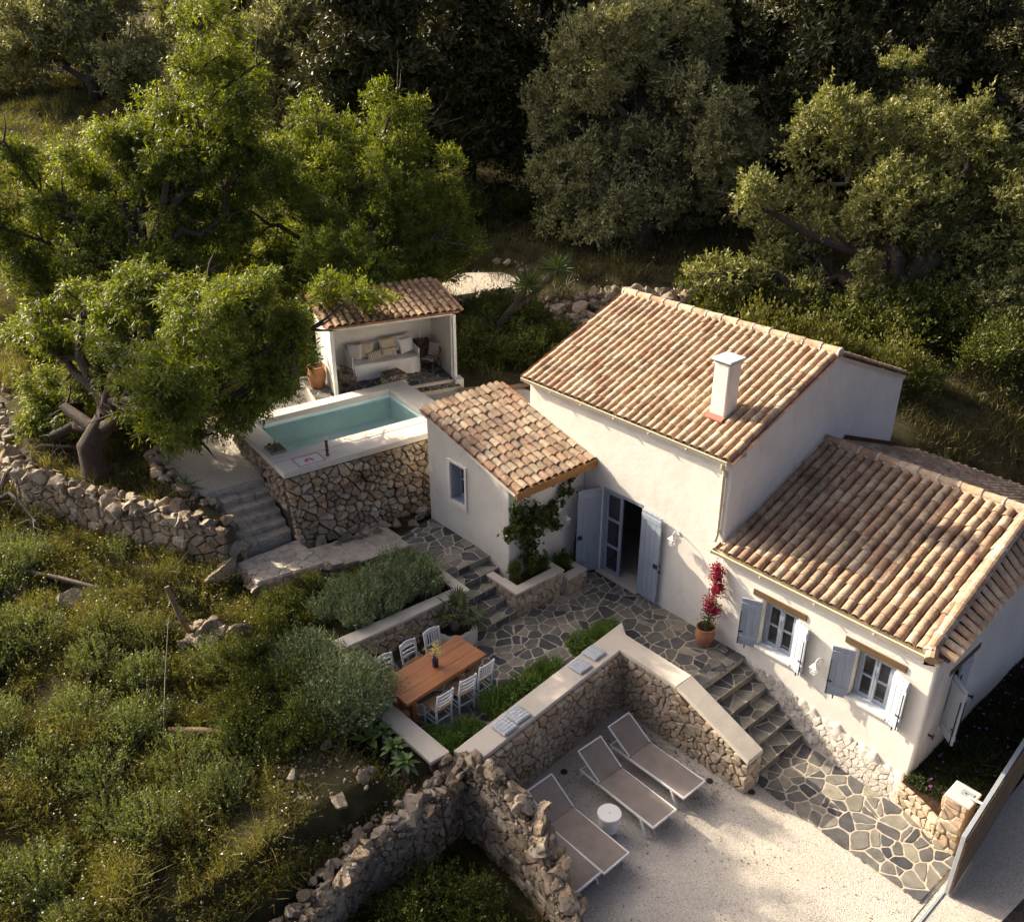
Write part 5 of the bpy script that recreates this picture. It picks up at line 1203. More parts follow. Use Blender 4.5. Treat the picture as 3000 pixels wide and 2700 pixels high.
gt_ = thing('sliding_gate', 'long sliding gate of horizontal wooden boards in a pale steel frame', 'gate', (10.05, 0, 0), math.radians(4.5))
gl = lambda mb, name, mat, **k: mb.build(name, mat, gt_, local=True, **k)
for args in ((-.04, .03, -1.55, 3.9, 1.32, 1.40), (-.04, .03, -1.55, -1.47, .03, 1.32), (-.04, .03, 3.82, 3.9, .03, 1.32), (-.04, .03, -1.47, 3.82, .03, .09)): gl(box(*args), 'frame_bar', M_STEEL, bevel=.004, seg=1)
for i in range(11): gl(box(.031, .056, -1.54, 3.88, .05 + i * .113, .05 + i * .113 + .105), 'board', M_BOARD, bevel=.004, seg=1)
tag(box(10.10, 10.14, -15, -1.4, -.03, .008).build('gate_track', M_STEEL), 'steel floor track for the sliding gate', 'track')
for i, (x, y) in enumerate(((3.95, -4.44), (5.98, -2.50), (6.68, -2.12))):
    t = thing('ground_light', ['round bronze ground light at the foot of the bench wall', 'round bronze ground light in the gravel beside the stair wall', 'round bronze ground light at the end of the stair wall'][i], 'ground light', (x, y, 0))
    MB().lathe([(.072, .0), (.072, .012), (.058, .018), (.055, .010)], 18, (x, y, 0)).build('rim', M_DRAIN, t); MB().lathe([(.05, .0), (.05, .012)], 16, (x, y, 0)).build('lens', M_IRON, t)
# ------------------------------------------------------------------ dining table, chairs, vase, cushions
tb = thing('dining_table', 'long reddish brown plank table on the slate terrace', 'table', (1.57, -5.74, 1.056), math.radians(4))
tl = lambda mb, name, mat, par=tb, **k: mb.build(name, mat, par, local=True, **k)
TW, TL, TH_ = .86, 2.04, .755
for i in range(3): tl(box(-TW / 2 + TW / 3 * i + .002, -TW / 2 + TW / 3 * (i + 1) - .002, -TL / 2, TL / 2, TH_ - .06, TH_), 'top_plank', M_TABLE, bevel=.005, seg=2)
for y in (-.72, .72):
    tl(box(-.34, .34, y - .05, y + .05, TH_ - .14, TH_ - .062), 'cross_rail', M_TABLE, bevel=.005); tl(box(-.32, .32, y - .06, y + .06, 0, .08), 'foot', M_TABLE, bevel=.008)
    for x in (-.2, .2): tl(box(x - .05, x + .05, y - .045, y + .045, .078, TH_ - .138), 'leg', M_TABLE, bevel=.005)
tl(box(-.04, .04, -.675, .675, .25, .37), 'stretcher', M_TABLE, bevel=.005)
tl(box(-TW / 2 + .05, -TW / 2 + .08, -TL / 2 + .05, TL / 2 - .05, TH_ - .13, TH_ - .062), 'apron', M_TABLE); tl(box(TW / 2 - .08, TW / 2 - .05, -TL / 2 + .05, TL / 2 - .05, TH_ - .13, TH_ - .062), 'apron', M_TABLE)
def make_chair(kind, loc, rz, label):
    """faces +x in its own frame"""
    t = thing('dining_chair', label, 'chair', loc, rz, 'white chairs round the dining table'); c = lambda mb, n, m=M_CHAIRPAINT, **k: mb.build(n, m, t, local=True, **k)
    w, d, sh, h = .40, .38, .45, .89
    for sy in (-1, 1):
        y = sy * (w / 2 - .02)
        c(MB().bar((d / 2 - .02, y, 0), (d / 2 - .02, y, sh + .02), .036, .036, up=(1, 0, 0)), 'leg', bevel=.004, seg=1)
        mb = MB(); mb.bar((-d / 2 + .0, y, 0), (-d / 2 + .0, y, sh), .036, .036, up=(1, 0, 0)); mb.bar((-d / 2, y, sh - .003), (-d / 2 - .075, y, h), .036, .036, up=(1, 0, 0)); c(mb, 'back_post')
        for z in (.16, .28): c(MB().bar((-d / 2, y, z), (d / 2 - .02, y, z), .02, .024), 'stretcher')
    for x, z in ((d / 2 - .02, .2), (d / 2 - .02, .32), (-d / 2, .22)): c(MB().bar((x, -w / 2 + .03, z), (x, w / 2 - .03, z), .02, .024), 'stretcher')
    c(box(-d / 2 - .01, d / 2 + .005, -w / 2 + .002, w / 2 - .002, sh - .012, sh + .028), 'seat', M_RUSH, bevel=.012)
    def rail(z0, z1, curve=0.0):
        mb = MB(); n = 6
        for i in range(n):
            ya, yb = [-w / 2 + .03 + (w - .06) * q / n for q in (i, i + 1)]; bow = lambda y: -.03 * (1 - (2 * y / w) ** 2); arch = lambda y: curve * (1 - (2 * y / w) ** 2)
            xa = lambda z: -d / 2 - .075 * (z - sh) / (h - sh)
            q = []
            for y in (ya, yb):
                for z in (z0, z1 + arch(y)):
                    for o in (-.009, .009): q.append((xa(z) + bow(y) + o, y, z))
            mb.add(q, [(0, 1, 3, 2), (4, 6, 7, 5), (0, 2, 6, 4), (1, 5, 7, 3), (2, 3, 7, 6), (0, 4, 5, 1)])
        return mb
    c(rail(h - .075, h - .02, .035), 'top_rail')
    if kind == 'ladder':
        for z in (.68, .59): c(rail(z - .022, z + .022), 'back_slat')
        c(rail(.76, .785, .012), 'back_slat')
    else:
        c(rail(.53, .565), 'back_slat')
        for i in range(5):
            y = -.12 + .06 * i; c(MB().bar((-d / 2 - .015 - .028, y, .56), (-d / 2 - .058 - .028, y, h - .06), .012, .026, up=(0, 1, 0)), 'back_slat')
    return t
k_ = 0
for (x, y, kind, rz, lab) in ((1.02, -6.36, 'ladder', 0, 'ladder back white chair on the wall side of the table beside the big shrub'), (.98, -5.74, 'ladder', .05, 'white ladder back chair between the vase and the bed wall'), (.97, -5.16, 'spindle', -.04, 'white chair with upright back slats on the wall side of the table'),
                         (2.14, -6.10, 'ladder', math.pi + .04, 'white ladder back chair on the bench side nearest the end wall'), (2.10, -5.50, 'ladder', math.pi - .03, 'white ladder back chair on the bench side in the middle of its row'), (2.02, -4.99, 'spindle', math.pi + .06, 'white chair with upright back slats on the bench side of the table')):
    make_chair(kind, (x, y, 1.058), rz, lab)
vz = thing('flower_vase', 'dark blue glass vase of dried yellow flowers on the table', 'vase', (1.55, -5.68, 1.812))
MB().lathe([(.055, 0), (.062, .02), (.064, .16), (.05, .2), (.034, .22), (.034, .245), (.042, .25)], 18, (1.55, -5.68, 1.812)).build('bottle', M_VASE, vz, smooth=True)
r = np.random.default_rng(5); mb = MB(); qs = []
for i in range(16):
    d = unit(np.array((r.normal() * .45, r.normal() * .45, 1.0))); p = np.array((0, 0, .24)); L_ = r.uniform(.14, .30)
    if i == 0: d = unit(np.array((-.5, -1.0, .35))); L_ = .34
    mb.tube([V3(1.55, -5.68, 1.812) + p, V3(1.55, -5.68, 1.812) + p + d * L_], .003, 4); qs.append(p + d * L_ * r.uniform(.5, 1.05, (22, 1)) + r.normal(size=(22, 3)) * .03)
mb.build('stems', M_DRY, vz); P = np.concatenate(qs); pobj('dried_flowers', quads_mesh('dried_flowers', leaf_quads(P, r.normal(size=P.shape), .028, .02, r), M_DRYFLOWER), vz)
def cushion_mesh(name, w, d, h, mat, tuft=5, n=30):
    vs = []; fs = []
    for side in (1, -1):
        for j in range(n + 1):
            for i in range(n + 1):
                u, v = i / n * 2 - 1, j / n * 2 - 1; e = (1 - abs(u) ** 6) * (1 - abs(v) ** 6)
                z = h * .5 * (e ** .5) 
                if tuft:
                    q = abs(math.sin((u + 1) / 2 * math.pi * tuft) * math.sin((v + 1) / 2 * math.pi * tuft)); z *= .62 + .38 * q ** .5
                pin = 1 - .05 * (1 - abs(v)) * abs(u) ** 3 if not tuft else 1
                vs.append((u * w / 2 * pin, v * d / 2 * (1 - (.06 * (1 - abs(u)) * abs(v) ** 3 if not tuft else 0)), side * z))
    m = n + 1
    for s in range(2):
        for j in range(n):
            for i in range(n):
                a = s * m * m + j * m + i; f = (a, a + 1, a + m + 1, a + m); fs.append(f if s == 0 else f[::-1])
    me = rawmesh(name, vs, fs, mat, True); return me
cm = cushion_mesh('seat_cushion', .38, .37, .075, M_CUSHION)
for x, y, rz, lab in ((3.47, -5.56, .07, 'tufted pale blue cushion on the bench, beside the ruined wall end'), (3.40, -5.17, .05, 'tufted pale blue cushion on the bench, inner one of the pair by the table'),
                 (3.19, -3.31, .04, 'tufted pale blue cushion on the bench, one of the pair farther from the table'), (3.09, -2.80, .08, 'tufted pale blue cushion nearest the corner of the bench')):
    o = tag(pobj('seat_cushion', cm, None, (x, y, 1.537)), lab, 'cushion', 'cushions on the bench wall'); o.rotation_euler = (0, 0, rz)
# ------------------------------------------------------------------ sun loungers and cool box
lg = thing('sun_lounger', 'grey mesh sun lounger beside the stair wall', 'sun lounger', (5.13, -3.18, .003), 0, 'white framed sun loungers on the gravel')
ll = lambda mb, name, mat=M_LFRAME, **k: mb.build(name, mat, lg, local=True, **k)
hx, fx, wd_, z_ = -.36, .98, .62, .35; bt = (-.94, .72)
for sy in (-1, 1):
    y = sy * wd_ / 2
    ll(MB().bar((-.86, y, z_ - .04), (fx, y, z_), .035, .05), 'side_rail', bevel=.006, seg=1)
    ll(MB().bar((hx, y * .97, z_ + .02), (bt[0], y * .97, bt[1]), .03, .035), 'back_rail', bevel=.005, seg=1)
    ll(MB().bar((.70, y * 1.03, z_ - .01), (.86, y * 1.05, 0), .035, .06, up=(1, 0, 0)), 'leg', bevel=.006, seg=1)
    ll(MB().bar((-.78, y * 1.03, z_ - .05), (-.96, y * 1.05, 0), .035, .06, up=(1, 0, 0)), 'leg', bevel=.006, seg=1)
    ll(MB().bar((-.52, y * .85, z_ - .06), (-.72, y * .85, .50), .018, .018), 'back_stay')
ll(MB().bar((fx, -wd_ / 2 - .017, z_), (fx, wd_ / 2 + .017, z_), .035, .04), 'foot_rail', bevel=.005, seg=1); ll(MB().bar((bt[0], -wd_ / 2 * .97 - .015, bt[1]), (bt[0], wd_ / 2 * .97 + .015, bt[1]), .03, .035), 'head_rail', bevel=.005, seg=1)
ll(MB().bar((-.86, -wd_ / 2, z_ - .05), (-.86, wd_ / 2, z_ - .05), .03, .04), 'cross_bar')
def sling(x0, z0, x1, z1, sag):
    mb = MB(); n = 10; vs = []; fs = []
    for i in range(n + 1):
        for j in range(7):
            t = i / n; u = j / 6 * 2 - 1; vs.append((x0 + (x1 - x0) * t, u * (wd_ / 2 - .012), z0 + (z1 - z0) * t - sag * math.sin(math.pi * t) * (1 - u * u)))
    for i in range(n):
        for j in range(6): a = i * 7 + j; fs.append((a, a + 1, a + 8, a + 7))
    return mb.add(vs, fs)
ll(sling(hx + .005, z_ + .012, fx - .01, z_ + .014, .022), 'seat_sling', M_SLING, smooth=True); ll(sling(bt[0] + .01, bt[1] + .006, hx - .005, z_ + .022, .03), 'back_sling', M_SLING, smooth=True)
ll(MB().tube([(hx, -wd_ / 2, z_ + .005), (hx, wd_ / 2, z_ + .005)], .012, 6), 'hinge_rod', M_SLING)
dup(lg, (5.20, -4.10, .003), -.015, 'grey mesh sun lounger next to the white cool box, in the middle of the row')
dup(lg, (5.27, -5.46, .003), .0, 'grey mesh sun lounger with its head end behind the ruined wall')
dup(lg, (5.22, -6.09, .003), .0, 'sun lounger almost wholly hidden by the ruined wall, only its foot showing')
cb = thing('cool_box_table', 'round white cool box table with lid standing between loungers', 'cool box', (5.52, -4.86, .003)); c0 = (5.52, -4.86, .003)
MB().lathe([(.15, .12), (.17, .125), (.205, .42), (.208, .455)], 32, c0).build('tub', M_COOLER, cb, smooth=True); MB().lathe([(.20, .453), (.2, .468)], 32, c0).build('seal', M_IRON, cb)
MB().lathe([(.213, .467), (.218, .475), (.218, .495), (.208, .506), (.05, .508)], 36, c0).build('lid', M_COOLER, cb); MB().lathe([(.008, .506), (.008, .516)], 8, c0).build('knob', M_IRON, cb)
for k in range(3):
    a = 2.1 * k + .6; MB().tube([(c0[0] + .12 * math.cos(a), c0[1] + .12 * math.sin(a), .135), (c0[0] + .165 * math.cos(a), c0[1] + .165 * math.sin(a), .003)], [.022, .015], 8).build('leg', M_COOLER, cb)
# ------------------------------------------------------------------ terracotta pot with bougainvillea
pt = thing('terracotta_pot', 'terracotta pot against the wall corner holding crimson bougainvillea', 'pot', (4.06, -.36, 1.06))
MB().lathe([(.13, 0), (.15, .02), (.205, .2), (.215, .3), (.19, .38), (.175, .41), (.205, .43), (.205, .46), (.18, .46), (.17, .42)], 24, (4.06, -.36, 1.06)).build('pot', M_TERRA, pt, smooth=True)
MB().lathe([(.17, .40), (.17, .43)], 18, (4.06, -.36, 1.06)).build('soil', M_SOIL, pt)
bg_ = thing('bougainvillea', 'crimson flowering bougainvillea climbing up the wall corner', 'plant', (4.06, -.30, 1.5)); r = np.random.default_rng(8)
path = [V3(0, 0, 0), V3(-.03, .03, .3), V3(.05, .06, .55), V3(.0, .08, .8), V3(.07, .1, 1.1), V3(-.01, .12, 1.5)]
MB().tube([V3(4.06, -.30, 1.46) + p for p in path], [.014, .013, .012, .011, .009, .006], 6).build('stem', M_BARK, bg_)
cl = [((0, 0, .48), .13, 240), ((.10, .04, .46), .12, 200), ((-.06, .05, .58), .10, 120), ((.06, .06, .92), .12, 260), ((.14, .06, 1.06), .10, 200), ((.02, .08, 1.2), .13, 280), ((-.01, .1, 1.42), .11, 220), ((.06, .1, 1.36), .09, 120)]
P = np.concatenate([np.array(c) + r.normal(size=(n, 3)) * s * .55 for c, s, n in cl]); pobj('flowers', quads_mesh('flowers', leaf_quads(P, r.normal(size=P.shape), .045, .04, r), M_BOUGAIN), bg_)
P = np.concatenate([np.array(path[min(5, int(t))]) * (1 - t % 1) + np.array(path[min(5, int(t) + 1)]) * (t % 1) + r.normal(size=(5, 3)) * .06 for t in r.uniform(0, 4.99, 70)] + [np.array((0, 0, .15)) + r.normal(size=(130, 3)) * (.09, .09, .1)])
pobj('leaves', quads_mesh('leaves', leaf_quads(P, r.normal(size=P.shape), .06, .035, r), M_VINE), bg_)
# ------------------------------------------------------------------ pavilion furniture (local frame of the pavilion)
FZ = 3.452
def pthing(name, label, cat, x, y, z=0.0, rz=0.0, group=None):
    p = PVp(x, y, 0); return thing(name, label, cat, (p[0], p[1], FZ + z), -PV_R + rz, group)
bd = pthing('daybed', 'white daybed covered with a draped white cloth in the pavilion', 'daybed', -1.28, 1.80)
b_ = lambda mb, n, m=M_WHITE_P, **k: mb.build(n, m, bd, local=True, **k)
b_(box(-.42, .36, -.97, .97, .12, .40), 'base'); b_(box(-.45, -.40, -1.02, 1.02, 0, .86), 'back_board', bevel=.01)
for y in (-1.04, 1.0): b_(box(-.45, .40, y, y + .04, 0, .74), 'arm_board', bevel=.01)
vs = []; fs = []; ny_ = 60                                  # the cloth: seat, rounded edge and folds down the front
prof = [(-.40, .50), (.30, .50), (.40, .485), (.425, .44), (.43, .3), (.44, .15), (.455, .015)]
for j in range(ny_ + 1):
    y = -.985 + 1.97 * j / ny_
    for i, (x, z) in enumerate(prof):
        f = max(0, i - 2) / 4; vs.append((x + f * .022 * math.sin(y * 21 + math.sin(y * 7) * 2) + .006 * math.sin(y * 9 + i), y * (1 + .015 * f), z + .004 * math.sin(y * 12 + x * 9)))
for j in range(ny_):
    for i in range(len(prof) - 1): a = j * len(prof) + i; fs.append((a, a + 1, a + len(prof) + 1, a + len(prof)))
b_(MB().add(vs, fs), 'cloth', M_WHITECLOTH, smooth=True)
def pillow(x, y, z, w, h, mat, rx, ry, rz, lab, th=.15):
    p = PVp(x, y, 0); o = pobj('pillow', cushion_mesh('pillow', w, h, th, mat, 0, 14), None, (p[0], p[1], FZ + z)); o.rotation_mode = 'XYZ'
    m = Matrix.Rotation(-PV_R + rz, 4, 'Z') @ Matrix.Rotation(math.pi / 2, 4, 'Z') @ Matrix.Rotation(rx, 4, 'X') @ Matrix.Rotation(ry, 4, 'Z'); o.rotation_euler = m.to_euler(); tag(o, lab, 'pillow', 'pillows on the daybed')
pillow(-1.42, .98, .72, .46, .46, M_PALECLOTH, 1.25, .0, -.5, 'white square pillow in the corner of the daybed by the post')
pillow(-1.38, 1.32, .73, .48, .48, M_BEIGE, 1.2, -.12, -.2, 'beige square pillow leaning beside the white corner pillow')
pillow(-1.18, 1.52, .60, .46, .26, M_STRIPE, 1.0, .25, -.25, 'striped oblong pillow tilted in front of the leaning beige one', .12)
pillow(-1.46, 2.02, .76, .52, .48, M_BEIGE, 1.28, .05, .05, 'beige square pillow behind the upright striped oblong')
pillow(-1.30, 2.00, .61, .50, .26, M_STRIPE, 1.1, 0, .0, 'striped oblong pillow standing upright in the middle', .12)
pillow(-1.52, 2.50, .78, .50, .46, M_PALECLOTH, 1.3, .0, .1, 'pale pillow at the back of the daybed near the chest')
pillow(-1.36, 2.58, .73, .48, .46, M_WHITECLOTH, 1.2, .06, .2, 'white square pillow in front, at the chest end')
pf = pthing('pouf', 'square patterned floor pouf of dark and pale mudcloth', 'pouf', -.20, 1.80, rz=.25)
MB().box(-.30, .30, -.30, .30, .0, .19).build('lower_cushion', M_POUF2, pf, local=True, bevel=.05, seg=3); MB().box(-.29, .29, -.29, .29, .185, .38).build('upper_cushion', M_POUF, pf, local=True, bevel=.06, seg=3)
def rattan(x, y, rz, lab, clab):
    t = pthing('rattan_chair', lab, 'chair', x, y, rz=rz, group='rattan chairs in the pavilion'); c = lambda mb, n, **k: mb.build(n, M_RATTAN, t, local=True, smooth=True, **k)
    for sx in (-1, 1):
        for sy in (-1, 1): c(MB().tube([(sx * .20, sy * .20, .40), (sx * .24, sy * .23, 0)], .016, 6), 'leg')
    c(MB().tube([(.25 * math.cos(a), .25 * math.sin(a), .40) for a in np.linspace(0, 6.283, 25)], .016, 5), 'seat_ring')
    for i in range(9): q = -.22 + .055 * i; c(MB().tube([(-.22, q, .395), (.22, q, .395)], .008, 4), 'seat_cane')
    arc = [(.26 * math.cos(a) - .03, .30 * math.sin(a), .56 + .20 * (.5 - .5 * math.cos(a)) ** 1.4) for a in np.linspace(.75, 6.283 - .75, 22)]
    c(MB().tube(arc, .02, 6), 'back_hoop')
    for i, p in enumerate(arc[::2]):
        a = np.linspace(.75, 6.283 - .75, 22)[::2][i]
        c(MB().tube([p, (.25 * math.cos(a + .25), .25 * math.sin(a + .25), .41)], .008, 4), 'back_cane'); c(MB().tube([p, (.25 * math.cos(a - .25), .25 * math.sin(a - .25), .41)], .008, 4), 'back_cane')
    p = PVp(x, y, 0); k = thing('chair_cushion', clab, 'cushion', (p[0], p[1], FZ + .41), -PV_R + rz, 'ticking cushions on the rattan chairs')
    o = pobj('seat_pad', cushion_mesh('seat_pad', .44, .44, .06, M_STRIPE2, 0, 10), k, (.03, 0, .035)); o = pobj('back_pad', cushion_mesh('back_pad', .42, .40, .06, M_STRIPE2, 0, 10), k, (-.22, 0, .25)); o.rotation_euler = (0, math.radians(72), 0)
rattan(-.72, 3.12, math.radians(-52), 'dark rattan armchair by the pavilion side wall', 'brown ticking cushion on the rattan chair by the side wall')
rattan(-.22, .42, math.radians(75), 'dark rattan armchair beside the pavilion front post', 'brown ticking cushion on the rattan chair beside the post')
cs = pthing('chest_of_drawers', 'small dark wooden chest of drawers in the pavilion corner', 'chest', -1.55, 3.16)
MB().box(-.22, .20, -.22, .22, .04, .74).build('carcass', M_DARKWOOD, cs, local=True, bevel=.006)
for i in range(4): MB().box(.20, .215, -.20, .20, .07 + i * .165, .07 + i * .165 + .15).build('drawer', M_DARKWOOD, cs, local=True, bevel=.004, seg=1); MB().tube([(.215, 0, .145 + i * .165), (.235, 0, .145 + i * .165)], .012, 6).build('knob', M_DARKWOOD, cs, local=True)
for k, (dx, dy, h) in enumerate(((-.02, -.06, .30), (.04, .04, .10))):
    cd = pthing('candle', ['tall white candle on the chest of drawers', 'short candle beside the tall one on the chest'][k], 'candle', -1.55 + dx, 3.16 + dy, .74)
    MB().lathe([(.03, 0), (.03, .04), (.012, .045), (.012, .05)], 10).build('holder', M_TRAY, cd, local=True); MB().lathe([(.012, .05), (.012, .05 + h)], 10).build('stick', M_CANDLE, cd, local=True)
ip = pthing('terracotta_pot', 'large terracotta pot against the outer side wall of the pavilion', 'pot', -.92, -.30)
MB().lathe([(.17, 0), (.19, .02), (.26, .28), (.27, .42), (.23, .56), (.22, .60), (.26, .63), (.26, .66), (.22, .66), (.21, .6)], 24).build('pot', M_TERRA, ip, local=True, smooth=True); MB().lathe([(.21, .58), (.21, .62)], 16).build('soil', M_SOIL, ip, local=True)
fp = pthing('fig_plant', 'young broad leaved plant growing in the large pavilion pot', 'plant', -.92, -.30, .62)
MB().tube([(0, 0, 0), (.02, .01, .25), (.0, .02, .48)], [.016, .013, .01], 6).build('stem', M_BARK, fp, local=True)
def broad_leaf(mb, base, d, L_, W_, bend=.25, seg=6, fold=.12):
    base = V3(*base); d = unit(V3(*d)); sd = unit(np.cross(d, (0, 0, 1)) + 1e-6); up = np.cross(sd, d); vs = []; fs = []
    for i in range(seg + 1):
        t = i / seg; w_ = W_ * math.sin(math.pi * min(1, .06 + t * .94)) ** .75 * (1 - .25 * t); c = base + d * L_ * t + up * 0 - V3(0, 0, bend * L_ * t * t)
        vs += [c - sd * w_ / 2 + up * fold * w_, c, c + sd * w_ / 2 + up * fold * w_]
    for i in range(seg): a = i * 3; fs += [(a, a + 1, a + 4, a + 3), (a + 1, a + 2, a + 5, a + 4)]
    mb.add(vs, fs)
for i in range(8):
    a = i * 2.4; mb = MB(); broad_leaf(mb, (0, 0, .2 + .04 * i), (math.cos(a), math.sin(a), .75), .30, .17, .3); mb.build('leaf', M_FIDDLE, fp, local=True, smooth=True)
# ------------------------------------------------------------------ things on the pool coping
PT = lambda a, b: tuple(PW(a, b, PZ + .001)); prz = math.atan2(PA[1], PA[0]) - math.pi / 2
ct = thing('candle_stack', 'stacked oxblood ceramic candle holder on the pool edge', 'candle holder', PT(1.18, .22)); mb = MB()
for i in range(7): mb.lathe([(.02, .06 * i), (.045 - .01 * (i % 2), .06 * i + .012), (.045 - .008 * (i % 2), .06 * i + .035), (.02, .06 * i + .058)], 12, (*PT(1.18, .22)[:2], PZ + .001))
mb.build('ceramic_rings', M_COPPER, ct); MB().lathe([(.04, .42), (.052, .43), (.052, .485), (.04, .50)], 14, PT(1.18, .22)).build('candle', M_CANDLE, ct)
mt = thing('pool_towel', 'white bath mat with red border and fan emblem on the pool coping', 'mat', PT(.72, .27), prz)
mm = lambda mb, n, m: mb.build(n, m, mt, local=True)
mm(box(-.27, .27, -.36, .36, .0, .008), 'mat', M_WHITECLOTH)
mb = MB()
for x0, x1, y0, y1 in ((-.25, .25, -.345, -.335), (-.25, .25, .335, .345), (-.255, -.245, -.345, .345), (.245, .255, -.345, .345), (-.215, .215, -.305, -.299), (-.215, .215, .299, .305), (-.219, -.213, -.305, .305), (.213, .219, -.305, .305)): mb.box(x0, x1, y0, y1, .0082, .0095)
for i in range(24):
    y = -.32 + i * .64 / 23
    for x in (-.232, .232): mb.box(x - .008, x + .008, y - .007, y + .007, .0082, .0095)
for i in range(16):
    x = -.21 + i * .42 / 15
    for y in (-.32, .32): mb.box(x - .007, x + .007, y - .008, y + .008, .0082, .0095)
mm(mb, 'border_print', M_RED); mb = MB()
for i in range(11):
    a = math.radians(-10 + 20 * i); d = V3(-math.sin(a) * 1.0, math.cos(a), 0) if False else V3(-math.sin(a), -math.cos(a), 0); s_ = V3(-d[1], d[0], 0); L_ = .125
    c_ = V3(.03, 0, .0082); mb.prism([c_ + d * .02, c_ + d * L_ * .7 + s_ * .014, c_ + d * L_, c_ + d * L_ * .7 - s_ * .014], (0, 0, .0013))
for sg in (-1, 1):
    for k, (cx, cy, rr_) in enumerate(((.075, .05, .026), (.10, .11, .03), (.13, .04, .022))):
        pts = [(cx + rr_ * (1 - t * .6) * math.cos(t * 7), sg * (cy + rr_ * (1 - t * .6) * math.sin(t * 7)), .0088) for t in np.linspace(0, 1, 14)]; mb.tube(pts, .0028, 4)
mm(mb, 'fan_print', M_RED)
ty = thing('drinks_tray', 'grey wooden tray with raised rim on the pool corner', 'tray', PT(.27, 1.22), prz)
for a in ((-.24, .24, -.19, .19, 0, .015), (-.24, .24, -.19, -.172, .0152, .07), (-.24, .24, .172, .19, .0152, .07), (-.24, -.222, -.171, .171, .0152, .07), (.222, .24, -.171, .171, .0152, .07)): MB().box(*a).build('side' if a[4] else 'base', M_TRAY, ty, local=True)
def lathed(name, label, cat, a, b, prof, mat, z=.016):
    t = tag(MB().lathe(prof, 16).build(name, mat, None, smooth=True), label, cat); p = PW(a, b, PZ + z); t.location = p; return t
lathed('wine_bottle', 'green glass wine bottle standing in the tray by the pool', 'bottle', .24, 1.12, [(.036, 0), (.038, .01), (.038, .17), (.03, .2), (.014, .24), (.013, .3), (.015, .302)], M_BOTTLE)
for a, b, lab in ((.30, 1.26, 'wine glass in the tray, pool side of the bottle'), (.16, 1.30, 'wine glass in the tray, outer side of the bottle')): lathed('wine_glass', lab, 'glass', a, b, [(.03, 0), (.03, .003), (.004, .006), (.004, .08), (.025, .1), (.034, .13), (.03, .165), (.028, .165), (.03, .13)], M_BOTTLE)
# ------------------------------------------------------------------ trees
AF = ((-8.8, -8.35, 2.85), [(-11.3, -7.08, 4.19, 1.57, 1.57, 1.41), (-8.96, -6.06, 5.83, 1.46, 1.46, 1.31), (-6.73, -5.45, 6.61, 1.28, 1.28, 1.15), (-6.61, -4.6, 5.58, 1.09, 1.09, 0.98), (-6.33, -6.4, 5.52, 1.3, 1.3, 1.17), (-10.38, -6.86, 5.64, 1.14, 1.14, 1.03), (-6.34, -5.31, 4.69, 0.79, 0.79, 0.71), (-11.77, -8.15, 3.85, 1.01, 1.01, 0.91), (-8.23, -5.09, 7.21, 0.92, 0.92, 0.83), (-6.11, -7.41, 5.77, 1.14, 1.14, 1.02), (-6.75, -4.01, 5.93, 0.76, 0.76, 0.69), (-10.08, -5.94, 6.88, 0.96, 0.96, 0.86), (-7.0, -4.54, 7.11, 0.82, 0.82, 0.74), (-12.01, -6.84, 6.36, 0.91, 0.91, 0.82), (-5.64, -4.57, 5.59, 0.73, 0.73, 0.66), (-6.52, -3.63, 6.26, 0.67, 0.67, 0.61), (-11.76, -8.14, 5.49, 0.98, 0.98, 0.88), (-11.51, -8.9, 3.16, 0.72, 0.72, 0.65), (-6.82, -6.57, 4.18, 0.66, 0.66, 0.59)])
AB = ((-15.5, -4.0, 3.3), [(-17.99, -0.36, 11.73, 1.78, 1.78, 1.6), (-18.75, -1.23, 10.16, 1.71, 1.71, 1.54), (-15.95, -0.13, 10.3, 1.53, 1.53, 1.37), (-19.75, -3.84, 8.23, 1.59, 1.59, 1.44), (-19.44, -5.67, 7.62, 1.54, 1.54, 1.39), (-17.44, -3.14, 7.58, 1.77, 1.77, 1.59), (-19.45, -5.95, 5.43, 1.58, 1.58, 1.43), (-20.43, -5.65, 8.77, 1.0, 1.0, 0.9), (-16.77, -1.46, 8.34, 1.67, 1.67, 1.51), (-16.92, -4.7, 6.16, 1.63, 1.63, 1.46), (-17.42, 0.92, 11.7, 1.01, 1.01, 0.91), (-18.53, -6.74, 4.07, 1.34, 1.34, 1.2), (-15.1, 0.17, 8.79, 1.32, 1.32, 1.19), (-16.02, -0.94, 7.06, 1.47, 1.47, 1.32), (-16.14, -2.71, 6.64, 1.32, 1.32, 1.19), (-18.77, -4.95, 7.08, 1.33, 1.33, 1.2), (-19.26, -6.65, 6.7, 1.2, 1.2, 1.08), (-18.45, -2.97, 9.37, 1.22, 1.22, 1.09), (-15.76, -3.26, 5.7, 1.31, 1.31, 1.18), (-14.76, -2.14, 5.48, 1.21, 1.21, 1.09), (-18.29, -2.37, 8.69, 1.35, 1.35, 1.22), (-16.05, -0.72, 9.2, 1.32, 1.32, 1.19)])
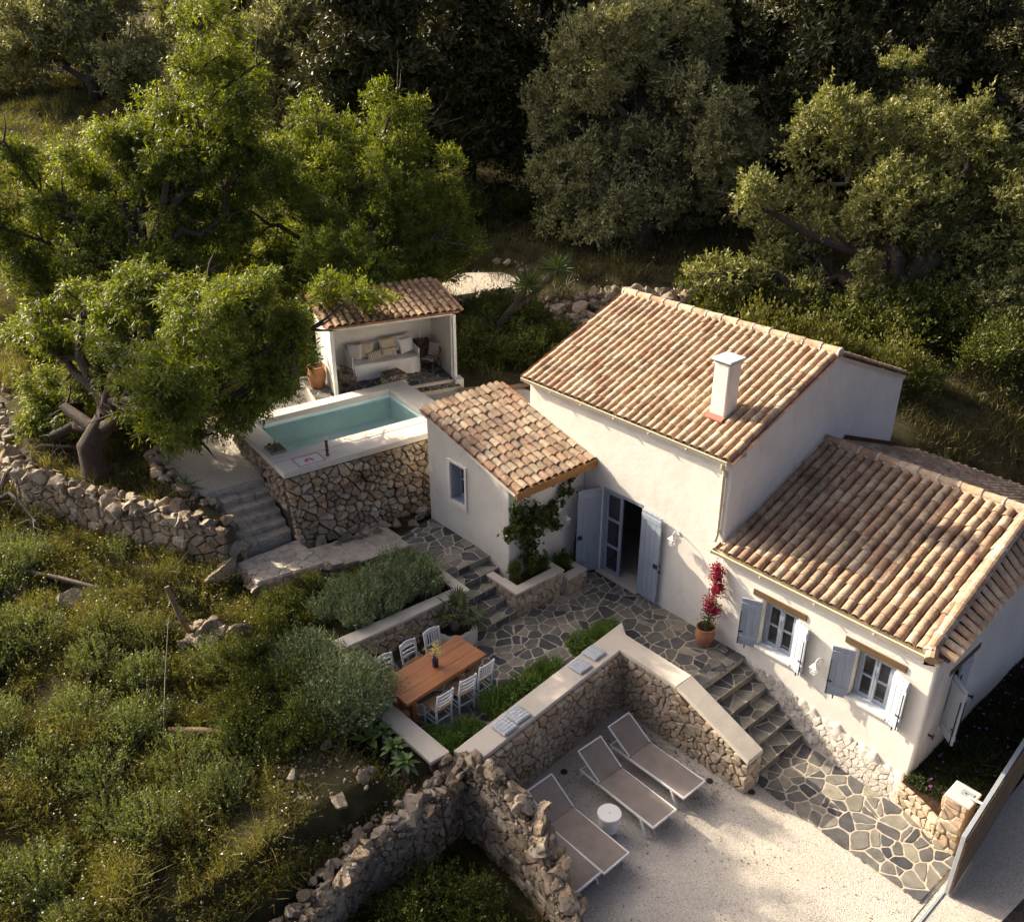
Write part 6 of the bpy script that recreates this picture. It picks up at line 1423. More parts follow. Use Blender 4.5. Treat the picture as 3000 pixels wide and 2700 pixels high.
AR = ((-13.7, 2.0, 3.6), [(-16.24, 2.49, 7.97, 1.67, 1.67, 1.51), (-16.05, 4.55, 8.83, 1.59, 1.59, 1.43), (-13.92, 4.99, 9.12, 1.29, 1.29, 1.16), (-13.65, 6.18, 7.41, 1.47, 1.47, 1.32), (-14.64, 2.75, 6.65, 1.89, 1.89, 1.7), (-13.22, 4.3, 6.19, 1.79, 1.79, 1.61), (-16.37, 1.64, 5.93, 1.7, 1.7, 1.53), (-12.3, 5.72, 6.72, 1.07, 1.07, 0.96), (-13.9, 2.95, 4.97, 1.44, 1.44, 1.29), (-13.96, 5.37, 10.08, 0.7, 0.7, 0.63), (-17.08, 1.81, 7.47, 1.33, 1.33, 1.2), (-12.61, 4.7, 5.4, 1.08, 1.08, 0.97), (-16.83, 0.56, 6.96, 1.42, 1.42, 1.28), (-16.9, 3.58, 9.41, 1.21, 1.21, 1.09), (-14.21, 3.94, 7.61, 1.66, 1.66, 1.49), (-14.91, 1.33, 4.69, 1.31, 1.31, 1.18), (-14.85, 4.88, 10.38, 0.7, 0.7, 0.63), (-13.93, 2.08, 4.39, 1.31, 1.31, 1.18), (-12.56, 3.31, 4.69, 1.3, 1.3, 1.17), (-15.85, 0.05, 5.09, 1.42, 1.42, 1.28), (-12.57, 5.1, 5.1, 1.09, 1.09, 0.98), (-11.66, 5.64, 6.14, 0.95, 0.95, 0.85), (-17.37, -0.65, 5.63, 1.43, 1.43, 1.29), (-10.25, 0.66, 5.9, 0.88, 0.88, 0.8), (-11.06, 0.44, 5.99, 0.84, 0.84, 0.76), (-10.19, 1.38, 6.1, 0.74, 0.74, 0.66), (-11.64, -0.03, 6.17, 1.0, 1.0, 0.9), (-10.91, 0.76, 6.39, 0.94, 0.94, 0.85), (-7.8, -0.78, 6.39, 0.7, 0.7, 0.63), (-9.62, -0.38, 6.07, 0.75, 0.75, 0.67), (-7.66, -0.46, 6.01, 0.47, 0.47, 0.43), (-9.03, -1.24, 6.21, 0.67, 0.67, 0.61)])
OL = ((-25.68, 7.61, 5.0), [(-28.24, 9.87, 11.71, 3.04, 3.04, 2.74), (-29.47, 8.0, 8.74, 2.3, 2.3, 2.07), (-25.71, 9.77, 9.78, 2.35, 2.35, 2.11), (-27.74, 11.95, 11.37, 1.64, 1.64, 1.48), (-28.89, 9.53, 13.28, 2.37, 2.37, 2.14), (-30.2, 7.41, 11.86, 1.91, 1.91, 1.72), (-27.39, 8.88, 7.46, 2.28, 2.28, 2.05)])
OT = ((-45.4, 5.35, 6.0), [(-48.16, 6.42, 11.43, 4.06, 4.06, 3.65), (-51.41, 3.94, 10.65, 3.52, 3.52, 3.17), (-44.23, 8.04, 9.68, 2.6, 2.6, 2.34), (-45.52, 11.99, 12.5, 2.69, 2.69, 2.42), (-47.23, 8.05, 13.25, 3.02, 3.02, 2.72)])
OM = ((-10.92, 14.13, 5.1), [(-13.18, 12.29, 5.95, 1.51, 1.51, 1.36), (-10.25, 19.7, 8.2, 1.85, 1.85, 1.67), (-10.92, 12.67, 5.72, 1.19, 1.19, 1.08), (-10.32, 17.47, 5.41, 1.57, 1.57, 1.41), (-13.47, 15.01, 11.37, 2.7, 2.7, 2.43), (-12.16, 17.54, 11.96, 2.72, 2.72, 2.45), (-15.25, 14.57, 9.77, 2.11, 2.11, 1.9), (-12.15, 14.8, 8.44, 2.99, 2.99, 2.69), (-13.55, 13.18, 7.4, 2.2, 2.2, 1.98), (-9.73, 15.95, 9.08, 2.63, 2.63, 2.36), (-9.85, 18.0, 6.79, 2.1, 2.1, 1.89), (-15.18, 12.78, 9.37, 1.37, 1.37, 1.24), (-10.44, 14.68, 6.31, 1.89, 1.89, 1.7), (-14.38, 17.93, 13.17, 1.69, 1.69, 1.52), (-11.72, 13.1, 6.33, 1.62, 1.62, 1.45)])
OR = ((-0.6, 15.5, 3.9), [(-3.57, 16.38, 9.37, 1.98, 1.98, 1.78), (-3.08, 19.57, 9.73, 1.94, 1.94, 1.75), (-0.23, 18.05, 9.22, 1.68, 1.68, 1.51), (-4.23, 16.04, 6.8, 1.82, 1.82, 1.64), (-1.51, 15.75, 6.91, 2.28, 2.28, 2.05), (0.42, 18.08, 6.32, 2.3, 2.3, 2.07), (-4.17, 14.21, 5.16, 1.56, 1.56, 1.4), (-1.53, 14.4, 4.48, 1.84, 1.84, 1.66), (0.39, 16.83, 3.83, 2.22, 2.22, 2.0), (2.35, 16.99, 4.84, 1.66, 1.66, 1.49), (-4.91, 13.82, 6.29, 1.07, 1.07, 0.97), (-2.81, 13.41, 4.15, 1.28, 1.28, 1.15), (0.99, 19.36, 7.82, 1.37, 1.37, 1.23), (-2.18, 14.8, 3.27, 1.44, 1.44, 1.29), (-0.0, 14.7, 3.36, 1.48, 1.48, 1.33), (1.67, 17.05, 2.89, 1.62, 1.62, 1.46), (2.86, 17.24, 3.64, 1.34, 1.34, 1.21), (-2.93, 12.56, 4.18, 1.15, 1.15, 1.03), (-4.05, 11.05, 5.28, 1.13, 1.13, 1.01), (-4.78, 12.51, 7.86, 1.02, 1.02, 0.92)])
def gz(x, y): return float(ground_z(np.array([x]), np.array([y]))[0])
def gbase(b): return (b[0], b[1], gz(b[0], b[1]))
grow_tree('almond_tree', 'almond tree with drooping bright green leaves beside the upper gravel', 'tree', gbase(AF[0]), AF[1], M_ALMOND, 125000, .135, .036, 101, .30, (-8.75, -7.9, 4.3), .55, .45, .17, 14)
grow_tree('almond_tree', 'tall bright green almond tree behind the foreground almond, with gnarled limbs', 'tree', gbase(AB[0]), AB[1], M_ALMOND, 140000, .155, .046, 102, .22, (-16.3, -3.6, 6.0), .35, .45, .2, 14)
grow_tree('almond_tree', 'bright green almond tree spreading over the pavilion roof', 'tree', gbase(AR[0]), AR[1], M_ALMOND, 150000, .145, .043, 103, .2, (-14.0, 2.6, 5.2), .1, .45, .18, 14, upl=.25, targets=[b[:3] for b in AR[1][:-9]])
grow_tree('olive_tree', 'grey green olive tree behind the tall almond', 'tree', gbase(OL[0]), OL[1], M_OLIVE, 90000, .2, .08, 104, .3, None, 0, .5, .2, 14, upl=.2)
grow_tree('olive_tree', 'dark olive tree above the open grassy slope', 'tree', gbase(OT[0]), OT[1], M_OLIVE, 56000, .27, .11, 105, .3, None, 0, .5, .3, 14, upl=.2)
grow_tree('olive_tree', 'broad silvery olive tree with a thick trunk behind the stone walls', 'tree', gbase(OM[0]), OM[1], M_OLIVE, 160000, .17, .068, 106, .55, None, 0, .5, .2, 14, upl=.2)
grow_tree('olive_tree', 'big yellowish green olive tree beyond the tall house', 'tree', gbase(OR[0]), OR[1], M_OLIVE_Y, 160000, .155, .062, 107, .4, None, 0, .5, .18, 14, upl=.2)
# dark conifers on the hillside: one model, copies
def conifer(base, label, seed):
    r = np.random.default_rng(seed); bl = []
    for i in range(16):
        z = 1.5 + i * .62; w = 2.3 * (1 - (i / 17) ** 1.5) + .3; a = i * 2.4
        bl.append((math.cos(a) * w * .4, math.sin(a) * w * .4, z, w * .8, w * .8, .9))
    b = V3(*base); return grow_tree('conifer_tree', label, 'tree', base, [(q[0] + b[0], q[1] + b[1], q[2] + b[2], *q[3:]) for q in bl], M_PINE, 52000, .26, .09, seed, .22, b + V3(0, 0, 3), 0, .4, .25, 14, upl=.1, group='dark conifers on the hillside')
cbase = [(-31.9, 17.6), (-25.5, 17.4), (-24.0, 20.9), (-28.2, 24.5), (-17.7, 32.4), (-17.9, 41), (-14.6, 44.7), (-9.1, 42), (-22.5, 36), (-12.5, 33.5), (-6.0, 35.0), (-36, 12.5), (-40, 24), (-33, 32), (-19, 52), (-5, 50), (-20.5, 13.2), (-18.5, 16.8), (-14.5, 22.5), (-8.5, 22.5), (-4.5, 25.5), (1.0, 24), (-21.5, 9.0), (6.5, 20.5), (-17, 25)]
c1_ = None; r = np.random.default_rng(3)
for i, (x, y) in enumerate(cbase):
    b = (x, y, gz(x, y) - .1)
    if i in (0, 1): cc = conifer(b, 'dark conifer in the gap between the grey olive and the broad silvery olive', 120 + i); c1_ = (c1_ or []) + [cc]
    else:
        cc = dup(c1_[i % 2], b, r.uniform(0, 6.28), 'dark conifer in the gap between the grey olive and the broad silvery olive' if i in (1, 2, 3, 11, 16, 17, 22) else ('dark conifer on the hill above the big yellowish olive' if i in (4, 5, 6, 7, 9, 10) else 'far dark conifer high on the hillside')); s = r.uniform(.85, 1.3); cc.scale = (s * r.uniform(.9, 1.2), s, s)
omid = [o for o in bpy.data.objects if o.name.startswith('olive_tree') and o.parent is None]
for i, (x, y, s, k) in enumerate(((-55, 16, 1.2, 0), (-24, 27.5, .8, 2), (-8.5, 27, .75, 3), (3.5, 27, .95, 3), (9.5, 24, .9, 3), (-62, -6, 1.2, 1), (12, 36, 1.1, 2), (2, 45, 1.1, 2), (-60, 30, 1.3, 1), (-45, 45, 1.3, 1), (-30, 55, 1.3, 2))):
    cc = dup(omid[k % len(omid)], (x, y, gz(x, y)), r.uniform(0, 6.28), 'olive tree in the far grove on the hillside', 'far olive trees on the hillside'); cc.scale = (s, s, s)
# a stone pine just outside the left edge of the view; its high crown dapples the court
pb_ = (-14.0, -11.6, gz(-14.0, -11.6))
grow_tree('stone_pine', 'tall stone pine with a high flat crown beyond the meadow', 'tree', pb_, [(-14 + dx, -11.6 + dy, 10.8 + dz, 1.5, 1.5, .8) for dx, dy, dz in ((0, 0, .6), (1.6, .3, 0), (-1.5, .6, .1), (.3, 1.5, .2), (-.2, -1.6, 0), (1.5, -1.4, .5), (-1.4, -1.2, .6), (2.6, 1.2, .9))], M_PINE, 16000, .3, .05, 131, .2, (-13.9, -11.6, 9.0), 0, .5, .25, 14)
# ------------------------------------------------------------------ shrubs
def shrub(name, label, cat, me, loc, rz=0.0, sc=1.0, group=None, part='foliage', stem=None):
    t = thing(name, label, cat, loc, rz, group); o = pobj(part, me, t); o.scale = (sc, sc, sc) if np.isscalar(sc) else sc; return t
lavs = [sprig_mesh('lavender_foliage', .40, .40, .74, 240, 12, .075, .022, M_LAV, 200 + i) for i in range(3)]
for i, (x, y, s) in enumerate(((-1.0, -4.15, 1.0), (-.55, -4.35, 1.0), (-1.55, -4.45, .95), (-.75, -4.9, 1.05), (-1.3, -5.05, 1.0), (-.5, -5.45, .95), (-1.0, -5.7, 1.05), (-.55, -6.1, .9), (-1.5, -5.9, .85), (-1.2, -6.5, .8))):
    shrub('lavender_bush', 'grey green lavender bush in the bed above the stone bed wall', 'lavender', lavs[i % 3], (x, y, 1.84), i * 1.3, s, 'lavender bushes in the raised bed')
rose = [sprig_mesh('rosemary_foliage', .26, .26, .38, 170, 13, .055, .02, M_ROSE, 220 + i, .75) for i in range(3)]
for i, (x, y, s) in enumerate(((2.50, -1.72, 1.05), (2.52, -2.10, 1.0), (2.50, -2.50, 1.15), (2.62, -3.55, 1.1), (2.55, -3.88, .9), (2.72, -4.35, 1.2), (2.70, -4.72, 1.1), (2.76, -5.08, 1.3), (2.86, -5.95, 1.05), (2.86, -6.45, 1.05), (2.55, -6.5, .9))):
    shrub('rosemary_bush', 'bright green rosemary clump in the strip along the bench wall', 'rosemary', rose[i % 3], (x, y, 1.05), i * 2.1, s, 'rosemary clumps along the bench')
big = sprig_mesh('shrub_foliage', .85, .85, 1.05, 1000, 11, .085, .022, M_LAV, 240, .55)
shrub('lavender_bush', 'very large round lavender bush spilling over the dining terrace end', 'lavender', big, (1.15, -7.45, 1.45), .3, 1.05)
shrub('lavender_bush', 'large lavender bush behind the round one, next to the bed wall end', 'lavender', big, (-.25, -7.55, 1.5), 2.3, .85)
bsh = [bush_mesh('shrub_foliage', .75, .7, .8, 7500, .055, .03, M_DARKBUSH, 250 + i) for i in range(3)]; gsh = [bush_mesh('shrub_foliage', .5, .5, .6, 2600, .045, .026, M_GOLDBUSH, 260 + i) for i in range(2)]
for i, (x, y, s) in enumerate(((-1.0, -7.6, .9), (-1.9, -7.1, .8), (.3, -8.3, 1.0), (-.7, -8.6, 1.0), (1.3, -8.6, .95), (.4, -9.3, .9), (-2.3, -6.4, .6), (5.2, -7.9, .9), (4.7, -8.7, .9), (5.9, -8.2, .8), (5.4, -9.4, 1.0))):
    shrub('shrub', 'dark leafy shrub in the pit below the ruined walls' if x > 4 else 'dark leafy shrub among the rocks below the lavender bed', 'shrub', bsh[i % 3], (x, y, gz(x, y) - .03), i * 1.7, s, 'dark shrubs in the garden')
for i, (x, y, s) in enumerate(((-1.75, -7.5, .9), (-2.15, -7.0, .7), (-1.4, -6.9, .7), (-2.0, -5.3, .5), (-1.9, -3.95, .55), (1.6, -10.2, .6), (-.3, -9.9, .6))):
    shrub('shrub', 'small yellow green sunlit shrub beside the stone landing and bed', 'shrub', gsh[i % 2], (x, y, gz(x, y) - .03), i * 1.7, s, 'yellow green shrubs in the garden')
for i, (x, y, s, k) in enumerate(((-8.0, 3.4, 1.4, 0), (-7.2, 4.6, 1.3, 1), (-8.8, 5.4, 1.5, 2), (-7.0, 5.7, 1.2, 0), (-9.6, 3.9, .9, 1), (-10.3, 5.4, .7, 2), (-5.2, 5.0, 1.2, 1), (-4.4, 4.2, 1.0, 0))):
    shrub('shrub', 'dark leafy shrub between the pavilion and the tall house', 'shrub', bsh[k], (x, y, gz(x, y) - .05), i * 1.1, s, 'shrubs behind the gravel yard')
for i in range(26):
    s_ = r.uniform(28.5, 40); l_ = r.uniform(-.28, .12) * s_; x, y = 13.05 - .749 * s_ + .6626 * l_, -13.85 + .6626 * s_ + .749 * l_
    if (x + 13) ** 2 + (y - 7.3) ** 2 < 20 or y < 3.4: continue
    shrub('shrub', 'dark undergrowth shrub beneath the trees behind the pavilion', 'shrub', bsh[i % 3], (x, y, gz(x, y) - .05), i * 1.1, r.uniform(1.0, 2.0), 'undergrowth behind the pavilion')
wb = [sprig_mesh('weed_foliage', .42, .42, .62, 230, 13, .055, .020, M_WEED, 280 + i, .7) for i in range(3)]
k_ = 0
while k_ < 58:
    x, y = r.uniform(-9, 3.2), r.uniform(-14.5, -8.2); wy = float(np.interp(x, WX, WY))
    if y > wy - .6 or ((x - 2.7) / 1.6) ** 2 + ((y + 8.3) / 1.3) ** 2 < 1 or (abs(x + 2.2) < .7 and abs(y + 8.6) < .6): continue
    shrub('weed_bush', 'pale green bushy weed clump in the sunlit meadow', 'weed', wb[k_ % 3], (x, y, gz(x, y) - .03), k_ * 1.9, r.uniform(.6, 1.35), 'bushy weeds in the meadow'); k_ += 1
for i, (x, y, s) in enumerate(((-1.2, 9.2, 3.0), (.6, 9.6, 2.6), (2.0, 10.5, 2.4))):
    shrub('shrub', 'tall yellowish shrub showing above the ridge of the tall house', 'shrub', gsh[i % 2], (x, y, gz(x, y)), i * 1.1, (s * .8, s * .8, s * 1.2), 'yellowish shrubs behind the ridge')
for i in range(34):
    a = r.uniform(0, 1); x, y = r.uniform(-5, 9), r.uniform(10.5, 24)
    shrub('shrub', 'dark shrub on the shaded slope behind the house', 'shrub', bsh[i % 3], (x, y, gz(x, y) - .05), i * 1.1, r.uniform(1.0, 2.2), 'dark shrubs on the shaded slope')
th = [bush_mesh('thuja_foliage', .155, .155, .46, 2600, .035, .012, M_THUJA, 270 + i, 1.1, .55, 14, .05) for i in range(2)]
for i, (x, y, z, s) in enumerate(((.20, -2.36, 1.56, 1.05), (.28, -1.95, 1.56, .9), (.30, -1.66, 1.56, 1.0), (.32, -1.14, 1.38, .95), (.42, -.95, 1.38, 1.0))):
    shrub('dwarf_thuja', 'small conical dwarf thuja planted in the corner planter', 'shrub', th[i % 2], (x, y, z), i * 1.3, (s, s, s * 1.15), 'dwarf thujas in the corner planter')
# climber on the annex wall
vn = thing('climbing_plant', 'dark green climber trained up the white annex wall', 'climber', (.12, -1.95, 1.58)); mb = MB()
for k, pts in enumerate(([(.16, -1.98, 1.55), (.10, -1.93, 2.0), (.09, -1.95, 2.4), (.12, -1.7, 2.9), (.1, -1.2, 3.1), (.1, -.62, 3.42)], [(.2, -1.92, 1.55), (.12, -1.96, 2.1), (.1, -2.2, 2.6), (.14, -2.5, 2.9)], [(.22, -1.86, 1.55), (.12, -1.8, 2.2), (.1, -1.6, 2.6), (.12, -1.15, 2.6)], [(.14, -2.02, 1.55), (.1, -2.0, 2.3), (.1, -2.3, 3.2), (.1, -2.4, 3.5)])): mb.tube(pts, [.016] + [.012] * (len(pts) - 2) + [.006], 5)
mb.build('stems', M_DEADWOOD, vn); r = np.random.default_rng(77)
bl = [(.14, -1.95, 2.55, .16, .34, .34), (.14, -1.7, 2.95, .15, .40, .26), (.14, -2.25, 2.85, .16, .28, .22), (.16, -2.55, 2.95, .14, .20, .12), (.12, -1.25, 2.75, .13, .26, .16), (.12, -1.1, 3.1, .12, .30, .13), (.12, -.75, 3.35, .10, .20, .12), (.12, -.58, 3.55, .08, .08, .12), (.12, -2.38, 3.35, .08, .09, .28), (.12, -2.08, 3.3, .1, .14, .2), (.12, -1.75, 3.3, .1, .1, .14), (.14, -1.9, 2.15, .12, .16, .2), (.13, -1.02, 2.55, .1, .12, .1)]
P, D = crown_pts(bl, 3400, r, .2, .09, 7); P[:, 0] = np.maximum(P[:, 0], .03); d = r.normal(size=P.shape) * .6 + (.5, 0, -.35)
pobj('leaves', quads_mesh('leaves', leaf_quads(P - np.array((.12, -1.95, 1.58)), d, .085, .062, r), M_VINE), vn)
# ------------------------------------------------------------------ rosette plants
def rosette(name, label, loc, n, L_, W_, mat, el0, el1, bend, seed, group=None, part='leaf', trunk=None):
    r = random.Random(seed); t = thing(name, label, 'plant', loc, 0, group)
    if trunk: MB().tube([V3(*loc) - V3(0, 0, trunk + .1), V3(*loc)], [.05, .04], 8).build('stem', M_DEADWOOD, t)
    for i in range(n):
        f = i / n; a = i * 2.39996 + r.uniform(-.2, .2); el = math.radians(el0 + (el1 - el0) * f + r.uniform(-5, 5)); mb = MB()
        broad_leaf(mb, V3(*loc) + V3(0, 0, .02 + .06 * f), (math.cos(a) * math.cos(el), math.sin(a) * math.cos(el), math.sin(el)), L_ * (1 - .45 * f) * r.uniform(.85, 1.1), W_ * (1 - .3 * f), bend * r.uniform(.6, 1.2), 6, .16)
        mb.build(part, mat, t, smooth=True)
    return t
for i, (x, y, s) in enumerate(((2.22, -7.38, .85), (2.66, -7.46, 1.0), (3.08, -7.52, .95))):
    rosette('agave', ['agave rosette under the big lavender by the end wall', 'agave rosette in the middle of the row outside the end wall', 'agave rosette at the corner of the ruined wall'][i], (x, y, 1.62), 20, .36 * s, .11 * s, M_AGAVE, 0, 75, .35, 300 + i, 'agaves outside the end wall', trunk=.25)
bn_ = thing('broad_leaf_plant', 'plant with large upright yellow green leaves above the agaves', 'plant', (2.08, -7.62, 1.5))
for i, (a, el, L_) in enumerate(((2.4, 62, .62), (-.2, 35, .5), (4.4, 40, .45), (5.4, 55, .45), (1.2, 50, .4))):
    mb = MB(); broad_leaf(mb, (2.08, -7.62, 1.5), (math.cos(a) * math.cos(math.radians(el)), math.sin(a) * math.cos(math.radians(el)), math.sin(math.radians(el))), L_, .19, .3, 8, .1); mb.build('leaf', M_FIDDLE, bn_, smooth=True)
rosette('spiky_agave', 'bright green spiky rosette on top of the dry stone wall', (-6.45, -7.05, 2.98), 34, .55, .055, M_AGAVE, 8, 80, .25, 310)
for i, (p, q, n) in enumerate((((-8.5, 4.3, 3.5), (-7.85, 5.35, 5.6), 60), ((-8.15, 4.9, 4.6), (-7.3, 6.35, 6.05), 60), ((-8.6, 4.1, 3.5), (-8.75, 4.3, 4.3), 40))): pass
yc = thing('yucca', 'leaning yucca with two leafy heads beside the pavilion', 'plant', (-8.45, 4.25, 3.45)); mb = MB()
mb.tube([(-8.45, 4.25, 3.3), (-8.35, 4.55, 4.1), (-8.05, 5.0, 4.8), (-7.9, 5.25, 5.25)], [.16, .13, .11, .10], 8); mb.tube([(-8.2, 4.8, 4.45), (-7.8, 5.4, 5.0), (-7.55, 6.0, 5.5), (-7.5, 6.2, 5.75)], [.11, .09, .08, .07], 8); mb.build('stem', M_BARK, yc, smooth=True)
r = np.random.default_rng(31)
for hd, n, L_ in (((-7.88, 5.28, 5.32), 130, .62), ((-7.48, 6.24, 5.82), 130, .60), ((-8.75, 4.35, 4.2), 60, .4)):
    d = unit(r.normal(size=(n, 3)) + (0, 0, .35)); c = np.array(hd) - np.array((-8.45, 4.25, 3.45)) + d * .05
    pobj('leaf_head', quads_mesh('leaf_head', leaf_quads(c, d, L_, .045, r), M_YUCCA), yc)
# fan palm
fpm = thing('fan_palm', 'small fan palm growing in the rounded pocket by the steps', 'palm', (.32, -4.25, 1.3))
MB().lathe([(.09, 0), (.10, .1), (.06, .22), (.03, .26)], 10, (.32, -4.25, 1.28)).build('trunk', M_DEADWOOD, fpm)
rr_ = random.Random(4)
for i in range(12):
    a = i * 2.4 + .5; el = math.radians(25 + 50 * (i % 4) / 3 + rr_.uniform(-6, 6)); d = V3(math.cos(a) * math.cos(el), math.sin(a) * math.cos(el), math.sin(el)); b = V3(.32, -4.25, 1.5); st_ = b + d * rr_.uniform(.34, .52)
    mb = MB(); mb.tube([b, (b + st_) / 2 + V3(0, 0, .03), st_], .008, 4); sd = unit(np.cross(d, (0, 0, 1))); up = np.cross(sd, d); tilt = unit(d * .7 - V3(0, 0, .35))
    for k in range(19):
        t = math.radians(-115 + 230 * k / 18); ld = unit(tilt * math.cos(t) + sd * math.sin(t) + up * .1 * abs(math.sin(t))); s_ = unit(np.cross(ld, up)); L_ = .42 * (1 - .25 * abs(t) / 2)
        mb.add([st_, st_ + ld * L_ * .5 + s_ * .022, st_ + ld * L_ - V3(0, 0, .05), st_ + ld * L_ * .5 - s_ * .022], [(0, 1, 2, 3)])
    mb.build('frond', M_PALM, fpm)
# ------------------------------------------------------------------ ground cover (nobody could count it)
def cover(name, label, n, per, fx, L_, W_, mat, seed, lean=.6, kind='blade', spread=.09, cat='grass', zc=None):
    r = np.random.default_rng(seed); x, y = fx(r, n); z = ground_z(x, y)
    h = .35 + 1.7 * (np.sin(x * 1.7 + 1 + np.sin(y * 2.3)) * np.sin(y * 1.9 + 2 + np.sin(x * 2.7)) * .5 + .5) ** 1.6 * r.uniform(.4, 1.3, len(x)); h = np.repeat(h, per)
    c = np.repeat(np.stack([x, y, z], 1), per, 0); c[:, :2] += r.normal(size=(len(c), 2)) * spread; c[:, 2] = ground_z(c[:, 0], c[:, 1]) - .01 if zc is None else zc
    d = r.normal(size=c.shape) * lean * .5; d[:, 2] = 1
    if kind == 'blade': q = blade_quads(c, d, L_ * h, W_, r)
    else:
        c[:, 2] += r.uniform(0, 1, len(c)) * L_ * h; q = leaf_quads(c, d * (1, 1, .25) * 2, W_ * 2.2, W_, r)
    return tag(pobj(name, quads_mesh(name, q, mat)), label, cat, kind='stuff')
def in_garden(r, n):
    x = r.uniform(-13, 3.6, n * 2); y = r.uniform(-16.5, -7.0, n * 2); wy = np.interp(x, WX, WY); s = -.749 * (x - 13.05) + .6626 * (y + 13.85)
    soil = ((x - 2.7) / 1.5) ** 2 + ((y + 8.3) / 1.2) ** 2 < 1
    k = (y < wy - .25) & (s > 3) & ~(soil & (r.uniform(0, 1, n * 2) < .9)) & (np.sin(x * 2.3 + np.sin(y * 1.7) * 2) * np.sin(y * 2.1 + 1) > -.55 + r.uniform(-.3, .3, n * 2)); return x[k][:n], y[k][:n]
cover('meadow_grass', 'sunlit weedy meadow grass in the garden', 26000, 7, in_garden, .30, .011, M_GRASS, 401, .9)
cover('meadow_weeds', 'leafy weeds growing through the meadow grass', 30000, 5, in_garden, .34, .020, M_GRASS, 402, kind='leaf', spread=.05, cat='weeds')
def stalks(name, label, n, fx, h, per, L_, W_, mat, seed):
    r = np.random.default_rng(seed); x, y = fx(r, n); n = len(x); b = np.stack([x, y, ground_z(x, y)], 1); H_ = h * r.uniform(.45, 1.4, n); d = r.normal(size=(n, 3)) * .22; d[:, 2] = 1; d = unit(d)
    S_ = np.repeat(np.arange(n), per); t = r.uniform(.15, 1, len(S_)); c = b[S_] + d[S_] * (H_[S_] * t)[:, None]; ld = r.normal(size=c.shape) * .7 + d[S_] * .5
    return tag(pobj(name, quads_mesh(name, np.concatenate([leaf_quads(c, ld, L_, W_, r), leaf_quads(b, d, H_, .008, r)]), mat)), label, 'weeds', kind='stuff')
stalks('meadow_stalks', 'tall leafy weed stalks standing above the meadow grass', 3600, in_garden, .42, 13, .055, .020, M_GRASS, 420)
stalks('meadow_herbs', 'darker leafy herbs in clumps through the meadow', 1500, in_garden, .34, 18, .06, .028, M_DARKBUSH, 421)
def in_upper(r, n):
    x = r.uniform(-24, -5.5, n * 2); y = r.uniform(-9.5, 3, n * 2); wy = np.interp(x, WX, WY); a = (x + 4.31) * .115 + (y + 5.51) * .993; b = -(x + 4.31) * .993 + (y + 5.51) * .115
    k = (y > wy + .3) & ~((a > -1.9) & (b < 4.3) & (a < 5.5)) & ~((x > -10.6) & (y > -2.6) & (y < 2.8)); k &= ~((x > -9.9) & (y > -7.0) & (y < -2)) ; return x[k][:n], y[k][:n]
cover('terrace_grass', 'grass and weeds under the almond trees', 5500, 11, in_upper, .30, .014, M_GRASS, 403)
def in_back(r, n):
    s = 27 + 45 * r.uniform(0, 1, n * 2) ** 1.5; l = r.uniform(-1, 1, n * 2) * (s * .62); x = 13.05 - .749 * s + .6626 * l; y = -13.85 + .6626 * s + .749 * l
    k = (y > 3.3) & ~((x > -2.3) & (x < 9) & (y < 9)); return x[k][:n], y[k][:n]
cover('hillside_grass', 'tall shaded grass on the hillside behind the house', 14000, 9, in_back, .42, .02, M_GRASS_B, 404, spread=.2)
def in_far_left(r, n):
    s = r.uniform(36, 64, n); l = -s * r.uniform(.36, .62, n); return 13.05 - .749 * s + .6626 * l, -13.85 + .6626 * s + .749 * l
cover('slope_meadow', 'sunlit open grassy slope beyond the tall almond tree', 9000, 8, in_far_left, .38, .022, M_GRASS, 409, spread=.25)
def in_slope(r, n): return r.uniform(-3, 14, n), r.uniform(7.5, 20, n)
def slope_f(r, n):
    x, y = in_slope(r, n); k = ~((x > -2.3) & (x < 9.2) & (y < 8.9)) & ~((x > 9.7) & (y < 9)); return x[k], y[k]
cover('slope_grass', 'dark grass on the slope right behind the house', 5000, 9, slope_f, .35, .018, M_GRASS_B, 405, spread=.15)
def in_bed(r, n): return r.uniform(8.72, 9.78, n), -.25 + 6.0 * r.uniform(0, 1, n)
cover('iceplant', 'dark fleshy ground cover in the bed below the end wall', 5200, 8, in_bed, .16, .016, M_ICE, 406, 1.1, spread=.05, cat='ground cover', zc=.555)
def tuft_strip(r, n):
    x = r.uniform(-2.9, -.1, n); y = r.uniform(-7.0, -3.9, n); return x, y
cover('bed_weeds', 'low weeds between the lavender bushes', 900, 9, tuft_strip, .12, .012, M_GRASS, 407, 1.0)
def pit(r, n): x = r.uniform(3.9, 7.0, n); y = r.uniform(-11, -7.2, n); return x, y
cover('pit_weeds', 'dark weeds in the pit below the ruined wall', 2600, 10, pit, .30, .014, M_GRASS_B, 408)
def flowers(name, label, n, fx, mat, size, hgt, seed, zc=None):
    r = np.random.default_rng(seed); x, y = fx(r, n); z = (ground_z(x, y) if zc is None else zc) + hgt * r.uniform(.7, 1.3, len(x)); c = np.stack([x, y, z], 1); a = r.uniform(0, 6.28, len(x)); s = size * r.uniform(.7, 1.3, len(x)); q = []
    for t in range(4): q.append(c + np.stack([np.cos(a + t * math.pi / 2) * s, np.sin(a + t * math.pi / 2) * s, r.normal(size=len(x)) * s * .35], 1))
    return tag(pobj(name, quads_mesh(name, np.stack(q, 1), mat)), label, 'flowers', kind='stuff')
flowers('daisies', 'small white daisies dotted over the meadow', 900, in_garden, M_DAISY, .017, .30, 410)
flowers('hillside_daisies', 'tiny white flowers in the hillside grass', 500, in_back, M_DAISY, .03, .45, 411)
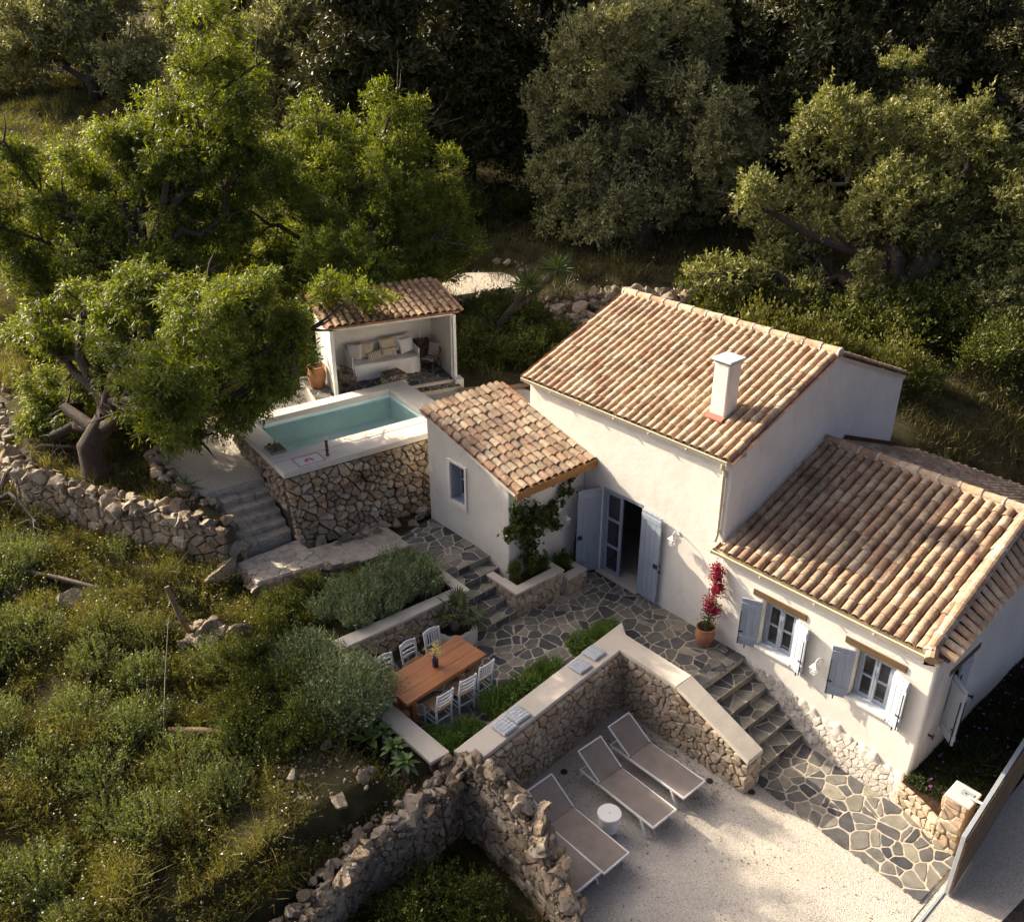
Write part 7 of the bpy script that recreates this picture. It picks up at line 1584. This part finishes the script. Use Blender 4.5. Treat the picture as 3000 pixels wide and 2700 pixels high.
flowers('iceplant_flowers', 'purple flowers scattered over the dark ground cover', 90, in_bed, M_PURPLE, .030, .17, 412, .555)
flowers('yellow_flowers', 'yellow wild flowers below the dry stone wall', 26, lambda r, n: (r.normal(size=n) * .3 - 6.6, r.normal(size=n) * .22 - 9.3), M_YELLOW, .03, .42, 413)
# leaf litter blown into the corners of the court and along the paving
r = np.random.default_rng(55)
def litter(name, label, n, fx, z, mat, sz, seed):
    r = np.random.default_rng(seed); x, y = fx(r, n); c = np.stack([x, y, np.full(len(x), z)], 1); d = r.normal(size=c.shape); d[:, 2] = np.abs(d[:, 2]) * .15
    nn = r.normal(size=c.shape) * .35; nn[:, 2] = 1; return tag(pobj(name, quads_mesh(name, leaf_quads(c, d, sz, sz * .5, r, nn), mat)), label, 'leaf litter', kind='stuff')
def court_f(r, n):
    k = n // 3; x = np.concatenate([3.95 + np.abs(r.normal(size=k)) * .45, r.uniform(4, 6.6, k), r.uniform(4, 9.9, k)]); y = np.concatenate([r.uniform(-6.3, -2.4, k), -2.4 - np.abs(r.normal(size=k)) * .35, r.uniform(-8, -2.2, k)]); return x, y
litter('court_litter', 'dry brown leaves scattered over the gravel court', 520, court_f, .012, M_DRY, .05, 501)
litter('terrace_litter', 'small fallen leaves on the slate terrace', 160, lambda r, n: (r.uniform(.8, 4.6, n), np.concatenate([r.uniform(-1.9, -.1, n // 2), r.uniform(-4.6, -1.9, n - n // 2)])), 1.068, M_DRY, .04, 502)
mb = MB(); rr3 = random.Random(21)
for i in range(420):
    me = rr3.choice(ROCKS_PS + ROCKS_S); x, y = rr3.uniform(3.9, 10), rr3.uniform(-9, -2.1); Mx = Matrix.Translation((x, y, .004)) @ Matrix.Rotation(rr3.uniform(0, 6), 4, 'Z') @ Matrix.Scale(rr3.uniform(.018, .05), 4)
    if y < -6.4 and x < 7.1: continue
    mb.add([tuple(Mx @ v.co) for v in me.vertices], [tuple(f.vertices) for f in me.polygons])
tag(mb.build('court_pebbles', M_ROCK_P), 'larger pebbles lying among the white gravel', 'pebbles', kind='stuff')
# creeper patches on the pool wall
r = np.random.default_rng(9)
for i, (a, z, s, m) in enumerate(((1.9, 3.05, .24, M_REDMOSS), (2.6, 2.5, .2, M_REDMOSS), (.9, 2.2, .25, M_DARKBUSH), (3.2, 2.2, .28, M_REDMOSS), (2.1, 2.3, .18, M_DARKBUSH), (3.9, 2.6, .16, M_REDMOSS))):
    n = 900; P = r.normal(size=(n, 3)); P = PA * (P[:, :1] * s * .6) + np.array((0, 0, 1)) * (P[:, 1:2] * s * .55) - PB * (np.abs(P[:, 2:3]) * .05 + .09 + .12 * (PZ - z) / 1.8)
    c = PW(a, 0, z); t = thing('wall_creeper', ['russet dried creeper high on the pool wall', 'russet dried creeper at mid height of the pool wall', 'green creeper near the corner of the pool wall', 'russet creeper at the foot of the pool wall', 'green creeper below the upper russet patch', 'russet creeper near the annex end of the pool wall'][i], 'creeper', tuple(c))
    pobj('leaves', quads_mesh('leaves', leaf_quads(P, r.normal(size=P.shape), .04, .018, r), m), t)
# ------------------------------------------------------------------ dead wood, stakes, loose rocks
def branch_thing(name, label, cat, pts, rad, mat, twigs=0, seed=1, tw=.5):
    r = np.random.default_rng(seed); t = thing(name, label, cat, pts[0]); MB().tube(pts, rad, 7).build('limb', mat, t, smooth=True)
    for i in range(twigs):
        k = r.integers(1, len(pts)); p = V3(*pts[k]) * .6 + V3(*pts[k - 1]) * .4; d = unit(unit(V3(*pts[k]) - V3(*pts[k - 1])) + r.normal(size=3) * .8); L_ = tw * r.uniform(.5, 1.3)
        MB().tube([p, p + d * L_ * .5 + r.normal(size=3) * .06, p + d * L_ + r.normal(size=3) * .12], [.014, .009, .004], 5).build('twig', mat, t)
    return t
branch_thing('dead_branch', 'bare grey dead branch arching over the dry stone wall', 'branch', [(-10.3, -10.5, 2.2), (-10.9, -9.8, 2.9), (-10.8, -9.0, 3.2), (-10.2, -8.4, 3.2), (-9.6, -8.2, 3.0), (-8.95, -8.2, 2.75)], [.07, .06, .05, .04, .03, .015], M_DEADWOOD, 22, 5, .8)
branch_thing('dead_branch', 'second bare dead branch sprawling in front of the dry stone wall', 'branch', [(-10.4, -10.6, 2.2), (-9.7, -10.2, 2.7), (-9.0, -10.1, 2.6), (-8.3, -10.0, 2.3)], [.06, .05, .035, .02], M_DEADWOOD, 20, 6, .7)
branch_thing('fallen_trunk', 'long fallen dead trunk lying in the meadow', 'log', [(-8.2, -11.7, 2.12), (-7.2, -11.1, 2.14), (-6.2, -10.4, 2.1), (-5.2, -9.75, 2.02)], [.08, .075, .06, .04], M_DEADWOOD, 4, 7, .4)
branch_thing('wooden_stake', 'leaning wooden stake set in the heap of white stones', 'stake', [(-2.45, -8.85, 1.75), (-2.62, -8.98, 2.3), (-2.85, -9.05, 2.95)], [.06, .057, .052], M_LOG)
branch_thing('short_log', 'short weathered log lying below the stone heap', 'log', [(-.3, -10.3, 1.72), (.15, -9.85, 1.75), (.55, -9.5, 1.72)], [.07, .075, .065], M_LOG)
branch_thing('rusty_rod', 'thin rusty rods leaning across the meadow', 'rod', [(-2.3, -9.3, 2.6), (-1.2, -9.9, 2.2), (.2, -10.6, 1.75)], [.012, .012, .012], M_DRAIN)
random.seed(95)
for i, (x, y, s, lab) in enumerate(((-5.15, -10.4, .62, 'dark pitted boulder beside the fallen trunk'), (-6.3, -11.2, .75, 'flat topped grey boulder at the end of the fallen trunk'), (-4.45, -10.7, .5, 'pale flat rock in front of the dark pitted boulder'), (-.75, -8.05, .42, 'white pitted rock beside the stone heap'), (.7, -9.0, .45, 'grey rock half hidden under the dark shrubs'), (1.9, -8.35, .26, 'small white rock below the agaves'), (2.2, -9.2, .3, 'pale rock on the bare red soil'), (2.9, -8.2, .34, 'whitish rock beside the agave at the wall corner'), (3.2, -8.9, .4, 'rough grey rock at the edge of the bare soil'), (-3.9, -7.45, .8, 'large brown boulder below the stone landing corner'))):
    o = rock(ROCKS[i % 9], (x, y, gz(x, y) + s * .18), s, None, 'boulder'); tag(o, lab, 'rock')
mb = MB(); rr2 = random.Random(8)
for i in range(260):
    me = rr2.choice(ROCKS_S + ROCKS_PS); x, y = rr2.uniform(1.4, 3.8), rr2.uniform(-9.8, -7.3); Mx = Matrix.Translation((x, y, gz(x, y))) @ Matrix.Rotation(rr2.uniform(0, 6), 4, 'Z') @ Matrix.Rotation(rr2.uniform(0, 3), 4, 'X') @ Matrix.Scale(rr2.uniform(.04, .13), 4); mb.add([tuple(Mx @ v.co) for v in me.vertices], [tuple(f.vertices) for f in me.polygons])
tag(mb.build('loose_stones', M_ROCK_P), 'small loose stones on the bare red soil', 'stones', kind='stuff')
mb = MB()
for i in range(500):
    x, y = rr2.uniform(-45, 5), rr2.uniform(20, 75); me = rr2.choice(ROCKS_S + ROCKS_PS); Mx = Matrix.Translation((x, y, gz(x, y))) @ Matrix.Rotation(rr2.uniform(0, 6), 4, 'Z') @ Matrix.Scale(rr2.uniform(.3, 1.1), 4); mb.add([tuple(Mx @ v.co) for v in me.vertices], [tuple(f.vertices) for f in me.polygons])
tag(mb.build('hillside_rocks', M_ROCK_P), 'pale rocks scattered over the far hillside', 'rocks', kind='stuff')
